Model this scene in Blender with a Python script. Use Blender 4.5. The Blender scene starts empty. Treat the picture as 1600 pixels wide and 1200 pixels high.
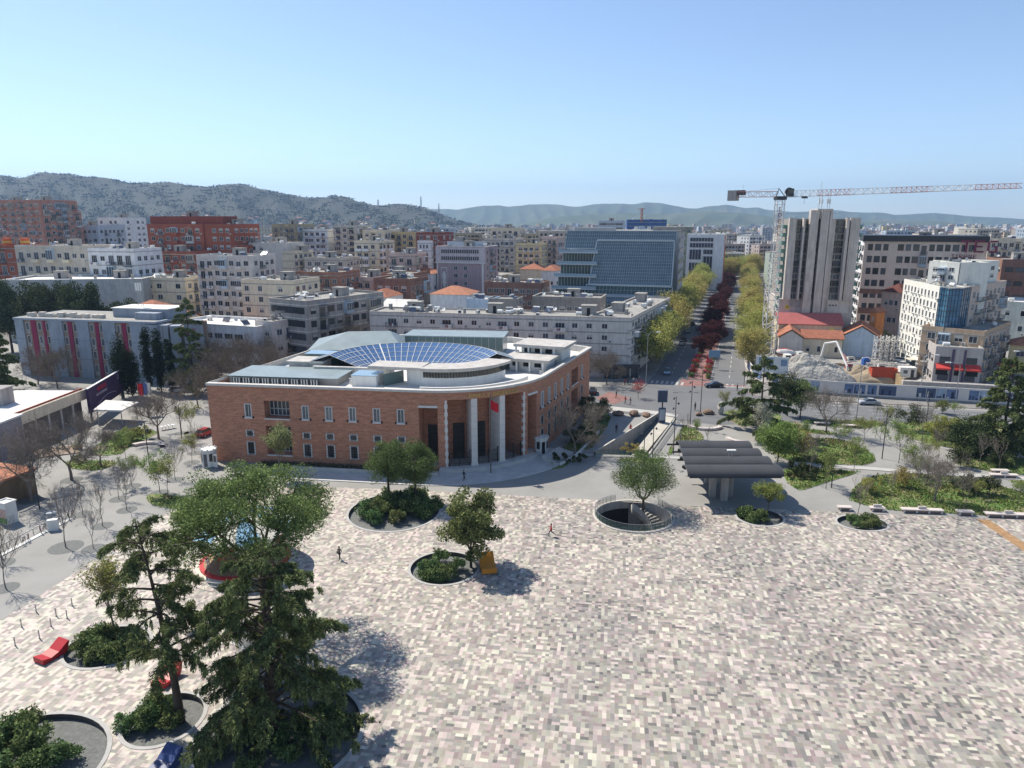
import bpy, math, random
import numpy as np
from mathutils import Vector, Matrix
from mathutils.geometry import tessellate_polygon
R_ = math.radians
PI = math.pi
S = bpy.context.scene
COL = S.collection
# ------------------------------------------------------------ camera, sky, sun, exposure
F_ = 1101.0
PITCH = math.atan(255 / F_)
CP, SP = math.cos(PITCH), math.sin(PITCH)
HC = 40.0
cam = bpy.data.cameras.new('camera')
cam.sensor_width = 36.0
cam.lens = 36.0 * F_ / 1600.0
cam.clip_start = 0.5
cam.clip_end = 30000
camo = bpy.data.objects.new('camera', cam)
COL.objects.link(camo)
camo.location = (0, 0, HC)
camo.rotation_euler = (PI / 2 - PITCH, 0, 0)
S.camera = camo
SUNV = Vector((0.62, -0.52, -1.0)).normalized()
ELEV = math.asin(-SUNV.z)
world = bpy.data.worlds.new('World')
S.world = world
world.use_nodes = True
nt = world.node_tree
nt.nodes.clear()
out = nt.nodes.new('ShaderNodeOutputWorld')
bg = nt.nodes.new('ShaderNodeBackground')
sky = nt.nodes.new('ShaderNodeTexSky')
sky.sky_type = 'NISHITA'
sky.sun_disc = False
sky.sun_elevation = ELEV
sky.sun_rotation = math.atan2(-SUNV.x, -SUNV.y)
sky.altitude = 100
sky.air_density = 0.75
sky.dust_density = 0.3
sky.ozone_density = 1.4
bg.inputs[1].default_value = 0.104
nt.links.new(sky.outputs[0], bg.inputs[0])
nt.links.new(bg.outputs[0], out.inputs[0])
sl = bpy.data.lights.new('sun', 'SUN')
sl.energy = 3.9
sl.angle = R_(0.55)
sl.color = (1.0, 0.93, 0.82)
so = bpy.data.objects.new('sun', sl)
COL.objects.link(so)
so.rotation_euler = (-SUNV).to_track_quat('Z', 'Y').to_euler()
so.location = (0, 0, 200)
S.view_settings.view_transform = 'Standard'
S.view_settings.look = 'None'
S.view_settings.gamma = 1.0
S.view_settings.exposure = 0.82
S.cycles.max_bounces = 5
S.cycles.diffuse_bounces = 3
S.cycles.glossy_bounces = 2
S.cycles.transmission_bounces = 3
S.cycles.transparent_max_bounces = 4
S.cycles.volume_bounces = 0
S.cycles.caustics_reflective = False
S.cycles.caustics_refractive = False
# ------------------------------------------------------------ survey helpers (photo point -> place on the ground)
def P(px, py, z=0.0):
 a = (px - 800) / F_
 b = (600 - py) / F_
 dy = CP + b * SP
 dz = -SP + b * CP
 t = (z - HC) / dz
 return Vector((a * t, dy * t, z))
def Dp(px, py, Y):
 a = (px - 800) / F_
 b = (600 - py) / F_
 dy = CP + b * SP
 dz = -SP + b * CP
 t = Y / dy
 return Vector((a * t, Y, HC + dz * t))
def PX(px, Y, z):
 return (px - 800) / F_ * (Y * CP + (HC - z) * SP)
# ------------------------------------------------------------ materials
MATS = {}
def lin(c):
 return tuple(((v / 255.0) / 12.92 if v <= 10 else (((v / 255.0) + 0.055) / 1.055) ** 2.4) for v in c)
def mat(name, rgb, rough=0.85, var=0.12, scale=0.6, bump=0.0, metal=0.0, rnd=0.0, streak=0.0, spec=0.3, trans=0.0, emit=None, bscale=None):
 if name in MATS:
  return MATS[name]
 m = bpy.data.materials.new(name)
 m.use_nodes = True
 t = m.node_tree
 b = t.nodes['Principled BSDF']
 b.inputs['Roughness'].default_value = rough
 b.inputs['Metallic'].default_value = metal
 b.inputs['Specular IOR Level'].default_value = spec
 b.inputs['Base Color'].default_value = (*rgb, 1)
 src = None
 if var > 0 or streak > 0:
  tc = t.nodes.new('ShaderNodeTexCoord')
  n = t.nodes.new('ShaderNodeTexNoise')
  n.inputs['Scale'].default_value = scale
  n.inputs['Detail'].default_value = 5
  n.inputs['Roughness'].default_value = 0.65
  t.links.new(tc.outputs['Object'], n.inputs['Vector'])
  r = t.nodes.new('ShaderNodeMapRange')
  r.inputs['From Min'].default_value = 0.3
  r.inputs['From Max'].default_value = 0.7
  r.inputs['To Min'].default_value = 1 - var
  r.inputs['To Max'].default_value = 1 + var
  t.links.new(n.outputs['Fac'], r.inputs['Value'])
  val = r.outputs[0]
  if streak > 0:
   mp = t.nodes.new('ShaderNodeMapping')
   mp.inputs['Scale'].default_value = (1.3, 1.3, 0.12)
   t.links.new(tc.outputs['Object'], mp.inputs['Vector'])
   n2 = t.nodes.new('ShaderNodeTexNoise')
   n2.inputs['Scale'].default_value = 1.2
   n2.inputs['Detail'].default_value = 4
   t.links.new(mp.outputs[0], n2.inputs['Vector'])
   r2 = t.nodes.new('ShaderNodeMapRange')
   r2.inputs['From Min'].default_value = 0.42
   r2.inputs['From Max'].default_value = 0.75
   r2.inputs['To Min'].default_value = 1
   r2.inputs['To Max'].default_value = 1 - streak
   t.links.new(n2.outputs['Fac'], r2.inputs['Value'])
   mu = t.nodes.new('ShaderNodeMath')
   mu.operation = 'MULTIPLY'
   t.links.new(val, mu.inputs[0])
   t.links.new(r2.outputs[0], mu.inputs[1])
   val = mu.outputs[0]
  h = t.nodes.new('ShaderNodeHueSaturation')
  h.inputs['Color'].default_value = (*rgb, 1)
  t.links.new(val, h.inputs['Value'])
  src = h
  if bump > 0:
   nb = n
   if bscale:
    nb = t.nodes.new('ShaderNodeTexNoise')
    nb.inputs['Scale'].default_value = bscale
    nb.inputs['Detail'].default_value = 3
    t.links.new(tc.outputs['Object'], nb.inputs['Vector'])
   bp = t.nodes.new('ShaderNodeBump')
   bp.inputs['Strength'].default_value = bump
   bp.inputs['Distance'].default_value = 0.3
   t.links.new(nb.outputs['Fac'], bp.inputs['Height'])
   t.links.new(bp.outputs[0], b.inputs['Normal'])
 if src is None:
  src = t.nodes.new('ShaderNodeHueSaturation')
  src.inputs['Color'].default_value = (*rgb, 1)
 if rnd > 0:
  oi = t.nodes.new('ShaderNodeObjectInfo')
  r3 = t.nodes.new('ShaderNodeMapRange')
  r3.inputs['To Min'].default_value = 1 - rnd
  r3.inputs['To Max'].default_value = 1 + rnd
  t.links.new(oi.outputs['Random'], r3.inputs['Value'])
  h2 = t.nodes.new('ShaderNodeHueSaturation')
  t.links.new(src.outputs[0], h2.inputs['Color'])
  t.links.new(r3.outputs[0], h2.inputs['Value'])
  mm = t.nodes.new('ShaderNodeMath')
  mm.operation = 'MULTIPLY_ADD'
  mm.inputs[1].default_value = 0.06 * rnd
  mm.inputs[2].default_value = 0.5 - 0.03 * rnd
  t.links.new(oi.outputs['Random'], mm.inputs[0])
  t.links.new(mm.outputs[0], h2.inputs['Hue'])
  src = h2
 t.links.new(src.outputs[0], b.inputs['Base Color'])
 if emit:
  b.inputs['Emission Color'].default_value = (*emit[0], 1)
  b.inputs['Emission Strength'].default_value = emit[1]
 MATS[name] = m
 return m
def leafmat(name, rgb, var=0.45, trans=0.25, rnd=0.12, scale=0.5):
 if name in MATS:
  return MATS[name]
 m = bpy.data.materials.new(name)
 m.use_nodes = True
 t = m.node_tree
 t.nodes.clear()
 o = t.nodes.new('ShaderNodeOutputMaterial')
 d = t.nodes.new('ShaderNodeBsdfDiffuse')
 tr = t.nodes.new('ShaderNodeBsdfTranslucent')
 mx = t.nodes.new('ShaderNodeMixShader')
 mx.inputs[0].default_value = trans
 tc = t.nodes.new('ShaderNodeTexCoord')
 n = t.nodes.new('ShaderNodeTexNoise')
 n.inputs['Scale'].default_value = scale
 n.inputs['Detail'].default_value = 6
 n.inputs['Roughness'].default_value = 0.75
 t.links.new(tc.outputs['Object'], n.inputs['Vector'])
 r = t.nodes.new('ShaderNodeMapRange')
 r.inputs['From Min'].default_value = 0.3
 r.inputs['From Max'].default_value = 0.7
 r.inputs['To Min'].default_value = 1 - var
 r.inputs['To Max'].default_value = 1 + var
 t.links.new(n.outputs['Fac'], r.inputs['Value'])
 h = t.nodes.new('ShaderNodeHueSaturation')
 h.inputs['Color'].default_value = (*rgb, 1)
 gi = t.nodes.new('ShaderNodeNewGeometry')
 r5 = t.nodes.new('ShaderNodeMapRange')
 r5.inputs['To Min'].default_value = 0.5
 r5.inputs['To Max'].default_value = 1.5
 t.links.new(gi.outputs['Random Per Island'], r5.inputs['Value'])
 m5 = t.nodes.new('ShaderNodeMath')
 m5.operation = 'MULTIPLY'
 t.links.new(r.outputs[0], m5.inputs[0])
 t.links.new(r5.outputs[0], m5.inputs[1])
 t.links.new(m5.outputs[0], h.inputs['Value'])
 oi = t.nodes.new('ShaderNodeObjectInfo')
 r3 = t.nodes.new('ShaderNodeMapRange')
 r3.inputs['To Min'].default_value = 0.5 - 0.12 * rnd
 r3.inputs['To Max'].default_value = 0.5 + 0.12 * rnd
 t.links.new(oi.outputs['Random'], r3.inputs['Value'])
 t.links.new(r3.outputs[0], h.inputs['Hue'])
 for s in (d, tr):
  t.links.new(h.outputs[0], s.inputs['Color'])
 t.links.new(d.outputs[0], mx.inputs[1])
 t.links.new(tr.outputs[0], mx.inputs[2])
 t.links.new(mx.outputs[0], o.inputs[0])
 MATS[name] = m
 return m
# ------------------------------------------------------------ mesh builder
class MB:
 def __init__(s):
  s.v = []
  s.f = []
  s.m = []
  s.mats = []
  s.uv = None
 def mi(s, m):
  if m not in s.mats:
   s.mats.append(m)
  return s.mats.index(m)
 def poly(s, pts, m):
  n = len(s.v)
  s.v.extend([tuple(p) for p in pts])
  s.f.append(tuple(range(n, n + len(pts))))
  s.m.append(s.mi(m))
 def box(s, x0, y0, z0, x1, y1, z1, m, T=None):
  n = len(s.v)
  c = [(x0, y0, z0), (x1, y0, z0), (x1, y1, z0), (x0, y1, z0), (x0, y0, z1), (x1, y0, z1), (x1, y1, z1), (x0, y1, z1)]
  if T is not None:
   c = [tuple(T @ Vector(p)) for p in c]
  s.v.extend(c)
  k = s.mi(m)
  for q in ((0, 3, 2, 1), (4, 5, 6, 7), (0, 1, 5, 4), (1, 2, 6, 5), (2, 3, 7, 6), (3, 0, 4, 7)):
   s.f.append(tuple(n + i for i in q))
   s.m.append(k)
  return s
 def prism(s, pts, z0, z1, m, mtop=None, bottom=False):
  n = len(s.v)
  k = len(pts)
  s.v.extend([(p[0], p[1], z0) for p in pts])
  s.v.extend([(p[0], p[1], z1) for p in pts])
  a = s.mi(m)
  for i in range(k):
   j = (i + 1) % k
   s.f.append((n + i, n + j, n + k + j, n + k + i))
   s.m.append(a)
  s.f.append(tuple(range(n + k, n + 2 * k)))
  s.m.append(s.mi(mtop or m))
  if bottom:
   s.f.append(tuple(range(n + k - 1, n - 1, -1)))
   s.m.append(a)
  return s
 def tube(s, p0, p1, r0, r1, m, n=8, caps=True):
  p0 = Vector(p0)
  p1 = Vector(p1)
  d = (p1 - p0)
  if d.length < 1e-6:
   return s
  d.normalize()
  a = d.orthogonal().normalized()
  b = d.cross(a)
  k = len(s.v)
  for p, r in ((p0, r0), (p1, r1)):
   for i in range(n):
    t = 2 * PI * i / n
    s.v.append(tuple(p + a * (r * math.cos(t)) + b * (r * math.sin(t))))
  mi = s.mi(m)
  for i in range(n):
   j = (i + 1) % n
   s.f.append((k + i, k + j, k + n + j, k + n + i))
   s.m.append(mi)
  if caps:
   s.f.append(tuple(k + i for i in reversed(range(n))))
   s.m.append(mi)
   s.f.append(tuple(k + n + i for i in range(n)))
   s.m.append(mi)
  return s
 def path(s, pts, r, m, n=6):
  for a, b in zip(pts[:-1], pts[1:]):
   s.tube(a, b, r, r, m, n)
  return s
 def lathe(s, prof, m, n=24, c=(0, 0), a0=0, a1=2 * PI):
  k = len(s.v)
  full = abs(a1 - a0 - 2 * PI) < 1e-6
  cnt = n if full else n + 1
  for (r, z) in prof:
   for i in range(cnt):
    t = a0 + (a1 - a0) * i / n
    s.v.append((c[0] + r * math.cos(t), c[1] + r * math.sin(t), z))
  mi = s.mi(m)
  for j in range(len(prof) - 1):
   for i in range(n):
    i2 = (i + 1) % cnt
    s.f.append((k + j * cnt + i, k + j * cnt + i2, k + (j + 1) * cnt + i2, k + (j + 1) * cnt + i))
    s.m.append(mi)
  return s
 def mesh(s, name):
  me = bpy.data.meshes.new(name)
  me.from_pydata(s.v, [], s.f)
  for m in s.mats:
   me.materials.append(m)
  me.polygons.foreach_set('material_index', s.m)
  if s.uv:
   l = me.uv_layers.new(name='UVMap')
   flat = [c for f in s.uv for p in f for c in p]
   l.data.foreach_set('uv', flat)
  me.update()
  return me
 def obj(s, name, parent=None, loc=None, rz=0.0):
  return link(name, s.mesh(name), parent, loc, rz)
def link(name, me, parent=None, loc=None, rz=0.0):
 o = bpy.data.objects.new(name, me)
 COL.objects.link(o)
 if parent is not None:
  o.parent = parent
 if loc is not None:
  o.location = loc
 if rz:
  o.rotation_euler = (0, 0, rz)
 return o
def tag(o, label=None, cat=None, group=None, kind=None):
 if label:
  o['label'] = label
 if cat:
  o['category'] = cat
 if group:
  o['group'] = group
 if kind:
  o['kind'] = kind
 return o
def empty(name, loc, rz=0.0, label=None, cat=None, group=None):
 o = bpy.data.objects.new(name, None)
 o.empty_display_size = 0.5
 COL.objects.link(o)
 o.location = loc
 o.rotation_euler = (0, 0, rz)
 return tag(o, label, cat, group)
def copy_thing(root, loc, rz=0.0, sc=None, label=None, group=None):
 kids = [c for c in root.children]
 r = root.copy()
 COL.objects.link(r)
 r.location = loc
 r.rotation_euler = (0, 0, rz)
 if sc is not None:
  r.scale = (sc, sc, sc) if not isinstance(sc, tuple) else sc
 if label:
  r['label'] = label
 if group:
  r['group'] = group
 for ch in kids:
  c = ch.copy()
  COL.objects.link(c)
  c.parent = r
  for g in ch.children:
   d = g.copy()
   COL.objects.link(d)
   d.parent = c
 return r
class Proto:
 """the first placing moves the built thing itself, later ones copy it"""
 def __init__(s, root):
  s.root = root
  s.used = False
 def put(s, loc, rz=0.0, sc=None, label=None, group=None):
  if not s.used:
   s.used = True
   s.tmpl = s.root
   r = s.root
   r.location = loc
   r.rotation_euler = (0, 0, rz)
   if sc is not None:
    r.scale = (sc, sc, sc) if not isinstance(sc, tuple) else sc
   if label:
    r['label'] = label
   if group:
    r['group'] = group
   return r
  return copy_thing(s.tmpl, loc, rz, sc if sc is not None else 1.0, label, group)
def structure(name, mb, **k):
 return tag(mb.obj(name, **k), kind='structure')
def npmesh(name, verts, faces_n, m, nper=4):
 """verts (N*nper,3): N separate faces with nper corners each"""
 me = bpy.data.meshes.new(name)
 nv = len(verts)
 nf = nv // nper
 me.vertices.add(nv)
 me.vertices.foreach_set('co', np.asarray(verts, dtype=np.float32).ravel())
 me.loops.add(nv)
 me.loops.foreach_set('vertex_index', np.arange(nv, dtype=np.int32))
 me.polygons.add(nf)
 me.polygons.foreach_set('loop_start', np.arange(0, nv, nper, dtype=np.int32))
 me.polygons.foreach_set('loop_total', np.full(nf, nper, dtype=np.int32))
 me.materials.append(m)
 me.update(calc_edges=True)
 return me
# ------------------------------------------------------------ palette
ASPH = mat('asphalt', (0.085, 0.087, 0.09), 0.9, 0.14, 0.25, bump=0.05)
PAVE = mat('grey paving', (0.275, 0.268, 0.25), 0.8, 0.13, 0.12)
LSTONE = mat('light stone', (0.5, 0.47, 0.42), 0.8, 0.12, 0.8)
WHITE = mat('white paint', (0.7, 0.7, 0.67), 0.7, 0.08, 0.7, streak=0.12)
ROOFW = mat('white roof coating', (0.66, 0.64, 0.6), 0.85, 0.14, 0.35)
ROOFG = mat('grey roof felt', (0.3, 0.29, 0.265), 0.9, 0.25, 0.3)
ROOFD = mat('dark roof felt', (0.13, 0.13, 0.13), 0.9, 0.2, 0.4)
CONC = mat('concrete', (0.36, 0.34, 0.32), 0.9, 0.14, 0.5, streak=0.3)
GLASS = mat('window glass', (0.05, 0.06, 0.07), 0.1, 0.0, rnd=0.85, spec=0.5)
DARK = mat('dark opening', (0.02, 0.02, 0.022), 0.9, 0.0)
FRAMEW = mat('white window frame', (0.6, 0.6, 0.6), 0.5, 0.0)
FRAMED = mat('dark window frame', (0.05, 0.05, 0.055), 0.5, 0.0)
STEEL = mat('grey steel', (0.35, 0.36, 0.37), 0.45, 0.05, metal=0.6)
DSTEEL = mat('dark steel', (0.05, 0.055, 0.06), 0.5, 0.0, metal=0.3)
BARK = mat('bark', (0.075, 0.058, 0.045), 0.95, 0.3, 2.0, bump=0.4)
BARKG = mat('grey bark', (0.2, 0.17, 0.14), 0.95, 0.25, 2.0)
TILE = mat('terracotta roof tiles', (0.36, 0.15, 0.09), 0.9, 0.25, 0.8, bump=0.4, bscale=5.0, rnd=0.15)
# ------------------------------------------------------------ ground
def arc_pts(cx, cy, r, n=40, ry=None, rot=0.0):
 ry = ry or r
 return [(cx + r * math.cos(2 * PI * i / n) * math.cos(rot) - ry * math.sin(2 * PI * i / n) * math.sin(rot),
   cy + r * math.cos(2 * PI * i / n) * math.sin(rot) + ry * math.sin(2 * PI * i / n) * math.cos(rot)) for i in range(n)]
def gxy(px, py, z=0.0):
 p = P(px, py, z)
 return (p.x, p.y)
PITS = [  # name, centre, radius x, radius y
 ('pines', gxy(616, 799), 6.3, 6.6),
 ('orange', gxy(694, 887), 3.95, 4.0),
 ('right_small', gxy(1187, 808), 3.05, 2.9),
 ('right_flat', gxy(1347, 817), 3.2, 2.5),
 ('left_bush', gxy(168, 1010), 3.7, 3.4),
 ('left_cedar', gxy(256, 1123), 3.0, 3.2),
 ('corner', gxy(20, 1200), 6.3, 5.9),
 ('big_cedar', gxy(437, 1145), 6.4, 6.4),
 ('umbrella', gxy(420, 985), 3.2, 3.2),
]
STAIRC = gxy(990, 806)
STAIRR = 5.25
RAMP = [gxy(930, 713), gxy(1030, 650), gxy(1056, 655), gxy(1013, 714)]
SITE = [gxy(1178, 583), gxy(1210, 597), gxy(1290, 605), gxy(1385, 611), gxy(1440, 613), gxy(1440, 582), gxy(1395, 548), gxy(1180, 545)]
HPX = [(1163, 556), (1165, 575), (1173, 590), (1190, 600), (1220, 608.5), (1260, 614), (1300, 618), (1400, 624), (1500, 629.5), (1600, 636), (1700, 643)]
SITE = [gxy(*q) for q in ((1187, 589), (1205, 597), (1235, 603), (1280, 608.5), (1340, 612), (1395, 615), (1445, 618), (1440, 588), (1380, 578), (1300, 578), (1192, 576))]
def sheet(outer, holes, z, m, name, local=None):
 loops = [[Vector((x, y, 0)) for x, y in outer]] + [[Vector((x, y, 0)) for x, y in h] for h in holes]
 tris = tessellate_polygon(loops)
 flat = [v for l in loops for v in l]
 mb = MB()
 mi = mb.mi(m)
 for v in flat:
  mb.v.append((v.x, v.y, z))
 for t in tris:
  a, b, c = (flat[i] for i in t)
  if (b - a).cross(c - a).z < 0:
   t = (t[0], t[2], t[1])
  mb.f.append(tuple(t))
  mb.m.append(mi)
 return mb
hole_loops = [arc_pts(c[0], c[1], rx, 40, ry) for _, c, rx, ry in PITS] + [arc_pts(STAIRC[0], STAIRC[1], STAIRR, 48)]
def gravel(name, c1, c2, scale):
 m = bpy.data.materials.new(name)
 m.use_nodes = True
 t = m.node_tree
 b = t.nodes['Principled BSDF']
 b.inputs['Roughness'].default_value = 0.95
 tc = t.nodes.new('ShaderNodeTexCoord')
 n = t.nodes.new('ShaderNodeTexNoise')
 n.inputs['Scale'].default_value = scale
 n.inputs['Detail'].default_value = 8
 n.inputs['Roughness'].default_value = 0.75
 t.links.new(tc.outputs['Object'], n.inputs['Vector'])
 cr = t.nodes.new('ShaderNodeValToRGB')
 cr.color_ramp.elements[0].position = 0.35
 cr.color_ramp.elements[0].color = (*c1, 1)
 cr.color_ramp.elements[1].position = 0.65
 cr.color_ramp.elements[1].color = (*c2, 1)
 t.links.new(n.outputs['Fac'], cr.inputs[0])
 t.links.new(cr.outputs[0], b.inputs['Base Color'])
 bp = t.nodes.new('ShaderNodeBump')
 bp.inputs['Strength'].default_value = 0.4
 bp.inputs['Distance'].default_value = 0.2
 t.links.new(n.outputs['Fac'], bp.inputs['Height'])
 t.links.new(bp.outputs[0], b.inputs['Normal'])
 return m
GRAVEL = gravel('dark gravel', (0.11, 0.115, 0.11), (0.19, 0.195, 0.185), 3.0)
SOIL = gravel('soil', (0.11, 0.075, 0.05), (0.24, 0.18, 0.125), 1.2)
def parkmat():
 m = gravel('park ground cover', (0.21, 0.155, 0.1), (0.09, 0.155, 0.035), 0.35)
 cr = [n for n in m.node_tree.nodes if n.type == 'VALTORGB'][0]
 e = cr.color_ramp
 e.elements[0].position = 0.36
 e.elements[1].position = 0.6
 for p, c in ((0.42, (0.24, 0.21, 0.115)), (0.47, (0.16, 0.18, 0.06)), (0.53, (0.11, 0.17, 0.04))):
  q = e.elements.new(p)
  q.color = (*c, 1)
 return m
PARK = parkmat()
CITYG = gravel('city ground', (0.12, 0.115, 0.11), (0.22, 0.2, 0.18), 0.05)
BIG = [(-9000, -600), (9000, -600), (9000, 14000), (-9000, 14000)]
NEAR = [(-190, -15), (175, -15), (175, 236), (-190, 236)]
structure('ground', sheet(BIG, [NEAR], 0.0, CITYG, 'ground'))
structure('paved_ground', sheet(NEAR, hole_loops + [RAMP, SITE], 0.0, PAVE, 'paved'))
def plaza_material():
 m = bpy.data.materials.new('mosaic of stone slabs')
 m.use_nodes = True
 t = m.node_tree
 b = t.nodes['Principled BSDF']
 b.inputs['Roughness'].default_value = 0.62
 b.inputs['Specular IOR Level'].default_value = 0.3
 L = t.links.new
 def M(op, a=None, bb=None, c=None):
  n = t.nodes.new('ShaderNodeMath')
  n.operation = op
  for i, v in enumerate((a, bb, c)):
   if v is None:
    continue
   if isinstance(v, (int, float)):
    n.inputs[i].default_value = v
   else:
    L(v, n.inputs[i])
  return n.outputs[0]
 tc = t.nodes.new('ShaderNodeTexCoord')
 sp = t.nodes.new('ShaderNodeSeparateXYZ')
 L(tc.outputs['Object'], sp.inputs[0])
 cell = 0.34
 x = M('DIVIDE', sp.outputs[0], cell)
 y = M('DIVIDE', sp.outputs[1], cell)
 by = M('FLOOR', M('DIVIDE', y, 2.0))
 off = M('MULTIPLY', M('FRACT', M('MULTIPLY', by, 0.381)), 4.0)
 xo = M('ADD', x, M('FLOOR', off))
 bx = M('FLOOR', M('DIVIDE', xo, 2.0))
 def WN(a, bb, w):
  c = t.nodes.new('ShaderNodeCombineXYZ')
  L(a, c.inputs[0])
  L(bb, c.inputs[1])
  c.inputs[2].default_value = w
  n = t.nodes.new('ShaderNodeTexWhiteNoise')
  n.noise_dimensions = '3D'
  L(c.outputs[0], n.inputs[0])
  return n.outputs[0]
 o = WN(bx, by, 3.0)
 horiz = M('GREATER_THAN', o, 0.42)
 single = M('GREATER_THAN', o, 0.62)
 fx = M('FLOOR', xo)
 fy = M('FLOOR', y)
 ida = M('ADD', M('MULTIPLY', horiz, M('MULTIPLY', bx, 2.0)), M('MULTIPLY', M('SUBTRACT', 1.0, horiz), fx))
 idb = M('ADD', M('MULTIPLY', horiz, fy), M('MULTIPLY', M('SUBTRACT', 1.0, horiz), M('MULTIPLY', by, 2.0)))
 ida = M('ADD', M('MULTIPLY', single, fx), M('MULTIPLY', M('SUBTRACT', 1.0, single), ida))
 r = WN(ida, idb, 7.0)
 r2 = WN(ida, idb, 11.0)
 n = t.nodes.new('ShaderNodeTexNoise')
 n.inputs['Scale'].default_value = 0.055
 n.inputs['Detail'].default_value = 3
 L(tc.outputs['Object'], n.inputs['Vector'])
 drift = M('MULTIPLY', M('SUBTRACT', n.outputs['Fac'], 0.5), 0.55)
 gx = t.nodes.new('ShaderNodeMapRange')
 gx.inputs['From Min'].default_value = -45
 gx.inputs['From Max'].default_value = -5
 gx.inputs['To Min'].default_value = -0.17
 gx.inputs['To Max'].default_value = 0.05
 L(sp.outputs[0], gx.inputs['Value'])
 rr = M('ADD', M('ADD', r, drift), gx.outputs[0])
 cr = t.nodes.new('ShaderNodeValToRGB')
 cr.color_ramp.interpolation = 'CONSTANT'
 e = cr.color_ramp.elements
 e[0].position = 0.0
 e[0].color = (0.563, 0.515, 0.451, 1)
 e[1].position = 0.17
 e[1].color = (0.466, 0.422, 0.372, 1)
 for p, c in ((0.32, (0.387, 0.342, 0.302)), (0.44, (0.359, 0.337, 0.302)), (0.55, (0.300, 0.265, 0.236)), (0.68, (0.278, 0.265, 0.243)),
    (0.78, (0.351, 0.322, 0.289)), (0.88, (0.228, 0.219, 0.204)), (0.94, (0.276, 0.246, 0.218)), (0.985, (0.158, 0.151, 0.143))):
  q = e.new(p)
  q.color = (*c, 1)
 L(rr, cr.inputs[0])
 h = t.nodes.new('ShaderNodeHueSaturation')
 L(cr.outputs[0], h.inputs['Color'])
 L(M('ADD', 0.9, M('MULTIPLY', r2, 0.2)), h.inputs['Value'])
 L(M('ADD', 0.435, M('MULTIPLY', WN(ida, idb, 19.0), 0.13)), h.inputs['Hue'])
 h.inputs['Saturation'].default_value = 1.08
 n2 = t.nodes.new('ShaderNodeTexNoise')
 n2.inputs['Scale'].default_value = 3.5
 n2.inputs['Detail'].default_value = 5
 L(tc.outputs['Object'], n2.inputs['Vector'])
 mx = t.nodes.new('ShaderNodeMixRGB')
 mx.blend_type = 'MULTIPLY'
 mx.inputs[0].default_value = 1.0
 L(h.outputs[0], mx.inputs[1])
 r3 = t.nodes.new('ShaderNodeMapRange')
 r3.inputs['To Min'].default_value = 0.78
 r3.inputs['To Max'].default_value = 1.08
 L(n2.outputs['Fac'], r3.inputs['Value'])
 L(r3.outputs[0], mx.inputs[2])
 n4 = t.nodes.new('ShaderNodeTexNoise')
 n4.inputs['Scale'].default_value = 0.09
 n4.inputs['Detail'].default_value = 6
 n4.inputs['Roughness'].default_value = 0.7
 n4.inputs['Distortion'].default_value = 1.2
 L(tc.outputs['Object'], n4.inputs['Vector'])
 cr4 = t.nodes.new('ShaderNodeValToRGB')
 cr4.color_ramp.elements[0].position = 0.36
 cr4.color_ramp.elements[0].color = (0.86, 0.86, 0.87, 1)
 cr4.color_ramp.elements[1].position = 0.62
 cr4.color_ramp.elements[1].color = (1.07, 1.05, 1.02, 1)
 L(n4.outputs['Fac'], cr4.inputs[0])
 mx4 = t.nodes.new('ShaderNodeMixRGB')
 mx4.blend_type = 'MULTIPLY'
 mx4.inputs[0].default_value = 1.0
 L(mx.outputs[0], mx4.inputs[1])
 L(cr4.outputs[0], mx4.inputs[2])
 L(mx4.outputs[0], b.inputs['Base Color'])
 return m
PLAZAM = plaza_material()
GRID = R_(-8.0)
gu = Vector((math.cos(GRID), math.sin(GRID)))
gv = Vector((-math.sin(GRID), math.cos(GRID)))
def to_grid(x, y):
 return (x * gu.x + y * gu.y, x * gv.x + y * gv.y)
pz = [(-62, -12), (-52.6, 65.0), (-50.5, 78.3), (-47.8, 97.0), (-47.2, 104.5), (-29.7, 102.5), (-17.6, 101.2), (7.6, 97.9), (24.0, 95.0), (40.9, 93.3), (70.6, 90.0), (112, 85.2), (112, -12)]
pl = sheet([to_grid(*p) for p in pz], [[to_grid(*p) for p in h] for h in hole_loops], 0.006, PLAZAM, 'plaza')
structure('plaza_paving', pl, rz=GRID)
RUST = mat('rust stained slabs', (0.33, 0.2, 0.1), 0.8, 0.25, 1.5)
st = MB()
st.poly([(p[0], p[1], 0.012) for p in (gxy(1524, 811), gxy(1545, 812), gxy(1600, 848), gxy(1640, 878), gxy(1640, 890), gxy(1600, 862), gxy(1560, 834))], RUST)
structure('stain_strip', st)
KERB = mat('planter kerb stone', (0.4, 0.39, 0.37), 0.8, 0.1, 1.0)
PITW = mat('planter steel edge', (0.08, 0.08, 0.08), 0.6, 0.1)
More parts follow.
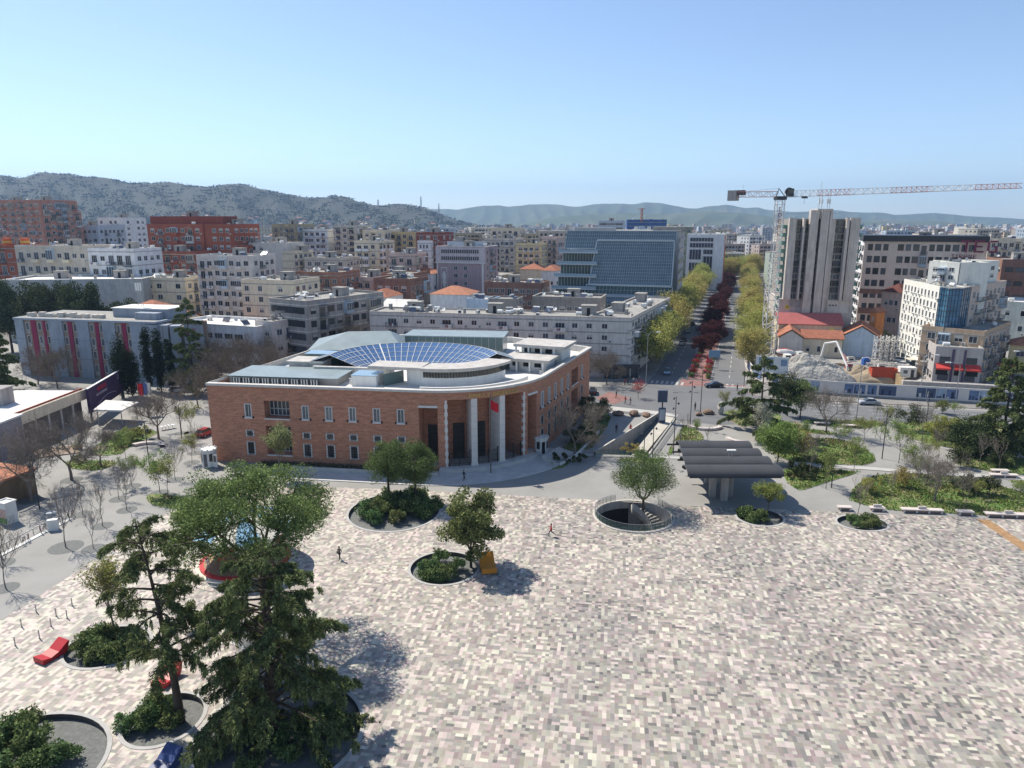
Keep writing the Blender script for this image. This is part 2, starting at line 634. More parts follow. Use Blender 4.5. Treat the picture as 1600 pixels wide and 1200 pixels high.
def planter(key, c, rx, ry, label, depth=0.45):
 root = empty('tree_planter', (c[0], c[1], 0), 0, label, 'planter', 'round sunken planters in the mosaic square')
 n = 48
 mb = MB()
 for (a, b2, z0, z1) in ((1.0, 1.07, 0.03, 0.03),):
  for i in range(n):
   t0 = 2 * PI * i / n
   t1 = 2 * PI * (i + 1) / n
   q = []
   for t, k in ((t0, 0), (t1, 0), (t1, 1), (t0, 1)):
    rrx = rx if k == 0 else rx + 0.34
    rry = ry if k == 0 else ry + 0.34
    q.append((rrx * math.cos(t), rry * math.sin(t), 0.05))
   mb.poly(q[::-1], KERB)
   mb.poly([(q[3][0], q[3][1], 0.0), (q[2][0], q[2][1], 0.0), q[2], q[3]], KERB)
 mb.obj('kerb', root)
 w = MB()
 for i in range(n):
  t0 = 2 * PI * i / n
  t1 = 2 * PI * (i + 1) / n
  a = (rx * math.cos(t0), ry * math.sin(t0))
  b2 = (rx * math.cos(t1), ry * math.sin(t1))
  w.poly([(*a, 0.05), (*b2, 0.05), (*b2, -depth), (*a, -depth)], PITW)
 w.obj('edge_wall', root)
 g = MB()
 g.poly([(rx * math.cos(2 * PI * i / n), ry * math.sin(2 * PI * i / n), -depth) for i in range(n)], GRAVEL)
 g.obj('gravel_bed', root)
 return root
PLAB = {'pines': 'large round planter of shrubs under the two round pines',
  'orange': 'round planter under the leafy tree beside the orange lounger',
  'right_small': 'small round planter with a leafy young tree in front of the wavy canopy',
  'right_flat': 'small flat oval planter full of low green shrubs, rightmost in the square',
  'left_bush': 'round planter filled by one broad bush next to the red lounger at left',
  'left_cedar': 'round gravel planter at the foot of the tall leaning cedar trunk',
  'corner': 'large round gravel planter with bushes in the bottom left corner',
  'big_cedar': 'large round planter under the dense drooping cedar',
  'umbrella': 'round planter at the foot of the umbrella pine by the carousel'}
for k, c, rx, ry in PITS:
 planter(k, c, rx, ry, PLAB[k])
# ---------------- roads
ROADS = mat('road asphalt', (0.15, 0.152, 0.155), 0.85, 0.1, 0.12)
MARK = mat('road marking white', (0.42, 0.42, 0.4), 0.8, 0.2, 1.0)
REDP = mat('red paved crossing', (0.24, 0.13, 0.115), 0.85, 0.25, 0.8)
bd = Vector((0.31, 0.951)).normalized()      # boulevard direction
bn = Vector((bd.y, -bd.x))                   # to its right
B0 = Vector((34.0, 172.5))                   # left kerb line start
def bl(u, v):
 p = B0 + bn * u + bd * v
 return (p.x, p.y)
LK, ML, MR, RK = 0.0, 9.2, 14.6, 24.0
rd = MB()
rd.poly([(*p, 0.010) for p in (bl(LK, 0), bl(RK + 2, 6), bl(RK, 12), bl(RK, 352), bl(LK, 352))], ROADS)
structure('boulevard_road', rd)
cross = [gxy(860, 628), gxy(1000, 650), gxy(1120, 664), gxy(1250, 660), gxy(1600, 670), gxy(1700, 676), gxy(1700, 652), gxy(1600, 645), gxy(1300, 630), gxy(1195, 624), gxy(1165, 606), (60.5, 184.5), bl(RK, 3.5), bl(LK, 0), gxy(985, 609), gxy(870, 598)]
c_ = sheet(cross, [], 0.006, ROADS, 'cross')
structure('cross_road', c_)
mk = MB()
def dash(p, d, ln, w, z=0.016, m=MARK):
 d = Vector(d).normalized()
 n = Vector((-d.y, d.x)) * w / 2
 a = Vector(p)
 b2 = a + d * ln
 mk.poly([(*(a - n), z), (*(b2 - n), z), (*(b2 + n), z), (*(a + n), z)], m)
for u in (4.6, 19.4):
 for v in range(14, 340, 7):
  dash(bl(u, v), bd, 3.2, 0.22)
for u in (LK + 0.4, ML - 0.4, MR + 0.4, RK - 0.4):
 dash(bl(u, 10), bd, 338, 0.16)
for i in range(7):                      # zebra over the mouth of the boulevard
 dash(bl(15.2 + i * 1.3, 3.0), bd, 3.4, 0.55)
for i in range(7):
 dash(bl(.8 + i * 1.25, 1.5), bd, 3.4, 0.55)
xr = Vector((gxy(1600, 657)[0] - gxy(1250, 642)[0], gxy(1600, 657)[1] - gxy(1250, 642)[1])).normalized()
xo = Vector(gxy(1270, 643))
for k, (o, dashed) in enumerate(((-5.5, 0), (-2.6, 1), (0.2, 1), (3.2, 1), (6.3, 0))):
 base = xo + Vector((-xr.y, xr.x)) * o
 if dashed:
  for j in range(0, 60, 6):
   dash(base + xr * j, xr, 3.4, 0.18)
 else:
  dash(base, xr, 60, 0.2)
structure('road_markings', mk)
rp = MB()
rp.poly([(*p, 0.014) for p in (bl(ML - 1.5, 0.3), bl(MR + 1, 2.6), bl(MR + 1, 8.5), bl(ML - 1.5, 8.5))], REDP)
rp.poly([(*p, 0.014) for p in (gxy(952, 612), gxy(985, 622), gxy(960, 632), gxy(930, 622))], REDP)
rp.poly([(*p, 0.020) for p in (bl(15, 2.4), bl(23.5, 5), bl(23.5, 6.4), bl(15, 3.9))], REDP)
structure('crossing_paving', rp)
md = MB()
md.prism([bl(MR, 9), bl(MR, 348), bl(ML, 348), bl(ML, 9)], 0.0, 0.14, KERB, REDP)
structure('median_strip', md)
pv = MB()
SIDEW = mat('pavement slabs', (0.23, 0.22, 0.205), 0.85, 0.15, 0.4)
SIDER = mat('red pavement', (0.3, 0.2, 0.175), 0.85, 0.2, 0.4)
pv.prism([bl(LK, 0), bl(LK, 352), bl(LK - 7, 352), bl(LK - 7, 6), gxy(940, 603), gxy(1000, 609)], 0.0, 0.12, KERB, SIDEW)
structure('left_pavement', pv)
pv = MB()
pv.prism([bl(RK, 14), bl(RK + 4.5, 8), bl(RK + 6, 352), bl(RK, 352)], 0.0, 0.13, KERB, SIDEW)
pv.prism([bl(RK + 1, 14)] + [gxy(1160, 610), gxy(1185, 620), gxy(1300, 627.5), gxy(1600, 642.5), gxy(1700, 648.5)] + [gxy(*q) for q in HPX[::-1]], 0.0, 0.125, mat('red kerb', (0.4, 0.2, 0.16), 0.8, 0.1), SIDEW)
structure('right_pavement', pv)
lp = MB()
CPATH = mat('pale concrete path', (0.42, 0.41, 0.385), 0.85, 0.1, 0.5)
top = [(905, 709.5), (1060, 714), (1215, 723.5), (1350, 729.5), (1450, 737), (1600, 745.5), (1700, 751)]
bot = [(1700, 756), (1600, 750.5), (1450, 741.5), (1350, 734), (1215, 728), (1060, 717.5), (905, 712.5)]
c2 = sheet([gxy(*p) for p in top + bot], [], 0.075, CPATH, 'path')
structure('concrete_path', c2)
c3 = sheet([gxy(*p) for p in ((925, 632), (1030, 643), (1060, 648), (1058, 652), (1028, 648), (922, 638))], [], 0.05, CPATH, 'path')
structure('crossing_path', c3)
# ---------------- park beds
BEDS = [
 [(1326, 782), (1331, 765), (1346, 752), (1372, 741), (1438, 740), (1490, 745), (1545, 754), (1600, 771), (1700, 790), (1700, 812), (1600, 805), (1545, 806), (1495, 803), (1403, 799), (1355, 791)],
 [(1190, 690), (1250, 684), (1307, 686), (1337, 695), (1366, 710), (1368, 722), (1348, 728), (1250, 723), (1215, 715)],
 [(1222, 733), (1250, 730), (1348, 737), (1315, 747), (1283, 757), (1250, 768), (1228, 755)],
 [(1255, 656), (1380, 657), (1386, 666), (1340, 670), (1275, 665)],
 [(1232, 668), (1305, 675), (1300, 681), (1237, 673)],
 [(1395, 661), (1450, 659), (1525, 660), (1600, 666), (1700, 672), (1700, 712), (1545, 706), (1487, 701), (1415, 685)],
 [(1478, 722), (1525, 711), (1600, 716), (1700, 722), (1700, 748), (1600, 743), (1537, 736)],
 [(1568, 750), (1600, 752), (1700, 760), (1700, 770), (1600, 760)],
 [(1068, 664), (1085, 668), (1100, 682), (1098, 690), (1062, 688), (1050, 690), (1052, 710), (1040, 712)],
 [(968, 716), (1040, 718), (1034, 724), (966, 721)],
 [(136, 710), (150, 697), (180, 672), (225, 672), (250, 675), (232, 685), (200, 700), (190, 710), (155, 713)],
 [(98, 722), (120, 719), (180, 720), (183, 727), (150, 736), (110, 733)],
 [(225, 777), (240, 771), (268, 775), (310, 780), (310, 800), (240, 792)],
 [(1130, 640), (1200, 642), (1225, 650), (1215, 660), (1160, 668), (1135, 655)],
 [(905, 676), (918, 640), (938, 636), (955, 650), (950, 665), (925, 700), (900, 708), (885, 730), (862, 736), (856, 728), (880, 700)],
]
for b_ in BEDS:
 pts = [gxy(*p) for p in b_]
 for _ in range(2):
  q = []
  for i in range(len(pts)):
   a = Vector(pts[i])
   c = Vector(pts[(i + 1) % len(pts)])
   q += [tuple(a * .75 + c * .25), tuple(a * .25 + c * .75)]
  pts = q
 tr = sheet(pts, [], 0.07, PARK, 'bed')
 ar = sum(pts[i][0] * pts[(i + 1) % len(pts)][1] - pts[(i + 1) % len(pts)][0] * pts[i][1] for i in range(len(pts)))
 ring = pts if ar > 0 else pts[::-1]
 for i in range(len(ring)):
  a = ring[i]
  c = ring[(i + 1) % len(ring)]
  tr.poly([(*a, 0), (*c, 0), (*c, 0.07), (*a, 0.07)], KERB)
 tag(tr.obj('garden_bed'), kind='structure')
def inside(poly, x, y):
 c = False
 j = len(poly) - 1
 for i in range(len(poly)):
  xi, yi = poly[i]
  xj, yj = poly[j]
  if (yi > y) != (yj > y) and x < (xj - xi) * (y - yi) / (yj - yi) + xi:
   c = not c
  j = i
 return c
GRASSM = leafmat('grass blades', (0.15, 0.24, 0.055), 0.5, 0.3)
DRYM = leafmat('dry grass blades', (0.2, 0.18, 0.08), 0.4, 0.3)
def grass(polys, n, m, seed, hmin=0.08, hmax=0.3, clump=None):
 rng = np.random.default_rng(seed)
 out_ = []
 for pts, cnt in zip(polys, n):
  a = np.array(pts)
  lo, hi = a.min(0), a.max(0)
  k = 0
  cc = rng.uniform(lo, hi, (max(8, cnt // 40), 2))
  tries = 0
  while k < cnt and tries < cnt * 6:
   tries += 1
   c = cc[rng.integers(len(cc))] + rng.normal(0, 1.3, 2)
   if inside(pts, c[0], c[1]):
    out_.append(c)
    k += 1
 c = np.array(out_)
 N = len(c)
 ang = rng.uniform(0, 2 * PI, N)
 h = rng.uniform(hmin, hmax, N)
 w = rng.uniform(0.05, 0.16, N)
 d = np.stack([np.cos(ang) * w, np.sin(ang) * w, np.zeros(N)], 1)
 le = rng.normal(0, 0.1, (N, 3))
 le[:, 2] = 0
 b0 = np.stack([c[:, 0], c[:, 1], np.full(N, 0.06)], 1)
 up = np.stack([np.zeros(N), np.zeros(N), h], 1)
 v = np.stack([b0 - d, b0 + d, b0 + up + le], 1).reshape(-1, 3)
 return npmesh('grass', v, N, m, 3)
bp_ = [[gxy(*p) for p in b_] for b_ in BEDS]
cnts = [6500, 3200, 1400, 900, 300, 4000, 1700, 400, 700, 250, 900, 500, 500, 600, 2000]
tag(link('grass', grass(bp_, cnts, GRASSM, 3)), 'green grass tufts growing over the park beds', 'grass', kind='stuff')
tag(link('dry_grass', grass(bp_, [c // 2 for c in cnts], DRYM, 4, 0.1, 0.4)), 'dry yellowish tufts scattered between the green grass of the park beds', 'grass', kind='stuff')
# ------------------------------------------------------------ the bank
BA = (-51.0, 114.6)
BT = 37.0
BR = 18.9
BTURN = R_(76.5)
BTH = R_(-8.0)
bu = (math.cos(BTH), math.sin(BTH))
BT1 = (BA[0] + bu[0] * BT, BA[1] + bu[1] * BT)
BC = (BT1[0] - bu[1] * BR, BT1[1] + bu[0] * BR)
BARC = BR * BTURN
BLEN = 91.9
def bpt(s, off=0.0):
 """point on the facade line at s, off metres inward"""
 if s <= BT:
  p = (BA[0] + bu[0] * s, BA[1] + bu[1] * s)
  h = BTH
 elif s <= BT + BARC:
  a = BTH - PI / 2 + (s - BT) / BR
  p = (BC[0] + BR * math.cos(a), BC[1] + BR * math.sin(a))
  h = a + PI / 2
 else:
  a = BTH - PI / 2 + BTURN
  e = (BC[0] + BR * math.cos(a), BC[1] + BR * math.sin(a))
  h = BTH + BTURN
  r = s - BT - BARC
  p = (e[0] + math.cos(h) * r, e[1] + math.sin(h) * r)
 return (p[0] - math.sin(h) * off - 0, p[1] + math.cos(h) * off), h
def brickmat(name, c1, c2, cm, scale=3.4, rnd=0.0):
 m = bpy.data.materials.new(name)
 m.use_nodes = True
 t = m.node_tree
 b = t.nodes['Principled BSDF']
 b.inputs['Roughness'].default_value = 0.9
 uv = t.nodes.new('ShaderNodeTexCoord')
 br = t.nodes.new('ShaderNodeTexBrick')
 br.inputs['Color1'].default_value = (*c1, 1)
 br.inputs['Color2'].default_value = (*c2, 1)
 br.inputs['Mortar'].default_value = (*cm, 1)
 br.inputs['Scale'].default_value = scale
 br.inputs['Mortar Size'].default_value = 0.012
 br.inputs['Brick Width'].default_value = 0.9
 br.inputs['Row Height'].default_value = 0.27
 br.inputs['Bias'].default_value = 0.0
 t.links.new(uv.outputs['UV'], br.inputs['Vector'])
 n = t.nodes.new('ShaderNodeTexNoise')
 n.inputs['Scale'].default_value = 0.9
 n.inputs['Detail'].default_value = 6
 n.inputs['Roughness'].default_value = 0.7
 mp = t.nodes.new('ShaderNodeMapping')
 mp.inputs['Scale'].default_value = (0.7, 2.6, 1)
 t.links.new(uv.outputs['UV'], mp.inputs['Vector'])
 t.links.new(mp.outputs[0], n.inputs['Vector'])
 r = t.nodes.new('ShaderNodeMapRange')
 r.inputs['From Min'].default_value = 0.3
 r.inputs['From Max'].default_value = 0.7
 r.inputs['To Min'].default_value = 0.66
 r.inputs['To Max'].default_value = 1.3
 t.links.new(n.outputs['Fac'], r.inputs['Value'])
 h = t.nodes.new('ShaderNodeHueSaturation')
 t.links.new(br.outputs['Color'], h.inputs['Color'])
 t.links.new(r.outputs[0], h.inputs['Value'])
 t.links.new(h.outputs[0], b.inputs['Base Color'])
 MATS[name] = m
 return m
BRICK = brickmat('red brick', (0.5, 0.228, 0.138), (0.37, 0.165, 0.105), (0.42, 0.29, 0.2))
COPE = mat('travertine coping', (0.56, 0.54, 0.5), 0.75, 0.1, 0.6, streak=0.15)
MARB = mat('white marble', (0.66, 0.64, 0.6), 0.6, 0.08, 0.5, streak=0.1)
IRON = mat('black iron', (0.03, 0.028, 0.028), 0.6, 0.0)
STEP = mat('pale stone steps', (0.5, 0.49, 0.47), 0.8, 0.15, 0.6)
bank = empty('bank_building', (BA[0], BA[1], 0), 0, 'red brick bank with a rounded tall portal, white roof and blue glass bowl', 'building')
inv = Matrix.Translation((-BA[0], -BA[1], 0))
def bobj(name, mb, parent=None, z=0.0):
 """mesh given in world coordinates hung under the bank"""
 mb.v = [(x - BA[0], y - BA[1], zz) for x, y, zz in mb.v]
 o = mb.obj(name, bank)
 if parent is not None:
  o.parent = parent
 return o
ZT = 13.3
ops = []   # s0,s1,z0,z1,depth,kind
for c in (7.0, 17.05, 21.1, 25.15, 29.25, 33.3):
 ops.append((c - .62, c + .62, 7.95, 10.35, .35, 'tall'))
 ops.append((c - .75, c + .75, 4.55, 5.8, .3, 'grille'))
 ops.append((c - .78, c + .78, 1.35, 3.8, .3, 'barred'))
ops.append((9.9, 14.3, 7.95, 10.95, 2.4, 'loggia'))
ops.append((9.9, 14.3, 1.6, 6.6, 2.4, 'loggia'))
ops.append((36.3, 39.4, 0.9, 10.75, 3.2, 'niche'))
ops.append((41.0, 54.8, 0.75, 12.05, 4.2, 'portal'))
ops.append((56.0, 58.7, 0.9, 11.1, 3.2, 'niche'))
for c in (60.9, 64.5, 68.2, 72.0, 76.0, 85.9):
 ops.append((c - .62, c + .62, 8.0, 10.9, .35, 'tall'))
 ops.append((c - .7, c + .7, 4.9, 6.6, .3, 'grille'))
 ops.append((c - .7, c + .7, 1.7, 4.2, .3, 'barred'))
ops.append((78.5, 83.0, 8.0, 11.2, 2.4, 'loggia'))
ops.append((78.5, 83.0, 1.7, 6.9, 2.4, 'loggia'))
ss = sorted(set([0, BT, BT + BARC, BLEN] + [o[0] for o in ops] + [o[1] for o in ops] + [BT + BARC * i / 40 for i in range(1, 40)]))
zs = sorted(set([0, ZT] + [o[2] for o in ops] + [o[3] for o in ops]))
w = MB()
w.uv = []
def wq(m, pts, uvs):
 w.poly(pts, m)
 w.uv.append(uvs)
for i in range(len(ss) - 1):
 s0, s1 = ss[i], ss[i + 1]
 if s1 - s0 < 1e-4:
  continue
 (x0, y0), h = bpt(s0)
 (x1, y1), h = bpt(s1)
 for j in range(len(zs) - 1):
  a, b2 = zs[j], zs[j + 1]
  cs, cz = (s0 + s1) / 2, (a + b2) / 2
  if any(o[0] < cs < o[1] and o[2] < cz < o[3] for o in ops):
   continue
  wq(BRICK, [(x0, y0, a), (x1, y1, a), (x1, y1, b2), (x0, y0, b2)], [(s0, a), (s1, a), (s1, b2), (s0, b2)])
for (s0, s1, z0, z1, d, kind) in ops:
 (ax, ay), _ = bpt(s0)
 (bx, by), _ = bpt(s1)
 (aix, aiy), _ = bpt(s0, d)
 (bix, biy), _ = bpt(s1, d)
 wq(BRICK, [(ax, ay, z0), (ax, ay, z1), (aix, aiy, z1), (aix, aiy, z0)], [(s0, z0), (s0, z1), (s0 + d, z1), (s0 + d, z0)])
 wq(BRICK, [(bix, biy, z0), (bix, biy, z1), (bx, by, z1), (bx, by, z0)], [(s1 + d, z0), (s1 + d, z1), (s1, z1), (s1, z0)])
 sub = [s0 + (s1 - s0) * k / 14 for k in range(15)] if kind == 'portal' else [s0, s1]
 for k in range(len(sub) - 1):
  p, q = bpt(sub[k])[0], bpt(sub[k + 1])[0]
  pi_, qi = bpt(sub[k], d)[0], bpt(sub[k + 1], d)[0]
  mm = STEP if kind in ('portal', 'niche') else BRICK
  wq(mm, [(*p, z0), (*pi_, z0), (*qi, z0), (*q, z0)], [(0, 0), (0, d), (1, d), (1, 0)])
  wq(BRICK, [(*p, z1), (*q, z1), (*qi, z1), (*pi_, z1)], [(0, 0), (1, 0), (1, d), (0, d)])
  wq(BRICK, [(*pi_, z0), (*pi_, z1), (*qi, z1), (*qi, z0)][::-1], [(sub[k], z0), (sub[k], z1), (sub[k + 1], z1), (sub[k + 1], z0)][::-1])
back = [bpt(BLEN)[0], (0.0, 162.0), (-36.0, 167.0), BA]
dd = 0
for p, q in zip(back[:-1], back[1:]):
 L_ = math.dist(p, q)
 wq(BRICK, [(*p, 0), (*q, 0), (*q, ZT), (*p, ZT)], [(dd, 0), (dd + L_, 0), (dd + L_, ZT), (dd, ZT)])
 dd += L_
bobj('brick_wall', w)
wcache = {}
def bank_window(kind, ww, hh):
 k = (kind, round(ww, 2), round(hh, 2))
 if k in wcache:
  return wcache[k]
 f = MB()
 if kind == 'tall':
  fr, t = FRAMEW, 0.13
  f.box(-ww / 2 - .12, -.1, -.16, ww / 2 + .12, .35, 0.0, MARB)
 else:
  fr, t = MARB, 0.22
 f.box(-ww / 2, -.04, 0, -ww / 2 + t, .3, hh, fr)
 f.box(ww / 2 - t, -.04, 0, ww / 2, .3, hh, fr)
 f.box(-ww / 2 + t, -.04, hh - t, ww / 2 - t, .3, hh, fr)
 f.box(-ww / 2 + t, -.04, 0, ww / 2 - t, .3, t, fr)
 f.box(-.04, .12, t, .04, .2, hh - t, fr if kind == 'tall' else FRAMED)
 g = None
 if kind != 'tall':
  g = MB()
  n = 5 if kind == 'barred' else 4
  for i in range(n):
   x = -ww / 2 + t + (ww - 2 * t) * (i + .5) / n
   g.box(x - .02, -.09, 0.05, x + .02, -.05, hh - .05, IRON)
  nz = int(hh / 0.45)
  for i in range(nz + 1):
   z = 0.1 + (hh - .2) * i / nz
   g.box(-ww / 2 - .1, -.12, z - .02, ww / 2 + .1, -.091, z + .02, IRON)
  g = g.mesh('grille')
 else:
  g = MB()
  g.box(-.1, -.2, -.1, .1, -.003, .22, IRON)
  g = g.mesh('sill_bracket')
 p = MB()
 p.box(-ww / 2 + t, .2, t, ww / 2 - t, .25, hh - t, GLASS if kind == 'barred' else mat('curtained glass', (.17, .18, .18), .2, .3, 2.0, rnd=.4))
 wcache[k] = (f.mesh('window'), p.mesh('pane'), g)
 return wcache[k]
LOGG = MB()
for (s0, s1, z0, z1, d, kind) in ops:
 if kind not in ('tall', 'grille', 'barred'):
  continue
 fm, pm, gm = bank_window(kind, s1 - s0, z1 - z0)
 (x, y), h = bpt((s0 + s1) / 2)
 o = link('window', fm, bank, (x - BA[0], y - BA[1], z0), h)
 link('pane', pm, o)
 if kind == 'tall':
  for sx in (-1, 1):
   link('bracket', gm, o, (sx * ((s1 - s0) / 2 + .26), 0, 0))
 else:
  link('window_grille', gm, o)
for (s0, s1, z0, z1, d, kind) in ops:
 (x, y), h = bpt((s0 + s1) / 2)
 if kind == 'loggia':
  ww, hh = s1 - s0, z1 - z0
  f = MB()
  f.box(-ww / 2 - .05, -.12, -.2, ww / 2 + .05, .1, 0.0, MARB)
  n = 6
  x0, x1 = -ww / 2 + .02, ww / 2 - .02
  for i in range(n + 1):
   xx = x0 + (x1 - x0) * i / n
   f.box(xx - .06, d - .5, 0, xx + .06, d - .36, hh, FRAMEW)
  for zz in (0.05, hh * .4, hh - .06):
   f.box(x0, d - .48, zz - .05, x1, d - .38, zz + .05, FRAMEW)
  o = f.obj('loggia_screen', bank, (x - BA[0], y - BA[1], z0), h)
  g = MB()
  g.box(x0, d - .35, 0.01, x1, d - .3, hh - .01, GLASS)
  g.obj('pane', o)
 if kind == 'niche':
  ww, hh = s1 - s0, z1 - z0
  f = MB()
  f.box(-ww / 2 - .03, -.12, hh, ww / 2 + .03, .25, hh + .35, MARB)
  f.obj('lintel', bank, (x - BA[0], y - BA[1], z0), h)
  f = MB()
  f.box(-.75, d - .12, 0, .75, d - .01, hh * .62, IRON)
  for i in range(5):
   f.box(-.7, d - .16, .3 + i * 1.15, .7, d - .12, .36 + i * 1.15, FRAMED)
  f.obj('door', bank, (x - BA[0], y - BA[1], z0), h)
for s, ww, dep in ((45.35, 1.0, 3.4), (50.35, 1.0, 3.4)):
 (x, y), h = bpt(s)
 f = MB()
 f.box(-ww / 2, 0.0, 0, ww / 2, dep, 11.3, MARB)
 f.box(-ww / 2 - .12, -.08, 0, ww / 2 + .12, dep, .3, MARB)
 for k in range(1, 9):
  f.box(-ww / 2 - .006, -.006, k * 1.25, ww / 2 + .006, dep, k * 1.25 + .03, CONC)
 f.obj('column', bank, (x - BA[0], y - BA[1], .75), h)
for s, a in ((40.75, 1), (55.05, -1)):
 (x, y), h = bpt(s)
 f = MB()
 for k in range(17):
  ww = .27 if k % 2 else .16
  f.box(-ww, -.07, k * .66, ww, .3, k * .66 + .655, MARB)
 f.obj('portal_edge', bank, (x - BA[0], y - BA[1], .75), h)
for s in (43.2, 47.9, 52.6):
 (x, y), h = bpt(s, 4.2)
 f = MB()
 f.box(-.95, -.2, 0, .95, -.01, 6.2, IRON)
 for k in range(6):
  f.box(-.9, -.24, .2 + k, .9, -.2, .28 + k, FRAMED)
 f.obj('door', bank, (x - BA[0], y - BA[1], .75), h)
for a, b2 in ((41.1, 44.6), (46.1, 49.6), (51.1, 54.7)):
 f = MB()
 n = 16
 for k in range(n + 1):
  s = a + (b2 - a) * k / n
  (x, y), h = bpt(s, .35)
  T = Matrix.Translation((x, y, .76)) @ Matrix.Rotation(h, 4, 'Z')
  r = .07 if k % 8 == 0 else .022
  f.box(-r, -r, 0, r, r, 2.6 if k % 8 == 0 else 2.2, IRON, T)
 for zz in (.4, 1.3, 2.15):
  pts = [(*bpt(a + (b2 - a) * k / 8, .35)[0], .76 + zz) for k in range(9)]
  f.path(pts, .03, IRON, 4)
 bobj('iron_railing', f)
GOLD = mat('gilded letters', (0.62, 0.45, 0.16), 0.45, 0.0, metal=0.4)
FONT = {
 'A': ['01110', '10001', '10001', '11111', '10001', '10001', '10001'], 'B': ['11110', '10001', '10001', '11110', '10001', '10001', '11110'],
 'C': ['01111', '10000', '10000', '10000', '10000', '10000', '01111'], 'D': ['11110', '10001', '10001', '10001', '10001', '10001', '11110'],
 'E': ['11111', '10000', '10000', '11110', '10000', '10000', '11111'], 'G': ['01111', '10000', '10000', '10011', '10001', '10001', '01111'],
 'H': ['10001', '10001', '10001', '11111', '10001', '10001', '10001'], 'I': ['111', '010', '010', '010', '010', '010', '111'],
 'K': ['10001', '10010', '10100', '11000', '10100', '10010', '10001'], 'L': ['10000', '10000', '10000', '10000', '10000', '10000', '11111'],
 'N': ['10001', '11001', '10101', '10101', '10011', '10001', '10001'], 'P': ['11110', '10001', '10001', '11110', '10000', '10000', '10000'],
 'Q': ['01110', '10001', '10001', '10001', '10101', '10010', '01101'], 'R': ['11110', '10001', '10001', '11110', '10100', '10010', '10001'],
 'S': ['01111', '10000', '10000', '01110', '00001', '00001', '11110'], 'T': ['11111', '00100', '00100', '00100', '00100', '00100', '00100'],
 'J': ['00111', '00010', '00010', '00010', '00010', '10010', '01100'], 'F': ['11111', '10000', '10000', '11110', '10000', '10000', '10000'], 'X': ['10001', '01010', '00100', '00100', '00100', '01010', '10001'],
 'Ë': ['01010', '00000', '11111', '10000', '11110', '10000', '11111'],
 'M': ['10001', '11011', '10101', '10101', '10001', '10001', '10001'], 'O': ['01110', '10001', '10001', '10001', '10001', '10001', '01110'],
 'U': ['10001', '10001', '10001', '10001', '10001', '10001', '01110'], ' ': ['000'] * 7,
}
def text_mb(mb, s, size, T, m, depth=0.08, gap=1.0, vertical=False):
 """block letters in the local xz plane, size = letter height"""
 c = size / 7
 x = 0.0
 z = 0.0
 for ch in s:
  g = FONT[ch]
  for r, rowb in enumerate(g):
   k = 0
   while k < len(rowb):
    if rowb[k] == '1':
     e = k
     while e + 1 < len(rowb) and rowb[e + 1] == '1':
      e += 1
     mb.box(x + k * c, -depth, z + size - (r + 1) * c, x + (e + 1) * c, 0, z + size - r * c, m, T)
     k = e + 1
    else:
     k += 1
  if vertical:
   z -= size * 1.35
  else:
   x += (len(g[0]) + gap) * c
 return x
s = 44.5
for ch in 'BANKA E SHQIPËRISË':
 if ch != ' ':
  (x, y), h = bpt(s)
  T = Matrix.Translation((x, y, 12.25)) @ Matrix.Rotation(h, 4, 'Z')
  f = MB()
  text_mb(f, ch, .62, T @ Matrix.Translation((0, -.06, 0)), GOLD, .06)
  bobj('gilded_letter', f)
 s += .31 if ch in ' I' else .56
f = MB()
n = 90
ring_o = [bpt(BLEN * k / n, -.35)[0] for k in range(n + 1)]
ring_i = [bpt(BLEN * k / n, .55)[0] for k in range(n + 1)]
cx_, cy_ = -16, 140
def outward(p, d):
 v = Vector((p[0] - cx_, p[1] - cy_)).normalized()
 return (p[0] + v.x * d, p[1] + v.y * d)
for p in back[:-1]:
 ring_o.append(outward(p, .35))
 ring_i.append(outward(p, -.55))
N_ = len(ring_o)
for k in range(N_):
 j = (k + 1) % N_
 a, b2, c, d = ring_o[k], ring_o[j], ring_i[j], ring_i[k]
 f.poly([(*a, ZT + .4), (*b2, ZT + .4), (*c, ZT + .4), (*d, ZT + .4)], COPE)
 f.poly([(*a, ZT), (*b2, ZT), (*b2, ZT + .4), (*a, ZT + .4)], COPE)
 f.poly([(*b2, ZT), (*a, ZT), (*d, ZT), (*c, ZT)], COPE)
 f.poly([(*d, ZT + .4), (*c, ZT + .4), (*c, ZT - .9), (*d, ZT - .9)], COPE)
bobj('coping', f)
f = sheet([tuple(p) for p in ring_i], [], ZT - .85, ROOFW, 'roof')
roof = bobj('roof', f)
def rT(x, y, z, rot=BTH):
 return Matrix.Translation((x, y, z)) @ Matrix.Rotation(rot, 4, 'Z')
RZ = ZT - .85
CANR = mat('weathered roof slab', (0.45, 0.43, 0.4), 0.9, 0.2, 0.7)
c0, c1 = BTH - PI / 2 - R_(10), BTH - PI / 2 + R_(78)
f = MB()
f.lathe([(12.4, 15.3), (12.4, 15.75), (7.4, 15.75), (7.4, 15.3)][::-1] + [(12.4, 15.3)][:0], CANR, 36, BC, c0, c1)
f.lathe([(7.4, 15.3), (12.4, 15.3)], CANR, 36, BC, c0, c1)
f.box(-6.5, .2, 15.3, 3.0, 5.2, 15.75, CANR, Matrix.Translation((0, 0, 0)) @ rT(BC[0] + math.cos(c0) * 12.4, BC[1] + math.sin(c0) * 12.4, 0, BTH - R_(4)) @ Matrix.Translation((-3, 0, 0)))
f2 = bobj('curved_canopy', f)
f = MB()
f.lathe([(11.2, RZ), (11.2, 15.3)], WHITE, 36, BC, c0 - .3, c1)
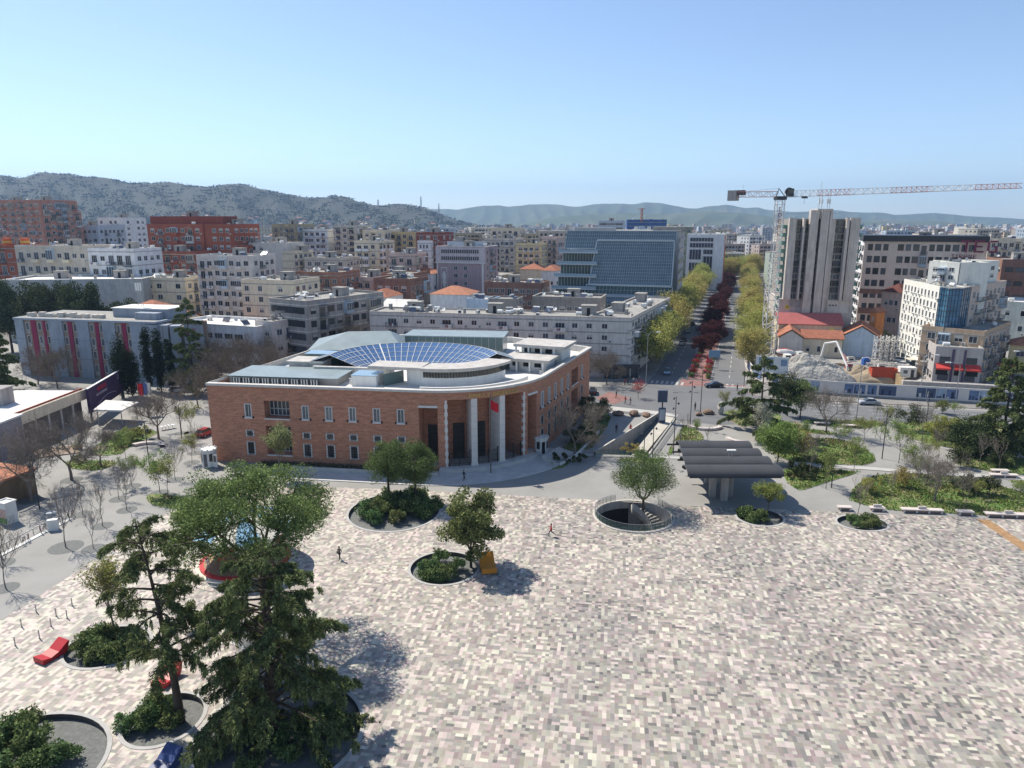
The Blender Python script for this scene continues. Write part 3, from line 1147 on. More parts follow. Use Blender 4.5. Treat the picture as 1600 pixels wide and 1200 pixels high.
for k in range(34):
 a = c0 + (c1 - c0) * (k + .5) / 34
 T = Matrix.Translation((BC[0] + 11.2 * math.cos(a), BC[1] + 11.2 * math.sin(a), 0)) @ Matrix.Rotation(a + PI / 2, 4, 'Z')
 f.box(-.22, -.1, 13.95, .22, .02, 14.9, GLASS, T)
bobj('clerestory_wall', f)
f = MB()
f.lathe([(16.2, RZ), (16.2, RZ + 1.0), (15.8, RZ + 1.0), (15.8, RZ)], WHITE, 36, BC, c0 + .1, c1 - .1)
f.lathe([(17.9, RZ + .01), (16.2, RZ + .01)], ROOFD, 36, BC, c0 + .12, c1 - .35)
bobj('terrace_wall', f)
BLUE = mat('blue glass panel', (0.06, 0.125, 0.26), 0.18, 0.0, spec=0.5)
SKYG = mat('pale glazing', (0.24, 0.34, 0.42), 0.15, 0.08, 0.5, spec=0.5)
gc = Vector((-18.0, 126.7))
def bowl(t, k):
 """t 0..1 left to right, k 0 low rim .. 1 high rim"""
 a = R_(188 - 172 * t) + BTH
 rx = 9.2 + (15.4 - 9.2) * k
 ry = 4.2 + (14.2 - 4.2) * k
 c, s_ = math.cos(a - BTH), math.sin(a - BTH)
 lx, ly = rx * c, ry * s_
 p = gc + Vector((lx * math.cos(BTH) - ly * math.sin(BTH), lx * math.sin(BTH) + ly * math.cos(BTH)))
 return (p.x, p.y, 13.1 + 2.9 * k)
NT, NK = 30, 5
f = MB()
for i in range(NT):
 for k in range(NK):
  f.poly([bowl(i / NT, k / NK), bowl((i + 1) / NT, k / NK), bowl((i + 1) / NT, (k + 1) / NK), bowl(i / NT, (k + 1) / NK)][::-1], BLUE)
bw = bobj('glass_bowl', f)
f = MB()
for i in range(NT + 1):
 rr = .14 if i == 10 else .055
 f.path([tuple(Vector(bowl(i / NT, k / NK)) + Vector((0, 0, .04))) for k in range(NK + 1)], rr, WHITE, 4)
for k in range(NK + 1):
 f.path([tuple(Vector(bowl(i / NT, k / NK)) + Vector((0, 0, .04))) for i in range(NT + 1)], .06, WHITE, 4)
bobj('bowl_ribs', f)
f = MB()
def bowl_out(t, k):
 a = bowl(t, 1.0)
 v = Vector((a[0] - gc.x, a[1] - gc.y)).normalized()
 return (a[0] + v.x * 4.2 * k, a[1] + v.y * 3.4 * k, 16.0 - 1.3 * k)
for i in range(NT):
 f.poly([bowl_out(i / NT, 0), bowl_out((i + 1) / NT, 0), bowl_out((i + 1) / NT, 1), bowl_out(i / NT, 1)][::-1], SKYG)
 f.poly([bowl_out(i / NT, 1), bowl_out((i + 1) / NT, 1), (*bowl_out((i + 1) / NT, 1)[:2], RZ), (*bowl_out(i / NT, 1)[:2], RZ)][::-1], WHITE)
for i in range(NT + 1):
 f.tube(Vector(bowl_out(i / NT, 0)) + Vector((0, 0, .04)), Vector(bowl_out(i / NT, 1)) + Vector((0, 0, .04)), .06, .06, WHITE, 4)
bobj('pale_glass_skirt', f)
f = MB()
for i in range(NT):
 p, q = bowl(i / NT, 0), bowl((i + 1) / NT, 0)
 f.poly([(*p[:2], RZ), (*q[:2], RZ), q, p], WHITE)
bobj('bowl_base', f)
HIP = mat('grey green standing roof', (0.25, 0.3, 0.305), 0.35, 0.12, 0.4)
def hip(cx, cy, w_, d_, z0, z1, rot, inset, mroof, mwall, zb=None):
 f = MB()
 T = rT(cx, cy, 0, rot)
 def q(*pts):
  f.poly([T @ Vector(p) for p in pts], mroof)
 a, b2 = w_ / 2, d_ / 2
 i = inset
 A, B, C, D = (-a, -b2, z0), (a, -b2, z0), (a, b2, z0), (-a, b2, z0)
 E_, G = (-a + i, 0, z1), (a - i * .4, 0, z1)
 q(A, B, G, E_)
 q(C, D, E_, G)
 q(D, A, E_)
 q(B, C, G)
 f.box(-a + .2, -b2 + .2, zb or RZ, a - .2, b2 - .2, z0 - .01, mwall, T)
 return f
bobj('hipped_glass_roof', hip(-32.5, 148.0, 19, 15, 14.6, 17.2, BTH + .25, 7.5, HIP, mat('green glass wall', (0.12, 0.17, 0.165), 0.2, .1)))
f = MB()
f.box(-3.2, -1.6, RZ, 3.2, 1.6, 14.9, mat('green glass wall', (0.12, 0.17, 0.165), 0.2, .1), rT(-36.5, 135.5, 0))
f.box(-3.5, -1.9, 14.9, 3.5, 1.9, 15.0, SKYG, rT(-36.5, 135.5, 0))
bobj('glass_lantern', f)
f = MB()
T = rT(-38.4, 121.8, 0)
f.box(-10.5, -4.2, 13.85, 9.5, 4.8, 13.95, HIP, T)
f.box(-10.2, -3.9, RZ, 9.2, 4.6, 13.84, ROOFG, T)
bobj('plant_roof', f)
f = MB()
LOUV = mat('dark louvre', (0.05, 0.06, 0.06), 0.6, 0)
for k in range(9):
 f.box(-9.2 + k * 1.75, -4.7, RZ + .1, -7.65 + k * 1.75, -4.45, 13.75, LOUV, T)
 for j in range(3):
  f.box(-9.0 + k * 1.75 + j * .5, -4.76, RZ + .2, -8.86 + k * 1.75 + j * .5, -4.7, 13.7, FRAMEW, T)
bobj('louvre_row', f)
f = MB()
f.box(-3.4, -2.4, RZ, 3.0, 2.0, 14.6, COPE, rT(-37.5, 129.5, 0))
f.box(-3.8, -2.8, 14.6, 3.4, 2.4, 14.85, CANR, rT(-37.5, 129.5, 0))
bobj('roof_hut', f)
f = MB()
f.box(-2.2, -1.6, RZ, 2.2, 2.6, 14.3, WHITE, rT(-25.0, 118.5, 0))
f.box(-1.2, -1.9, RZ, 3.2, -1.61, 14.5, mat('green glass wall', (0.12, 0.17, 0.165), 0.2, .1), rT(-22.5, 119.5, 0, BTH + 1.0))
f.box(-2.3, -1.7, 14.3, 2.3, 2.7, 14.4, SKYG, rT(-25.0, 118.5, 0))
bobj('roof_hut', f)
f = MB()
f.box(-14, -.3, RZ, 1, 0, 14.2, WHITE, rT(-22.0, 123.5, 0))
f.box(-14.2, -.5, 14.2, 1.2, .2, 14.35, COPE, rT(-22.0, 123.5, 0))
bobj('upstand', f)
hr = BTH + BTURN - PI / 2
for (cx, cy, ww, dep, z0, z1) in ((3.6, 131.5, 9.5, 7.0, RZ, 15.0), (6.6, 137.6, 10.5, 8.0, RZ, 16.6)):
 f = MB()
 T = rT(cx, cy, 0, hr)
 f.box(-ww / 2 + 1.2, -dep / 2 + 1.4, z0, ww / 2 - 1.0, dep / 2 - .8, z1 - .5, WHITE, T)
 f.box(-ww / 2, -dep / 2, z1 - .5, ww / 2, dep / 2, z1, CANR, T)
 for k in range(4):
  f.box(-ww / 2 + .3 + k * 2.6, -dep / 2 + .2, z0, -ww / 2 + .6 + k * 2.6, -dep / 2 + .5, z1 - .5, WHITE, T)
 for k in range(3):
  f.box(-ww / 2 + 1.8 + k * 2.2, -dep / 2 + 1.33, z0 + .9, -ww / 2 + 3.1 + k * 2.2, -dep / 2 + 1.395, z1 - .9, DARK, T)
 bobj('roof_pavilion', f)
GG = mat('green glass wall', (0.12, 0.17, 0.165), 0.2, .1)
f = MB()
T = rT(-12.0, 150.5, 0, BTH + .02)
f.box(-10.5, -3.4, RZ, 10.5, 4.5, 16.1, GG, T)
f.box(-10.8, -3.7, 16.1, 10.8, 4.8, 16.3, HIP, T)
for k in range(15):
 f.box(-10.5 + k * 1.5, -3.47, RZ, -10.4 + k * 1.5, -3.4, 16.1, STEEL, T)
bobj('glass_box', f)
for (px, py, z, r, hgt) in ((549, 598, 13, .35, .9), (472, 572, 14, .2, 2.0), (476, 562, 14, .45, 1.6), (605, 592, 13, .1, 2.2), (611, 594, 13, .1, 2.2), (880, 570, 13, .3, .8), (845, 582, 13, .3, .7)):
 p = P(px, py, z - .3)
 f = MB()
 f.tube((p.x, p.y, RZ), (p.x, p.y, RZ + hgt), r, r, WHITE, 10)
 f.tube((p.x, p.y, RZ + hgt), (p.x, p.y, RZ + hgt + .12), r * 1.35, r * 1.35, STEEL, 10)
 bobj('roof_vent', f)
f = MB()
npd = 60
def band(s0, s1, o0, o1, z0, z1, m, nn=40, mb=None):
 mb = mb or f
 for k in range(nn):
  a = s0 + (s1 - s0) * k / nn
  b2 = s0 + (s1 - s0) * (k + 1) / nn
  A, B, C, D = bpt(a, o0)[0], bpt(b2, o0)[0], bpt(b2, o1)[0], bpt(a, o1)[0]   # o0 outer (more negative)
  mb.poly([(*A, z1), (*B, z1), (*C, z1), (*D, z1)], m)
  mb.poly([(*A, z0), (*B, z0), (*B, z1), (*A, z1)], m)
  if k == 0:
   mb.poly([(*D, z0), (*A, z0), (*A, z1), (*D, z1)], m)
  if k == nn - 1:
   mb.poly([(*B, z0), (*C, z0), (*C, z1), (*B, z1)], m)
band(39.6, 57.5, -1.3, -0.01, 0, .74, STEP)
bobj('podium', f)
f = MB()
band(12.5, 62.5, -6.6, -1.4 + 1.3, 0.004, .11, STEP, 60)
tag(bobj('forecourt_slab', f))
f = MB()
for k in range(8):
 band(56.4, 61.5, -6.2 + k * .42, -6.2 + k * .42 + .42, .112, .20 + k * .1, STEP, 10)
bobj('front_steps', f)
f = MB()
band(15.5, 39.5, -2.9, -2.6, .112, .75, STEP, 30)
bobj('low_wall', f)
f = MB()
band(56.3, 75, -6.9, -6.6, 0, .55, WHITE, 20)
bobj('low_wall', f)
# ------------------------------------------------------------ generic town buildings
rnd = random.Random(7)
WC = {}
def win_mesh(kind, w_, h_, fr=FRAMEW):
 k = (kind, round(w_, 1), round(h_, 1), fr.name)
 if k in WC:
  return WC[k]
 m = MB()
 w2 = w_ / 2
 t = .09
 m.box(-w2, -.07, 0, -w2 + t, 0, h_, fr)
 m.box(w2 - t, -.07, 0, w2, 0, h_, fr)
 m.box(-w2 + t, -.07, h_ - t, w2 - t, 0, h_, fr)
 m.box(-w2 + t, -.07, 0, w2 - t, 0, t, fr)
 m.poly([(-w2 + t, -.02, t), (w2 - t, -.02, t), (w2 - t, -.02, h_ - t), (-w2 + t, -.02, h_ - t)], GLASS)
 n = max(1, int(round(w_ / 0.9)))
 for i in range(1, n):
  x = -w2 + w_ * i / n
  m.box(x - .035, -.06, t, x + .035, -.01, h_ - t, fr)
 if kind == 's':     # with a sill
  m.box(-w2 - .12, -.2, -.1, w2 + .12, 0, -.003, LSTONE)
 if kind == 'h':     # roller shutter half down
  m.box(-w2 + t, -.055, h_ * .5, w2 - t, -.025, h_ - t, mat('shutter', (.42, .4, .36), .8, .05))
 WC[k] = m.mesh('window')
 return WC[k]
AWN = [mat('awning cream', (.5, .47, .4), .9, .1), mat('awning green', (.12, .22, .17), .9, .1), mat('awning blue', (.12, .17, .28), .9, .1), mat('awning grey', (.34, .35, .36), .9, .1)]
def balc_mesh(w_, d_, kind, m_):
 k = ('b', round(w_, 1), round(d_, 1), kind, m_.name)
 if k in WC:
  return WC[k]
 m = MB()
 w2 = w_ / 2
 m.box(-w2, -d_, -.18, w2, 0, 0, CONC if kind != 'solid' else m_)
 if kind == 'rail':
  n = int(w_ / .28)
  for i in range(n + 1):
   x = -w2 + .03 + (w_ - .06) * i / n
   m.box(x - .015, -d_ + .01, 0, x + .015, -d_ + .04, .95, DSTEEL)
  m.box(-w2, -d_, .95, w2, -d_ + .06, 1.02, DSTEEL)
  for sx in (-w2, w2 - .04):
   m.box(sx, -d_ + .061, .95, sx + .04, 0, 1.02, DSTEEL)
   for j in range(3):
    m.box(sx + .005, -d_ + .3 + j * .3, 0, sx + .03, -d_ + .33 + j * .3, .949, DSTEEL)
 else:
  m.box(-w2, -d_, 0, w2, -d_ + .1, 1.0, m_)
  m.box(-w2, -d_ + .1, 0, -w2 + .1, 0, 1.0, m_)
  m.box(w2 - .1, -d_ + .1, 0, w2, 0, 1.0, m_)
 WC[k] = m.mesh('balcony')
 return WC[k]
def proto_mesh(key, fn):
 if key not in WC:
  mb = MB()
  fn(mb)
  WC[key] = mb.mesh(key if isinstance(key, str) else 'awning')
 return WC[key]
def _ac(m):
 m.box(-.4, -.32, 0, .4, 0, .55, WHITE)
 m.lathe([(.2, -.0)], DARK, 3)
 m.box(-.3, -.335, .08, .18, -.321, .47, FRAMED)
def _tank(m):
 m.tube((-.75, 0, .95), (.75, 0, .95), .5, .5, WHITE, 12)
 for sx in (-.5, .5):
  m.box(sx - .05, -.4, 0, sx + .05, .4, .55, STEEL)
def _solar(m):
 m.poly([(-1, -.9, .25), (1, -.9, .25), (1, .7, 1.25), (-1, .7, 1.25)], mat('solar panel', (.03, .04, .07), .15, 0, spec=.5))
 m.poly([(-1, .7, 1.2), (1, .7, 1.2), (1, -.9, .2), (-1, -.9, .2)], STEEL)
 m.tube((-.95, .95, 1.35), (.95, .95, 1.35), .28, .28, WHITE, 10)
 for sx in (-.9, .86):
  m.box(sx, .85, 0, sx + .05, .9, 1.1, STEEL)
  m.box(sx, -.85, 0, sx + .05, -.8, .26, STEEL)
def _dish(m):
 m.tube((0, 0, 0), (0, 0, 1.0), .04, .04, STEEL, 5)
 a = Vector((0, -.75, .66))
 for k in range(10):
  t0, t1 = 2 * PI * k / 10, 2 * PI * (k + 1) / 10
  c = Vector((0, 0.06, 1.1))
  u_ = Vector((1, 0, 0))
  v_ = Vector((0, .66, .75))
  p = c + (u_ * math.cos(t0) + v_ * math.sin(t0)) * .55 - a * .0 + Vector((0, -.14, .1))
  q = c + (u_ * math.cos(t1) + v_ * math.sin(t1)) * .55 + Vector((0, -.14, .1))
  m.poly([c, p, q], WHITE)
 m.tube((0, 0, 1.1), (0, -.5, 1.35), .02, .02, STEEL, 4)
def _ant(m):
 m.tube((0, 0, 0), (0, 0, 3.4), .035, .025, STEEL, 4)
 m.tube((-.5, 0, 3.2), (.5, 0, 3.2), .02, .02, STEEL, 4)
 m.tube((-.35, 0, 2.8), (.35, 0, 2.8), .02, .02, STEEL, 4)
def _chim(m):
 m.box(-.35, -.35, 0, .35, .35, 1.4, CONC)
 m.box(-.42, -.42, 1.4, .42, .42, 1.5, CONC)
def _hut(m):
 m.box(-1.9, -1.5, 0, 1.9, 1.5, 2.5, CONC)
 m.box(-2.1, -1.7, 2.5, 2.1, 1.7, 2.68, ROOFG)
 m.box(-.45, -1.53, 0, .45, -1.505, 2.0, DARK)
def _condenser(m):
 m.box(-.5, -.4, .1, .5, .4, .9, WHITE)
 m.box(-.35, -.42, .2, .35, -.405, .8, FRAMED)
def side_frame(bw, bd_, side):
 if side == 'F':
  return (lambda u, off=0.0: (u, -off)), 0.0, bw
 if side == 'R':
  return (lambda u, off=0.0: (bw + off, u)), PI / 2, bd_
 if side == 'B':
  return (lambda u, off=0.0: (bw - u, bd_ + off)), PI, bw
 return (lambda u, off=0.0: (-off, bd_ - u)), -PI / 2, bd_
def put(name, me, root, side, u, z, bw, bd_, off=0.0):
 f, rz, _ = side_frame(bw, bd_, side)
 x, y = f(u, off)
 return link(name, me, root, (x, y, z), rz)
def facade(root, side, bw, bd_, h, floors, pat, o):
 """pat: one letter per column: w window, W wide window, b/B balcony (rail/solid), r shuttered, l loggia band, . blank"""
 f, rz, ln = side_frame(bw, bd_, side)
 g0 = o.get('g0', 0.0)          # ground storey height left as shops
 z00 = o.get('z0', 0.0)
 fh = (h - g0 - z00 - o.get('top', .6)) / floors
 m_ = o.get('margin', .8)
 if not o.get('neat') and 'R' not in pat and (ln - 2 * m_) / len(pat) > 4.0:
  k_ = max(2, int(round((ln - 2 * m_) / len(pat) / 3.3)))
  if len(set(pat)) > 1 or '.' not in pat:
   k2 = int(round((ln - 2 * m_) / 3.3))
   pat = (pat * (k2 // len(pat) + 1))[:k2]
 n = len(pat)
 step = (ln - 2 * m_) / n
 fr = o.get('frame', FRAMEW)
 bm = o.get('bmat', CONC)
 wh = min(o.get('wh', 1.75), fh * .6)
 skip = o.get('skip', 0)
 for k in range(skip, floors):
  zf = g0 + z00 + k * fh
  for c, ch in enumerate(pat):
   u = m_ + step * (c + .5)
   if ch == '.':
    continue
   jit = rnd.uniform(-.12, .12) * (0 if o.get('neat') else 1)
   if ch in 'wr':
    ww = min(o.get('ww', 1.9), step * .66)
    kind = 'h' if (ch == 'r' or rnd.random() < o.get('shut', .3)) else ('s' if o.get('sill') else 'p')
    put('window', win_mesh(kind, ww, wh, fr), root, side, u + jit, zf + fh * .32, bw, bd_)
   elif ch == 'W':
    ww = step * .8
    put('window', win_mesh('p', ww, wh, fr), root, side, u, zf + fh * .32, bw, bd_)
   elif ch == 'R':      # ribbon glazing of the whole bay
    put('window', win_mesh('p', step * .985, fh * .5, fr), root, side, u, zf + fh * .34, bw, bd_)
   elif ch in 'bB':
    ww = step * .86
    dep = dep_b = o.get('bd', 1.3)
    put('balcony', balc_mesh(ww, dep, 'rail' if ch == 'b' else 'solid', bm), root, side, u, zf + .12, bw, bd_)
    put('window', win_mesh('p', ww * .75, fh * .7, fr), root, side, u, zf + .2, bw, bd_)
    r_ = rnd.random()
    if rnd.random() < .22:
     gw, gh = round(ww, 1), round(fh - .35, 1)
     gm = rnd.choice((WWHITE, WLBLUE, WBEIGE, WDGREY))
     def gb(m, gw=gw, gh=gh, gm=gm):
      m.box(-gw / 2, -1.2, 0, gw / 2, 0, gh, gm)
      for q in range(3):
       m.box(-gw / 2 + gw * (q + .1) / 3, -1.23, 1.0, -gw / 2 + gw * (q + .9) / 3, -1.201, gh - .3, GLASS)
     put('glazed_balcony', proto_mesh('glazed_balcony%s%s%s' % (gw, gh, gm.name), gb), root, side, u, zf + .13, bw, bd_, .003)
    elif rnd.random() < .3:
     lc = rnd.randrange(3)
     put('laundry', proto_mesh('laundry%d' % lc, lambda m: [m.box(-1 + q * .45, -.02, -.6 - .15 * (q % 2), -.65 + q * .45, 0, 0, (WWHITE, WLBLUE, WPINK, AWN[2], WRED)[(q + lc) % 5]) for q in range(4)]), root, side, u, zf + 1.0, bw, bd_, dep_b + .05)
    if r_ < o.get('awn', .3):
     am = rnd.choice(AWN)
     aw = round(ww, 1)
     me = proto_mesh(('awn', aw, am.name), lambda m: m.poly([(-aw / 2, -dep - .1, 0), (aw / 2, -dep - .1, 0), (aw / 2, 0, .55), (-aw / 2, 0, .55)], am) if False else m.box(-aw / 2, -dep - .1, 0, aw / 2, 0, .05, am, Matrix.Rotation(R_(-14), 4, 'X')))
     put('awning', me, root, side, u, zf + fh - .55, bw, bd_, .02)
   if rnd.random() < o.get('ac', .2):
    put('air_conditioner', proto_mesh('air_conditioner', _ac), root, side, min(ln - .5, u + step * .42), zf + .35, bw, bd_, .005)
 return fh
def wallbox(bw, bd_, h, wall, roof, par=.6, bands=None, fh=3, floors=0, bandm=None):
 m = MB()
 m.box(0, 0, 0, bw, bd_, h, wall)
 t = .25
 m.box(0, 0, h, bw, t, h + par, wall)
 m.box(0, bd_ - t, h, bw, bd_, h + par, wall)
 m.box(0, t, h, t, bd_ - t, h + par, wall)
 m.box(bw - t, t, h, bw, bd_ - t, h + par, wall)
 return m
CLUT = [('water_tank', _tank), ('solar_heater', _solar), ('satellite_dish', _dish), ('antenna', _ant), ('chimney', _chim), ('roof_condenser', _condenser)]
def clutter(root, bw, bd_, z, n, hut=True, x0=0, y0=0):
 if hut and bd_ > 7:
  for k in range(max(1, int(bw / 22))):
   link('stair_house', proto_mesh('stair_house', _hut), root, (x0 + bw * (k + .5) / max(1, int(bw / 22)) + rnd.uniform(-2, 2), y0 + bd_ * .62, z), 0)
 for k in range(n):
  nm, fn = rnd.choice(CLUT)
  link(nm, proto_mesh(nm, fn), root, (x0 + rnd.uniform(1.2, bw - 1.2), y0 + rnd.uniform(1.2, max(1.3, bd_ - 1.2)), z), rnd.choice((0, .4, -.3, 1.2)) if nm != 'stair_house' else 0)
def rooftile(bw, bd_, h, kind, m_, rise=2.2, ov=.5):
 m = MB()
 x0, x1, y0, y1 = -ov, bw + ov, -ov, bd_ + ov
 if kind == 'gable':      # ridge along x
  yc = (y0 + y1) / 2
  for a in (0, .18):
   m.poly([(x0, y0, h + a), (x1, y0, h + a), (x1, yc, h + rise + a), (x0, yc, h + rise + a)], m_)
   m.poly([(x1, y1, h + a), (x0, y1, h + a), (x0, yc, h + rise + a), (x1, yc, h + rise + a)], m_)
 elif kind == 'gabley':
  xc = (x0 + x1) / 2
  for a in (0, .18):
   m.poly([(x0, y0, h + a), (xc, y0, h + rise + a), (xc, y1, h + rise + a), (x0, y1, h + a)], m_)
   m.poly([(xc, y0, h + rise + a), (x1, y0, h + a), (x1, y1, h + a), (xc, y1, h + rise + a)], m_)
 else:
  i = min(bw, bd_) / 2
  if bw >= bd_:
   A, B = (x0 + i, (y0 + y1) / 2), (x1 - i, (y0 + y1) / 2)
  else:
   A, B = ((x0 + x1) / 2, y0 + i), ((x0 + x1) / 2, y1 - i)
  if bw >= bd_:
   m.poly([(x0, y0, h), (x1, y0, h), (*B, h + rise), (*A, h + rise)], m_)
   m.poly([(x1, y1, h), (x0, y1, h), (*A, h + rise), (*B, h + rise)], m_)
   m.poly([(x0, y1, h), (x0, y0, h), (*A, h + rise)], m_)
   m.poly([(x1, y0, h), (x1, y1, h), (*B, h + rise)], m_)
  else:
   m.poly([(x0, y0, h), (x1, y0, h), (*A, h + rise)], m_)
   m.poly([(x1, y1, h), (x0, y1, h), (*B, h + rise)], m_)
   m.poly([(x0, y1, h), (x0, y0, h), (*A, h + rise), (*B, h + rise)], m_)
   m.poly([(x1, y0, h), (x1, y1, h), (*B, h + rise), (*A, h + rise)], m_)
  m.poly([(x0, y0, h - .02), (x0, y1, h - .02), (x1, y1, h - .02), (x1, y0, h - .02)], m_)
 return m
def gable_walls(m, bw, bd_, h, kind, rise, wall):
 if kind == 'gable':
  for x in (0.01, bw - .01):
   m.poly([(x, 0, h), (x, bd_, h), (x, bd_ / 2, h + rise * .93)], wall)
 if kind == 'gabley':
  for y in (0.01, bd_ - .01):
   m.poly([(0, y, h), (bw, y, h), (bw / 2, y, h + rise * .93)], wall)
FOOT = []      # footprints taken, for the far-town filler
def building(name, label, xl, yl_top, Yl, xr, Yr, dep, floors, wall, F=None, Rr=None, L=None, roof='flat', roofm=None, par=.6, clut=6, h=None, group=None, hut=True, rise=2.2, cat='building', **o):
 A3 = Dp(xl, yl_top, Yl)
 hh = h if h is not None else A3.z
 zz = hh if hh < 39 else 39
 A = Vector((PX(xl, Yl, hh), Yl))
 B = Vector((PX(xr, Yr, hh), Yr))
 d = B - A
 bw = d.length
 rz = math.atan2(d.y, d.x)
 root = empty(name, (A.x, A.y, 0), rz, label, cat, group)
 roofm = roofm or ROOFG
 FOOT.append((A.x, A.y, rz, bw, dep))
 if roof == 'flat':
  H = hh - par
  m = wallbox(bw, dep, H, wall, roofm, par)
  m.obj('wall', root)
  r = MB()
  r.box(.25, .25, H - .02, bw - .25, dep - .25, H + .05, roofm)
  r.obj('roof', root)
  if o.get('cope'):
   c = MB()
   e = .12
   c.box(-e, -e, hh, bw + e, .35, hh + .14, o['cope'])
   c.box(-e, dep - .35, hh, bw + e, dep + e, hh + .14, o['cope'])
   c.box(-e, .351, hh, .35, dep - .351, hh + .14, o['cope'])
   c.box(bw - .35, .351, hh, bw + e, dep - .351, hh + .14, o['cope'])
   c.obj('coping', root)
  clutter(root, bw, dep, H + .05, clut, hut)
 else:
  H = hh - rise
  m = MB()
  m.box(0, 0, 0, bw, dep, H, wall)
  gable_walls(m, bw, dep, H, roof, rise, wall)
  m.obj('wall', root)
  rooftile(bw, dep, H, roof, roofm, rise).obj('roof', root)
 if name.startswith('apartment') and 'band' not in o:
  o['band'] = wall if rnd.random() < .4 else CONC
 if o.get('band'):
  bm_ = MB()
  fhh = (H - o.get('g0', 0) - o.get('z0', 0) - o.get('top', .6)) / floors
  for k in range(floors + 1):
   z = o.get('g0', 0) + k * fhh
   if z < .5:
    continue
   e = .1
   bm_.box(-e, -e, z - .12, bw + e, -.002, z + .12, o['band'])
   bm_.box(bw + .002, -.001, z - .12, bw + e, dep + e, z + .12, o['band'])
   bm_.box(-e, -.001, z - .12, -.002, dep + e, z + .12, o['band'])
  bm_.obj('floor_band', root)
 if F and roof == 'flat' and hh > 9:
  if A.x < 0 and Rr is None:
   Rr = 'wbw'
  if A.x > 0 and L is None:
   L = 'wbw'
 for sd, pt_ in (('F', F), ('R', Rr), ('L', L)):
  if pt_:
   facade(root, sd, bw, dep, H, floors, pt_, o)
 return root, bw, dep, H
def W_(n, c, v=.12, st=.22, rnd_=0.0):
 c = tuple(min(.74, a * b) for a, b in zip(c, (1.46, 1.4, 1.32)))
 return mat(n, c, .88, v, .5, streak=st, rnd=rnd_)
WGREY = W_('pale grey render', (.43, .42, .41))
WWHITE = W_('white render', (.6, .6, .59))
WCREAM = W_('cream render', (.5, .455, .36))
WBEIGE = W_('beige render', (.4, .37, .325))
WOCHRE = W_('ochre render', (.43, .34, .19))
WYEL = W_('yellow render', (.5, .43, .25))
WPINK = W_('pinkish render', (.44, .34, .31))
WLBLUE = W_('light blue render', (.33, .42, .52))
WORANGE = W_('brick orange render', (.235, .075, .05))
WRED = W_('dark red render', (.17, .05, .04))
WOLIVE = W_('olive render', (.25, .225, .15))
WDGREY = W_('dark grey render', (.19, .185, .18))
WBRICK = W_('brown brick', (.23, .12, .085), .22)
WBRICKD = W_('dark brown brick', (.17, .1, .08), .22)
WMAUVE = W_('mauve render', (.27, .22, .245))
WSTEELB = W_('blue grey cladding', (.31, .36, .43), .1, .25)
Bd = building
# --- apartment block right behind the bank and its wing along the boulevard
r, bw, dp_, H = Bd('apartment_block', 'long weathered pale apartment block directly behind the bank', 577, 487, 193.0, 985, 179.7, 11, 5, WGREY,
    F='.bwwwBwwwBwwwBwww.', Rr='..', L='..', clut=46, bmat=WGREY, cope=CONC, par=.35, ac=.25, awn=.45, wh=1.35, ww=1.5, band=CONC)
dotm = MB()
fhh = (H - .6) / 5
for k in range(2, 6):
 for i in range(58):
  u = 3 + i * (bw - 6) / 58
  dotm.box(u, -.12, k * fhh - .5, u + .3, -.103, k * fhh - .22, WHITE)
dotm.obj('vent_blocks', r)
Bd('apartment_block', 'wing of the pale apartment block running along the tree lined boulevard', 986, 497, 179.6, 1047, 229.0, 11, 5, WGREY, F='wbWwbWwbWwb', L='...', clut=22, bmat=WGREY, cope=CONC, par=.35, g0=3.2, ac=.2, awn=.3, h=15.7, band=CONC)
p = P(960, 588)
sh = MB()
sh.box(0, 0, 2.9, 9.5, 1.4, 3.7, FRAMED)
for i in range(4):
 sh.box(.4 + i * 2.3, .8, 0, 2.3 + i * 2.3, .9, 2.8, GLASS)
root = empty('corner_shop', (p.x - 3.5, 178.2, 0), -.03, 'dark shop front with a black fascia at the corner of the pale apartment block', 'shop front')
sh.obj('fascia', root)
tx = MB()
text_mb(tx, 'FAST FOOD', .5, Matrix.Translation((2.2, -.01, 3.05)), FRAMEW, .04) if 'F' in FONT else None
# --- left middle block with ribbon windows
Bd('apartment_block', 'grey concrete block with dark ribbon windows, its narrow end left of the glass hip roof', 420, 466, 196, 478, 188, 30, 5, CONC, F='RRR', Rr='wbWwbWwbW', clut=18, bmat=CONC, cope=CONC, frame=FRAMED, band=WGREY, awn=.3, L='....')
Bd('apartment_block', 'small white annex with rooftop units beside the grey concrete block', 398, 500, 190, 424, 187, 12, 3, WGREY, F='ww', clut=6)
# --- white low long building left of it
Bd('office_building', 'low white flat roofed building behind the dark bare trees', 268, 503, 196, 400, 186, 15, 3, WWHITE, F='.WWWWWW.', Rr='..', clut=8, roofm=ROOFW, cope=WHITE, hut=False, wh=1.5, ac=.05)
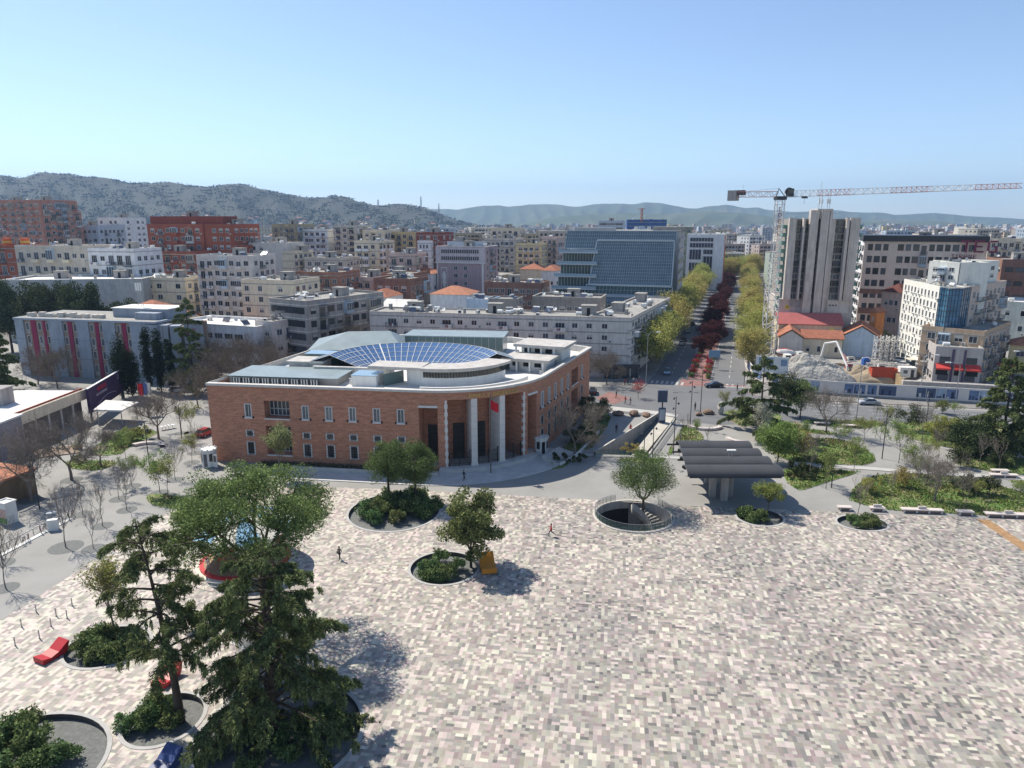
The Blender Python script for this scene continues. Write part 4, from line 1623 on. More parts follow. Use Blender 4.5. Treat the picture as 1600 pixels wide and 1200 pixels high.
# --- cream 5 storey, with dishes
Bd('apartment_block', 'cream apartment block with satellite dishes on its roof', 376, 437, 226, 457, 221, 16, 6, WCREAM, F='w.w..w.', Rr='ww', clut=16, cope=LSTONE)
Bd('apartment_block', 'white balconied block with a roof terrace in front of the red stepped block', 306, 398, 246, 392, 240, 14, 8, WGREY, F='bBwBwBw', L='ww', clut=8, bmat=WGREY, awn=.35, bd=1.1)
Bd('apartment_block', 'narrow pale block half hidden by the white balconied block', 222, 433, 250, 288, 247, 12, 5, WCREAM, F='ww.w', clut=10)
Bd('office_building', 'long low flat roofed hall behind the dark park trees', 0, 438, 236, 222, 242, 22, 2, W_('grey hall', (.3, .32, .34)), F=None, clut=8, roofm=ROOFW, cope=WHITE)
Bd('house', 'house with a salmon tiled gable roof beside the dark park trees', 222, 449, 222, 280, 217, 11, 2, WCREAM, F='w.w', Rr='ww', roof='gable', roofm=TILE, rise=3.0, h=12)
Bd('house', 'yellow villa with an orange tiled hip roof', 316, 460, 216, 376, 212, 8, 3, WCREAM, F='wbw', roof='hip', roofm=TILE, rise=2.5, h=10.5)
Bd('house', 'small white walled house with a red roof left of the salmon gabled house', 205, 470, 215, 240, 213, 8, 2, WWHITE, F='ww', roof='hip', roofm=TILE, rise=2)
# --- beige/brick long building, left
Bd('apartment_block', 'beige balconied building with brick panels in front of the pink tower', 22, 383, 268, 136, 262, 16, 6, WBEIGE, F='bwBwBwBww', clut=9, bmat=WCREAM, roofm=ROOFW, awn=.2)
Bd('apartment_block', 'brick and white terraced building joined to the beige balconied one', 136, 388, 262, 208, 258, 15, 6, WWHITE, F='Bwbbb', Rr='www', clut=7, bmat=WHITE, roofm=ROOFW)
brp = Bd('apartment_block', 'red brick block with round orange chimneys at the left edge', -30, 383, 272, 22, 268, 15, 6, WORANGE, F='bwbw', clut=3, bmat=WORANGE)[0]
for i, x in enumerate((11, 39)):
 p = Dp(x, 378, 275)
 m = MB()
 OR_ = mat('orange chimney', (.6, .12, .04), .6, .1)
 m.tube((0, 0, 0), (0, 0, 5), 1.6, 1.45, OR_, 14)
 m.tube((0, 0, 3.2), (0, 0, 3.9), 1.65, 1.6, mat('yellow band', (.6, .38, .08), .6, .1), 14)
 o_ = m.obj('round_chimney', None, (p.x, 275, p.z - 1.5 if False else 29.5 - (0 if i == 0 else .5)))
 o_.parent = brp
 o_.matrix_parent_inverse = brp.matrix_world.inverted()
 bpy.context.view_layer.update() if False else None
 v = Vector((p.x, 275, 28.6)) - Vector(brp.location)
 o_.matrix_parent_inverse.identity()
 o_.location = Matrix.Rotation(-brp.rotation_euler.z, 4, 'Z') @ v
# --- the big red-orange stepped block
Bd('apartment_tower', 'lower terraces of the big red orange stepped apartment building', 205, 392, 292, 306, 286, 14, 8, WORANGE, F='bwBwbBwb', clut=10, bmat=WORANGE, awn=.3, band=WBEIGE)
Bd('apartment_tower', 'tall upper body of the big red orange stepped apartment building', 229, 350, 307, 316, 301, 16, 11, WORANGE, F='wbwBwbw', L='ww', clut=5, bmat=WORANGE, awn=.2)
Bd('apartment_tower', 'right hand wing of the big red orange stepped building with small square windows', 316, 350, 302, 362, 297, 17, 11, WORANGE, F='.www', Rr='www', clut=3, bmat=WORANGE)
Bd('roof_storey', 'glazed penthouse storey on top of the big red orange building', 234, 338, 311, 347, 304, 11, 12, WRED, F=None, clut=5, roofm=WRED)
Bd('apartment_tower', 'low right step of the big red orange stepped building', 362, 383, 300, 375, 298, 15, 9, WORANGE, F='w', Rr='ww', clut=1)
# --- pink tower far left
Bd('apartment_tower', 'tall pink salmon apartment tower at the left edge below the hills', -40, 313, 385, 61, 372, 22, 14, W_('salmon render', (.33, .18, .145)), F='bwBwbBwbw', Rr='bwb', clut=6, bmat=W_('salmon render', (.33, .18, .145)), awn=.1)
Bd('apartment_tower', 'lower step on the right side of the pink salmon tower', 61, 330, 380, 74, 377, 18, 12, W_('salmon render', (.33, .18, .145)), F='b', Rr='bw', clut=1)
Bd('apartment_block', 'pale blue grey block with a pointed glass roof canopy', 88, 352, 400, 152, 394, 20, 8, WSTEELB, F='WwWwW', clut=4)
Bd('apartment_tower', 'slim white tower right of the pale blue grey block', 152, 340, 420, 193, 414, 16, 12, WWHITE, F='w.w', Rr='w.w', clut=3)
# --- behind centre left
Bd('office_building', 'modern beige block with one dark vertical stripe', 388, 379, 305, 440, 300, 16, 10, WGREY, F='ww..', Rr='..', clut=6, roofm=ROOFW)
Bd('apartment_block', 'lower beige wing of the modern block with the dark stripe', 440, 392, 300, 456, 298, 14, 9, WCREAM, F=None, Rr='ww', clut=2)
Bd('apartment_tower', 'olive brown apartment tower left of the white and blue block', 424, 350, 372, 462, 368, 17, 12, WOLIVE, F='bwb', Rr='bw', clut=4, bmat=WOLIVE)
Bd('apartment_block', 'white and pale blue long balconied block right of the olive tower', 463, 358, 374, 511, 370, 16, 11, W_('cool white render', (.48, .52, .56)), F='BwBwB', Rr='..', clut=6, bmat=WSTEELB)
Bd('apartment_tower', 'beige tower with a cream roof storey in the middle distance', 520, 352, 368, 556, 364, 17, 12, WBEIGE, F='bwb', Rr='bw', clut=5, bmat=WCREAM)
Bd('apartment_block', 'cream block with green glass in front of the beige tower', 553, 376, 318, 590, 314, 15, 9, WCREAM, F='BBw', Rr='Bw', clut=6, bmat=WWHITE)
Bd('apartment_block', 'cream apartment tower standing behind the green glass block', 566, 359, 365, 600, 362, 15, 11, WCREAM, F='wbw', Rr='bw', clut=4, bmat=WCREAM)
Bd('apartment_block', 'ochre yellow apartment block in the middle distance', 598, 362, 372, 648, 368, 16, 11, WOCHRE, F='bwbwb', Rr='bw', clut=6, bmat=WOCHRE)
Bd('apartment_tower', 'dark red tower with a white window grid next to the ochre block', 650, 363, 332, 688, 328, 15, 11, WRED, F='www', Rr='ww', clut=4, neat=1)
Bd('apartment_block', 'white gridded lower half of the dark red tower', 652, 376, 326, 672, 324, 3, 9, WWHITE, F='www', clut=0, hut=False, neat=1)
Bd('apartment_block', 'pinkish house block below the dark red tower', 606, 396, 300, 648, 297, 13, 7, WPINK, F='bwb', Rr='bw', clut=6, bmat=WCREAM)
# --- brick blocks in the centre
Bd('apartment_block', 'brown brick block with white roof clutter behind the concrete ribbon block', 458, 424, 252, 530, 247, 15, 5, WBRICK, F='wbwwbw', Rr='wbw', clut=14, bmat=WBRICK, awn=.3)
Bd('apartment_block', 'right hand brown brick block with shutters behind the long pale block', 584, 434, 252, 640, 247, 14, 4, WBRICKD, F='rwwr', Rr='wbwb', clut=10, bmat=WBRICK)
Bd('apartment_block', 'reddish brick block stepping back behind the shuttered brown block', 641, 428, 268, 668, 285, 14, 5, WBRICK, F='bwbwb', clut=6, bmat=WBRICK)
Bd('apartment_block', 'pale pink balconied block between the two brick blocks', 543, 432, 262, 582, 258, 13, 5, WPINK, F='BBB', clut=6, bmat=WPINK)
Bd('apartment_block', 'grey beige flats with a long roof behind the brown brick block', 475, 402, 300, 540, 296, 14, 7, WBEIGE, F='wWwbw', Rr='ww', clut=9)
for i, (x0, yt, Y0, x1, dpp, lab) in enumerate((
  (570, 452, 240, 604, 11, 'house with a bright red tiled roof right of the concrete ribbon block'),
  (595, 470, 222, 640, 10, 'low house with a pale pitched roof behind the long pale block'),
  (672, 448, 236, 732, 12, 'hipped red tiled roof house in front of the mauve tower'),
  (606, 412, 305, 640, 10, 'small red roofed house among the brick blocks'),
  (640, 418, 300, 676, 10, 'red roofed house just left of the mauve tower foot'),
  (812, 412, 330, 846, 11, 'red tiled house below the yellow block'),
  (846, 414, 325, 868, 10, 'second red tiled house touching the glass building'))):
 Bd('house', lab, x0, yt, Y0, x1, Y0 - 3, dpp, 2, WCREAM if i % 2 else WWHITE, F='w.w', Rr='ww', roof='hip' if i != 1 else 'gable', roofm=TILE if i != 1 else ROOFW, rise=2.4)
# --- mauve tower with framed windows
r, bw, dp_, H = Bd('office_tower', 'mauve tower with a white ornament panel and white framed windows', 682, 385, 300, 757, 294, 18, 9, WMAUVE, F='...W.w...', clut=6, frame=WHITE, neat=1, ac=0, L=None, Rr=None, shut=0, cope=WHITE)
f = MB()
f.box(-.5, -.5, H - 6.2, bw + .5, -.002, H - 5.8, WHITE)
f.box(-.3, -.35, H - 5.8, bw + .3, -.003, H + .3, W_('pale mauve render', (.4, .37, .4)))
for k in range(2):
 z = H - 4.9 + k * 2.8
 for i in range(18):
  f.box(2.2 + i * (bw - 4.4) / 18, -.42, z, 2.2 + (i + .72) * (bw - 4.4) / 18, -.36, z + 1.5, GLASS)
f.box(0, -.25, 0, .5, -.002, H - 6.21, WHITE)
f.box(bw - 1.2, -.25, 0, bw - .4, -.002, H - 6.21, WHITE)
f.obj('upper_storeys', r)
f = MB()
px_, pz_ = bw * .15, H - 13
for (a, b2, c, d) in ((-1.4, -5, 1.4, -4.7), (-1.4, 4.7, 1.4, 5)):
 f.box(px_ + a, -.2, pz_ + b2, px_ + c, -.01, pz_ + d, WHITE)
f.box(px_ - 1.4, -.2, pz_ - 4.69, px_ - 1.2, -.01, pz_ + 4.69, WHITE)
f.box(px_ + 1.2, -.2, pz_ - 4.69, px_ + 1.4, -.01, pz_ + 4.69, WHITE)
for (zz, ww) in ((-3.4, .3), (-2.6, .55), (-1.6, .8), (-.6, .65), (.4, .8), (1.4, .8), (2.3, .5)):
 f.box(px_ - ww, -.15, pz_ + zz, px_ + ww, -.012, pz_ + zz + .99, WHITE)
f.obj('ornament_panel', r)
Bd('office_tower', 'blue grey slab side wing behind the mauve tower', 745, 378, 306, 760, 312, 16, 9, WSTEELB, F='.', Rr='...', clut=2)
# --- grey flats behind the L-block
Bd('apartment_block', 'grey brown flats with white windows below the glass building', 832, 463, 226, 938, 220, 12, 3, WDGREY, F='wWwwwWww', Rr='ww', clut=14, roofm=ROOFG, cope=CONC)
Bd('apartment_block', 'low dark brick flats left of the grey brown flats', 757, 440, 262, 846, 256, 13, 4, WBRICKD, F='wWwbwWwb', clut=16, bmat=WBRICK)
Bd('house', 'small pale blue house with a flat tan roof behind the long pale block', 729, 466, 216, 762, 213, 9, 2, WLBLUE, F='Ww', clut=2, roofm=LSTONE, hut=False)
Bd('house', 'small dark grey flat roofed house right of the pale blue house', 762, 466, 214, 808, 212, 9, 2, WDGREY, F='wWw', clut=3, hut=False)
# --- beige and yellow blocks
Bd('apartment_block', 'long beige apartment block right of the mauve tower', 757, 372, 345, 806, 341, 16, 10, WBEIGE, F='bwbwbw', clut=8, bmat=WCREAM)
Bd('apartment_block', 'yellow apartment block with white balconies beside the glass building', 806, 380, 340, 846, 337, 15, 9, WYEL, F='wBBw', Rr='ww', clut=5, bmat=WCREAM)
Bd('apartment_block', 'brown and white block squeezed between the yellow block and the glass building', 846, 370, 352, 872, 350, 15, 10, WPINK, F='bwb', Rr='bw', clut=4, bmat=WWHITE)
Bd('apartment_block', 'cream flats standing behind the beige block', 766, 356, 420, 812, 416, 16, 11, WCREAM, F='bwbwb', clut=5)
# --- white bank block right of the glass building
r, bw, dp_, H = Bd('office_building', 'white slab office with deep blue glass right of the leaning glass building', 1074, 366, 424, 1133, 418, 24, 8, W_('bright white cladding', (.6, .62, .64)), F=None, clut=6, roofm=ROOFW, hut=False)
f = MB()
NB = mat('navy glass', (.015, .025, .06), .1, 0, spec=.5)
for (a, b2, c, d) in ((.08, .12, .4, .5), (.45, .12, .7, .62), (.08, .56, .4, .74), (.08, .78, .7, .86), (.08, .89, .7, .955), (.45, .66, .7, .74)):
 f.box(bw * a, -.15, H * b2, bw * c, -.003, H * d, NB)
for i in range(9):
 f.box(bw * (.08 + i * .0775), -.22, H * .12, bw * (.08 + i * .0775) + .15, -.151, H * .955, WHITE)
f.obj('glass_panel', r)
f = MB()
f.box(bw + .003, 0, 2, bw + .5, dp_ * .5, H, mat('orange red panel', (.5, .12, .05), .7, .1))
f.obj('orange_panel', r)
# --- the leaning glass office
GLB = mat('blue grey curtain glass', (.1, .15, .18), .12, .25, .35, spec=.6)
GLD = mat('dark green curtain glass', (.045, .075, .07), .1, .2, .5, spec=.5)
MUL = mat('pale mullion', (.42, .48, .52), .5, 0)
A = Dp(868, 500, 224)
gx0, gy0 = PX(884, 262, 36.5), 262.0
gx1, gy1 = PX(1061, 250, 36.5), 250.0
dv = Vector((gx1 - gx0, gy1 - gy0))
gr = math.atan2(dv.y, dv.x)
GW = dv.length
root = empty('glass_office', (gx0, gy0, 0), gr, 'large blue green glass office building with a leaning front and stepped terraces', 'building')
FOOT.append((gx0 - 8, gy0 - 5, gr, GW + 14, 34))
f = MB()
f.box(1.0, 3.2, 0, GW, 30, 36.2, W_('grey aluminium cladding', (.33, .35, .38), .08, .1))
f.box(1.0, 3.0, 36.2, GW + .4, 30.2, 36.6, ROOFG)
f.obj('body', root)
HS = 36.6
def sl_quad(mb, x0t, x1t, z0, z1, lean0, m_, fr=MUL, nx=20, nz=6, shear=0.0, th=.12):
 """leaning glazed panel: front plane y = -lean*(HS - z)"""
 def pp(a, z):
  x = x0t + (x1t - x0t) * a + shear * (HS - z) * (1 - a)
  return Vector((x, 3.0 - lean0 * (HS - z), z))
 mb.poly([pp(0, z0), pp(1, z0), pp(1, z1), pp(0, z1)], m_)
 for i in range(nx + 1):
  mb.tube(pp(i / nx, z0) + Vector((0, -.05, 0)), pp(i / nx, z1) + Vector((0, -.05, 0)), th if i in (0, nx) else .05, th if i in (0, nx) else .05, fr, 4, False)
 for j in range(nz + 1):
  z = z0 + (z1 - z0) * j / nz
  t_ = th * 1.6 if j in (0, nz) else .05
  mb.tube(pp(0, z) + Vector((0, -.05, 0)), pp(1, z) + Vector((0, -.05, 0)), t_, t_, fr, 4, False)
fT = MB()
sl_quad(fT, 0, GW - 1, 30.2, 36.5, .17, GLB, nx=50, nz=5, shear=-.12)
fT.obj('upper_glazing', root)
f2 = MB()
sl_quad(f2, GW * .29, GW - 1.5, 17.5, 33.2, .22, GLB, nx=36, nz=14, shear=-.13, th=.3)
f2.obj('front_glazing', root)
f3 = MB()
sl_quad(f3, GW * .26, GW - 1.2, 14.0, 17.3, .2, GLD, nx=24, nz=2, shear=-.12, th=.22)
sl_quad(f3, GW * .27, GW - 1.0, 2.0, 13.6, .25, GLB, nx=36, nz=8, shear=-.12, th=.22)
f3.obj('lower_glazing', root)
f4 = MB()
x0 = GW * .33
f4.box(x0, -7.2, 0, GW - 6, 0, 11.3, GLD)
for i in range(22):
 x = x0 + (GW - 6 - x0) * i / 21
 f4.box(x - .05, -7.3, 0, x + .05, -7.2, 11.3, MUL)
for j in range(8):
 f4.box(x0, -7.28, j * 1.6, GW - 6, -7.2, j * 1.6 + .08, MUL)
f4.obj('entrance_hall', root)
for j, z in enumerate((28.5, 24.4, 20.0, 15.6, 11.2)):
 t = MB()
 ln = 1.0 + (HS - z) * .17
 xx0 = -.16 * (HS - z) - 1
 t.box(xx0, 3.0 - ln - 1.2, z, GW * .3, 3.2, z + .35, MUL)
 t.box(xx0 + 1.2, 3.0 - ln + .6, z - 3.7, GW * .29, 3.1, z, GLD)
 for i in range(13):
  x = xx0 + 1.2 + (GW * .29 - xx0 - 1.2) * i / 12
  t.box(x - .05, 3.0 - ln + .5, z - 3.7, x + .05, 3.0 - ln + .6, z, MUL)
 t.box(xx0, 3.0 - ln - 1.2, z + .36, GW * .3, 3.0 - ln - 1.15, z + 1.3, SKYG)
 t.obj('terrace', root)
f5 = MB()
for k in range(9):
 z = 3 + k * 3.7
 f5.box(GW + .02, 4, z, GW + .3, 29, z + 1.4, GLB)
f5.poly([(GW + .3, 3, 36.5), (GW + .3, 3 - .22 * 36, 0), (GW + .3, 3.2, 0)][::-1], MUL)
f5.poly([(GW + .3, 3, 36.5), (GW + .3, 3 - .22 * 36, 0), (GW + .3, 3.2, 0)], MUL)
f5.obj('side_glazing', root)
f = MB()
f.box(2, 6, 36.6, 16, 14, 37.6, STEEL)
f.box(30, 10, 36.6, 44, 20, 37.9, ROOFG)
f.obj('roof_plant', root)
# ------------------------------------------------------------ right hand towers
TC = W_('weathered tower concrete', (.37, .35, .335), .12, .35)
TX0, TY0 = PX(1234, 226, 41), 226.0
TX1, TY1 = PX(1345, 222, 41), 222.0
dv = Vector((TX1 - TX0, TY1 - TY0))
TW = dv.length
root = empty('concrete_tower', (TX0, TY0, 0), math.atan2(dv.y, dv.x), 'tall grey concrete office tower with vertical fins and window slots behind the crane', 'tower')
FOOT.append((TX0 - 4, TY0 - 3, 0, TW + 8, 26))
f = MB()
f.box(0, 1.2, 15.5, TW, 22, 40.6, W_('tower core', (.2, .19, .18)))
f.box(-.8, .6, 0, TW + .6, 22.6, 15.6, TC)
f.box(TW * .1, .5, 13, TW * .27, .599, 15.4, CONC)
f.box(TW * .66, .5, 11.5, TW * .97, .599, 15.4, WGREY)
f.box(TW * .38, -.6, 40.6, TW * .6, 10, 43.6, TC)
f.obj('body', root)
finm = [(0, .105), (.195, .22), (.285, .40), (.44, .55), (.56, .60), (.80, .84), (.865, 1.0)]
f = MB()
for a, b2 in finm:
 top_ = 43.2 if (a > .28 and b2 < .61) else 40.9
 f.box(TW * a, -.5 if a in (0, .865) else -1.3, 0 if .28 < a < .6 else 15.5, TW * b2, 1.5, top_ - (0 if a > .1 else .0), TC)
f.box(TW * .605, -.2, 15.6, TW * .66, 1.3, 40.6, TC)
f.obj('concrete_fins', root)
for (a, b2, nn) in ((.107, .193, 12), (.222, .283, 12), (.402, .438, 12), (.662, .70, 12), (.705, .798, 12), (.842, .864, 12)):
 for k in range(nn):
  z = 15.8 + k * 2.06
  w_ = TW * (b2 - a) - .05
  m = win_mesh('p', w_, 1.6, FRAMED if k % 3 else STEEL)
  link('window', m, root, (TW * (a + b2) / 2, 1.17, z), 0)
for side_x, rz_ in ((TW + .0, PI / 2),):
 for k in range(12):
  for j in range(4):
   link('window', win_mesh('p', 2.2, 1.7, FRAMED), root, (TW, 4.5 + j * 4.4, 10.2 + k * 2.52), rz_)
for k in range(12):
 m = balc_mesh(3.0, 1.5, 'solid', W_('green glass panel', (.1, .2, .17), .1, .1))
 link('balcony', m, root, (-.0, 4.2, 10 + k * 2.52), -PI / 2)
 link('balcony', m, root, (TW, 4.2, 10 + k * 2.52), PI / 2)
f = MB()
for x in (TW * .43, TW * .47, TW * .55, TW * .58):
 f.tube((x, 3, 43.6), (x, 3, 47 + (x % 2)), .07, .05, STEEL, 5)
 f.box(x - .25, 2.8, 45.2, x + .25, 3.2, 46.6, WHITE)
for s_ in (0, 1):
 for k in range(8):
  f.box(.4 + k * TW / 8, .2 + s_ * 20, 40.6, .45 + k * TW / 8, .25 + s_ * 20, 42.4, STEEL)
 f.box(.4, .2 + s_ * 20, 42.3, TW - .4, .25 + s_ * 20, 42.36, STEEL)
x = TW * .45
for s_ in (-1, 1):
 f.tube((x + s_ * .6, 4, 43.6), (x, 4, 52), .06, .04, WHITE, 4)
for k in range(6):
 f.tube((x - .6 + k * .09, 4, 43.8 + k * 1.3), (x + .6 - k * .09, 4, 44.6 + k * 1.3), .04, .04, WHITE, 4)
f.obj('rooftop_masts', root)
f = MB()
f.box(0, -.09, 0, 1.3, -.01, 1.3, mat('yellow sign', (.6, .5, .05), .6, 0))
for s_ in (1, -1):
 f.tube((.3, -.12, .65 - s_ * .35), (1.0, -.12, .65 + s_ * .35), .07, .07, FRAMED, 4)
f.obj('logo_sign', root, (TW * .05, .6, 12.4))
for i in range(3):
 link('window', win_mesh('p', .5, .5, FRAMED), root, (TW * .7 + i * .9, .49, 13.6), 0)
# --- beige lettered building
r, bw, dp_, H = Bd('office_building', 'beige building with a dark top floor and large purple roof letters', 1352, 384, 250, 1545, 236, 20, 8, W_('pinkish beige cladding', (.47, .4, .36), .08, .12), F='wWw.WwWbwWwWwW.', L=None, clut=16, h=34.0, wh=2.2, frame=FRAMED, bmat=WWHITE, ac=0, shut=0, awn=0, skip=0)
f = MB()
f.box(-.6, -.6, H - .3, bw + .2, dp_, H + 1.7, mat('dark cladding', (.035, .035, .04), .4, .1))
f.obj('dark_top_floor', r)
f = MB()
f.box(-.05, -.12, H * .45, bw * .33, -.004, H * .5, WBRICKD)
f.box(-.05, -.12, H * .24, bw * .33, -.004, H * .3, WBRICKD)
f.obj('dark_band', r)
f = MB()
PURP = mat('dark purple letters', (.16, .02, .06), .5, 0)
text_mb(f, 'TEG', 3.9, Matrix.Translation((bw * .79, -1.2, H - 3.6)), PURP, .6, 1.6)
f.obj('sign_letters', r)
f = MB()
text_mb(f, 'TIRANE', 1.3, Matrix.Translation((bw * .72, -1.2, H - 5.6)), PURP, .3, 2.2)
f.obj('small_sign_letters', r)
Bd('office_building', 'white gridded end of the beige lettered building facing the side street', 1335, 384, 268, 1352, 250.5, 4, 10, WWHITE, F='wwwww', clut=0, hut=False, h=33.0, frame=FRAMED, ac=0, shut=0, neat=1, wh=2.0)
# --- white hotel block with blue glass corner
HW = W_('hotel white render', (.55, .52, .5), .08, .12)
r, bw, dp_, H = Bd('hotel_building', 'white corner building with many small windows and a blue glass corner', 1413, 440, 207, 1470, 182, 6, 7, HW, F='wwwwwwwwww', clut=6, h=23.5, ac=.35, g0=3.0, shut=.1, sill=1, ww=1.0, neat=1)
f = MB()
for i in range(7):
 f.box(.8 + i * 4, -.08, 0, 3.6 + i * 4, -.003, 2.6, GLASS)
f.obj('shop_windows', r)
f = MB()
for i in (3, 5):
 f.box(.8 + i * 4, -2, 2.5, 4.4 + i * 4, -.01, 2.6, AWN[0], Matrix.Identity(4))
f.obj('shop_awning', r)
hroot = r
BLG = mat('blue mirror glass', (.06, .16, .26), .1, .5, .35, spec=.6)
r2, bw2, dp2, H2 = Bd('hotel_building', 'right wing of the white corner building with many balconies', 1519, 440, 184, 1573, 202, 4.5, 7, W_('beige pink render', (.4, .34, .3)), F='wbbwbw', clut=6, h=23.5, bmat=WDGREY, ac=.3)
gp = [(PX(1470, 182, 23.5) + .0, 182.2), (PX(1484, 178.5, 23.5), 178.5), (PX(1505, 179, 23.5), 179.0), (PX(1519, 184, 23.5), 184.2), (PX(1500, 198, 20), 198)]
groot = empty('glass_corner_tower', (gp[0][0], gp[0][1], 0), 0, 'faceted blue mirror glass corner between the two white wings', 'building')
f = MB()
loc_ = [(a - gp[0][0], b - gp[0][1]) for a, b in gp]
f.prism(loc_, 0, 23.4, BLG, ROOFG)
f.obj('glass_shaft', groot)
f = MB()
for i in range(3):
 a, b2 = Vector((*loc_[i], 0)), Vector((*loc_[i + 1], 0))
 nrm = Vector((b2 - a).cross(Vector((0, 0, 1)))).normalized() * .05
 for j in range(5):
  q = a + (b2 - a) * j / 4 + nrm
  f.tube(q, q + Vector((0, 0, 23.4)), .06, .06, FRAMED, 4, False)
 for j in range(18):
  z = Vector((0, 0, j * 1.35))
  f.tube(a + nrm + z, b2 + nrm + z, .05, .05, FRAMED, 4, False)
f.obj('glazing_bars', groot)
Bd('hotel_building', 'set back white top storeys above the white corner building', 1458, 407, 200, 1500, 188, 8, 2, HW, F='wwwww', clut=3, h=29.3, hut=False, z0=24, neat=1, ac=0)
Bd('hotel_building', 'glass faced right part of the set back top storeys', 1500, 410, 188, 1562, 198, 8, 2, HW, F='WWww', clut=5, h=29.3, hut=False, z0=24, neat=1, ac=0)
ob = [o for o in COL.objects if o.get('label', '').startswith('glass faced right')][0]
f = MB()
f.box(.1, -.12, 23.6, 5.5, -.005, 29.1, BLG)
for i in range(5):
 f.box(i * 1.35, -.2, 23.6, i * 1.35 + .1, -.12, 29.1, FRAMED)
for i in range(4):
 f.box(.1, -.2, 23.6 + i * 1.5, 5.5, -.121, 23.7 + i * 1.5, FRAMED)
f.obj('mirror_glazing', ob)
r, bw, dp_, H = Bd('shop_building', 'low grey building with red awnings in front of the glass corner', 1463, 543, 172.0, 1538, 168.5, 14, 2, W_('mid grey render', (.3, .29, .29)), F='W.W', clut=5, h=9.8, hut=False, wh=1.6, frame=FRAMED)
RA = mat('red awning', (.55, .06, .05), .8, .1)
for i, (a, b2) in enumerate(((.03, .34), (.42, .6), (.66, .97))):
 f = MB()
 x0_, x1_ = bw * a, bw * b2
 f.poly([(x0_, -1.6, 4.6), (x1_, -1.6, 4.6), (x1_, -.02, 5.6), (x0_, -.02, 5.6)], RA)
 f.poly([(x0_, -1.6, 4.2), (x1_, -1.6, 4.2), (x1_, -1.6, 4.6), (x0_, -1.6, 4.6)], RA)
 f.poly([(x0_, -.02, 5.58), (x1_, -.02, 5.58), (x1_, -1.58, 4.58), (x0_, -1.58, 4.58)], RA)
 f.obj('awning', r)
 f = MB()
 f.box(x0_ + .3, -.1, 2.7, x1_ - .3, -.01, 4.2, DARK)
 f.obj('dark_window', r)
f = MB()
f.box(bw * .36, -.3, 0, bw * .41, -.005, 9.2, mat('purple panel', (.09, .06, .12), .6, 0))
f.box(bw * .61, -.3, 0, bw * .65, -.005, 9.2, mat('purple panel', (.09, .06, .12), .6, 0))
f.obj('purple_strip', r)
Bd('apartment_block', 'brown sunlit block with balconies right of the grey building with red awnings', 1539, 533, 172, 1580, 190, 14, 4, W_('tan brown render', (.33, .25, .18)), F='bwbwb', clut=3, h=13.5, hut=False)
m = MB()
m.box(-4, -3, 3.4, 4, 3, 3.6, RA, Matrix.Rotation(R_(6), 4, 'Y'))
for sx in (-3.7, 3.7):
 for sy in (-2.8, 2.8):
  m.tube((sx, sy, 0), (sx, sy, 3.5 - sx * .1), .06, .06, STEEL, 5)
p = P(1562, 590, 0)
tag(m.obj('market_canopy', None, (p.x + 2, p.y - 2, 0), .2), 'large red tent canopy beside the grey building', 'canopy')
# --- right edge buildings
Bd('office_building', 'pale grey green building at the right edge beside the hotel wings', 1567, 470, 222, 1660, 212, 16, 3, W_('pale grey green render', (.4, .44, .42)), F='w.ww.ww', clut=4, roofm=ROOFW)
Bd('house', 'yellow ochre house with a red roof at the right edge', 1580, 530, 186, 1640, 181, 10, 2, WYEL, F='ww', roof='hip', roofm=TILE, rise=2.2, h=10)
Bd('office_building', 'dark slatted long building far right behind the pale grey green one', 1567, 405, 262, 1660, 256, 20, 5, WBRICKD, F='WWWW', clut=5, frame=FRAMED)
Bd('apartment_block', 'cream balconied block rising behind the beige lettered building', 1546, 372, 300, 1600, 296, 18, 9, WCREAM, F='bWbWb', clut=6, bmat=WCREAM)
Bd('apartment_block', 'beige penthouse block with an orange roof shed above the dark top floor', 1440, 366, 290, 1500, 286, 16, 9, WBEIGE, F='WWWW', clut=7)
Bd('house', 'old villa with a dark red hipped roof between the tower and the corner building', 1380, 458, 234, 1412, 228, 7, 3, WPINK, F='wWw', L='wW', roof='hip', roofm=mat('dark red tiles', (.13, .045, .035), .9, .2, 1.0), rise=2.6, h=20)
Bd('house', 'narrow orange house beside the white gridded end', 1361, 476, 222, 1371, 220, 4, 3, W_('strong orange render', (.55, .2, .07)), F='ww', L='w', roof='hip', roofm=TILE, rise=1.5, h=13.5)
# --- long red roofed sheds behind the construction site
Bd('shed', 'long low building with a pinkish red metal roof at the foot of the concrete tower', 1218, 498, 219, 1318, 216, 9, 1, WCREAM, F='w..ww..', roof='gable', roofm=mat('pink red metal roof', (.42, .13, .12), .6, .1, .4), rise=3.0, h=11.5)
Bd('shed', 'lower gabled shed with orange tiles at the left end of the pink red roof', 1219, 518, 208, 1256, 206, 12, 1, WGREY, F='.', L='w', roof='gabley', roofm=TILE, rise=2.4, h=8.5)
Bd('shed', 'tiled shed with a tan wall in the middle behind the concrete mixer', 1256, 525, 210, 1318, 207, 9, 1, WCREAM, F='w.w..w', roof='gable', roofm=TILE, rise=2, h=7.5)
Bd('shed', 'broad gabled orange tile house at the right end of the shed row', 1320, 508, 210, 1375, 206, 14, 1, WLBLUE, F='.', roof='gabley', roofm=TILE, rise=3.2, h=9.5)
f = MB()
f.box(0, 0, 0, 26, .3, 2.6, CONC)
for i in range(4):
 f.box(12 + i * 3, -.05, 1, 14 + i * 3, -.003, 2, DARK)
p = P(1245, 553)
tag(f.obj('boundary_wall', None, (p.x, p.y, 0), -.06), 'grey concrete wall between the tiled sheds and the construction site', 'wall')
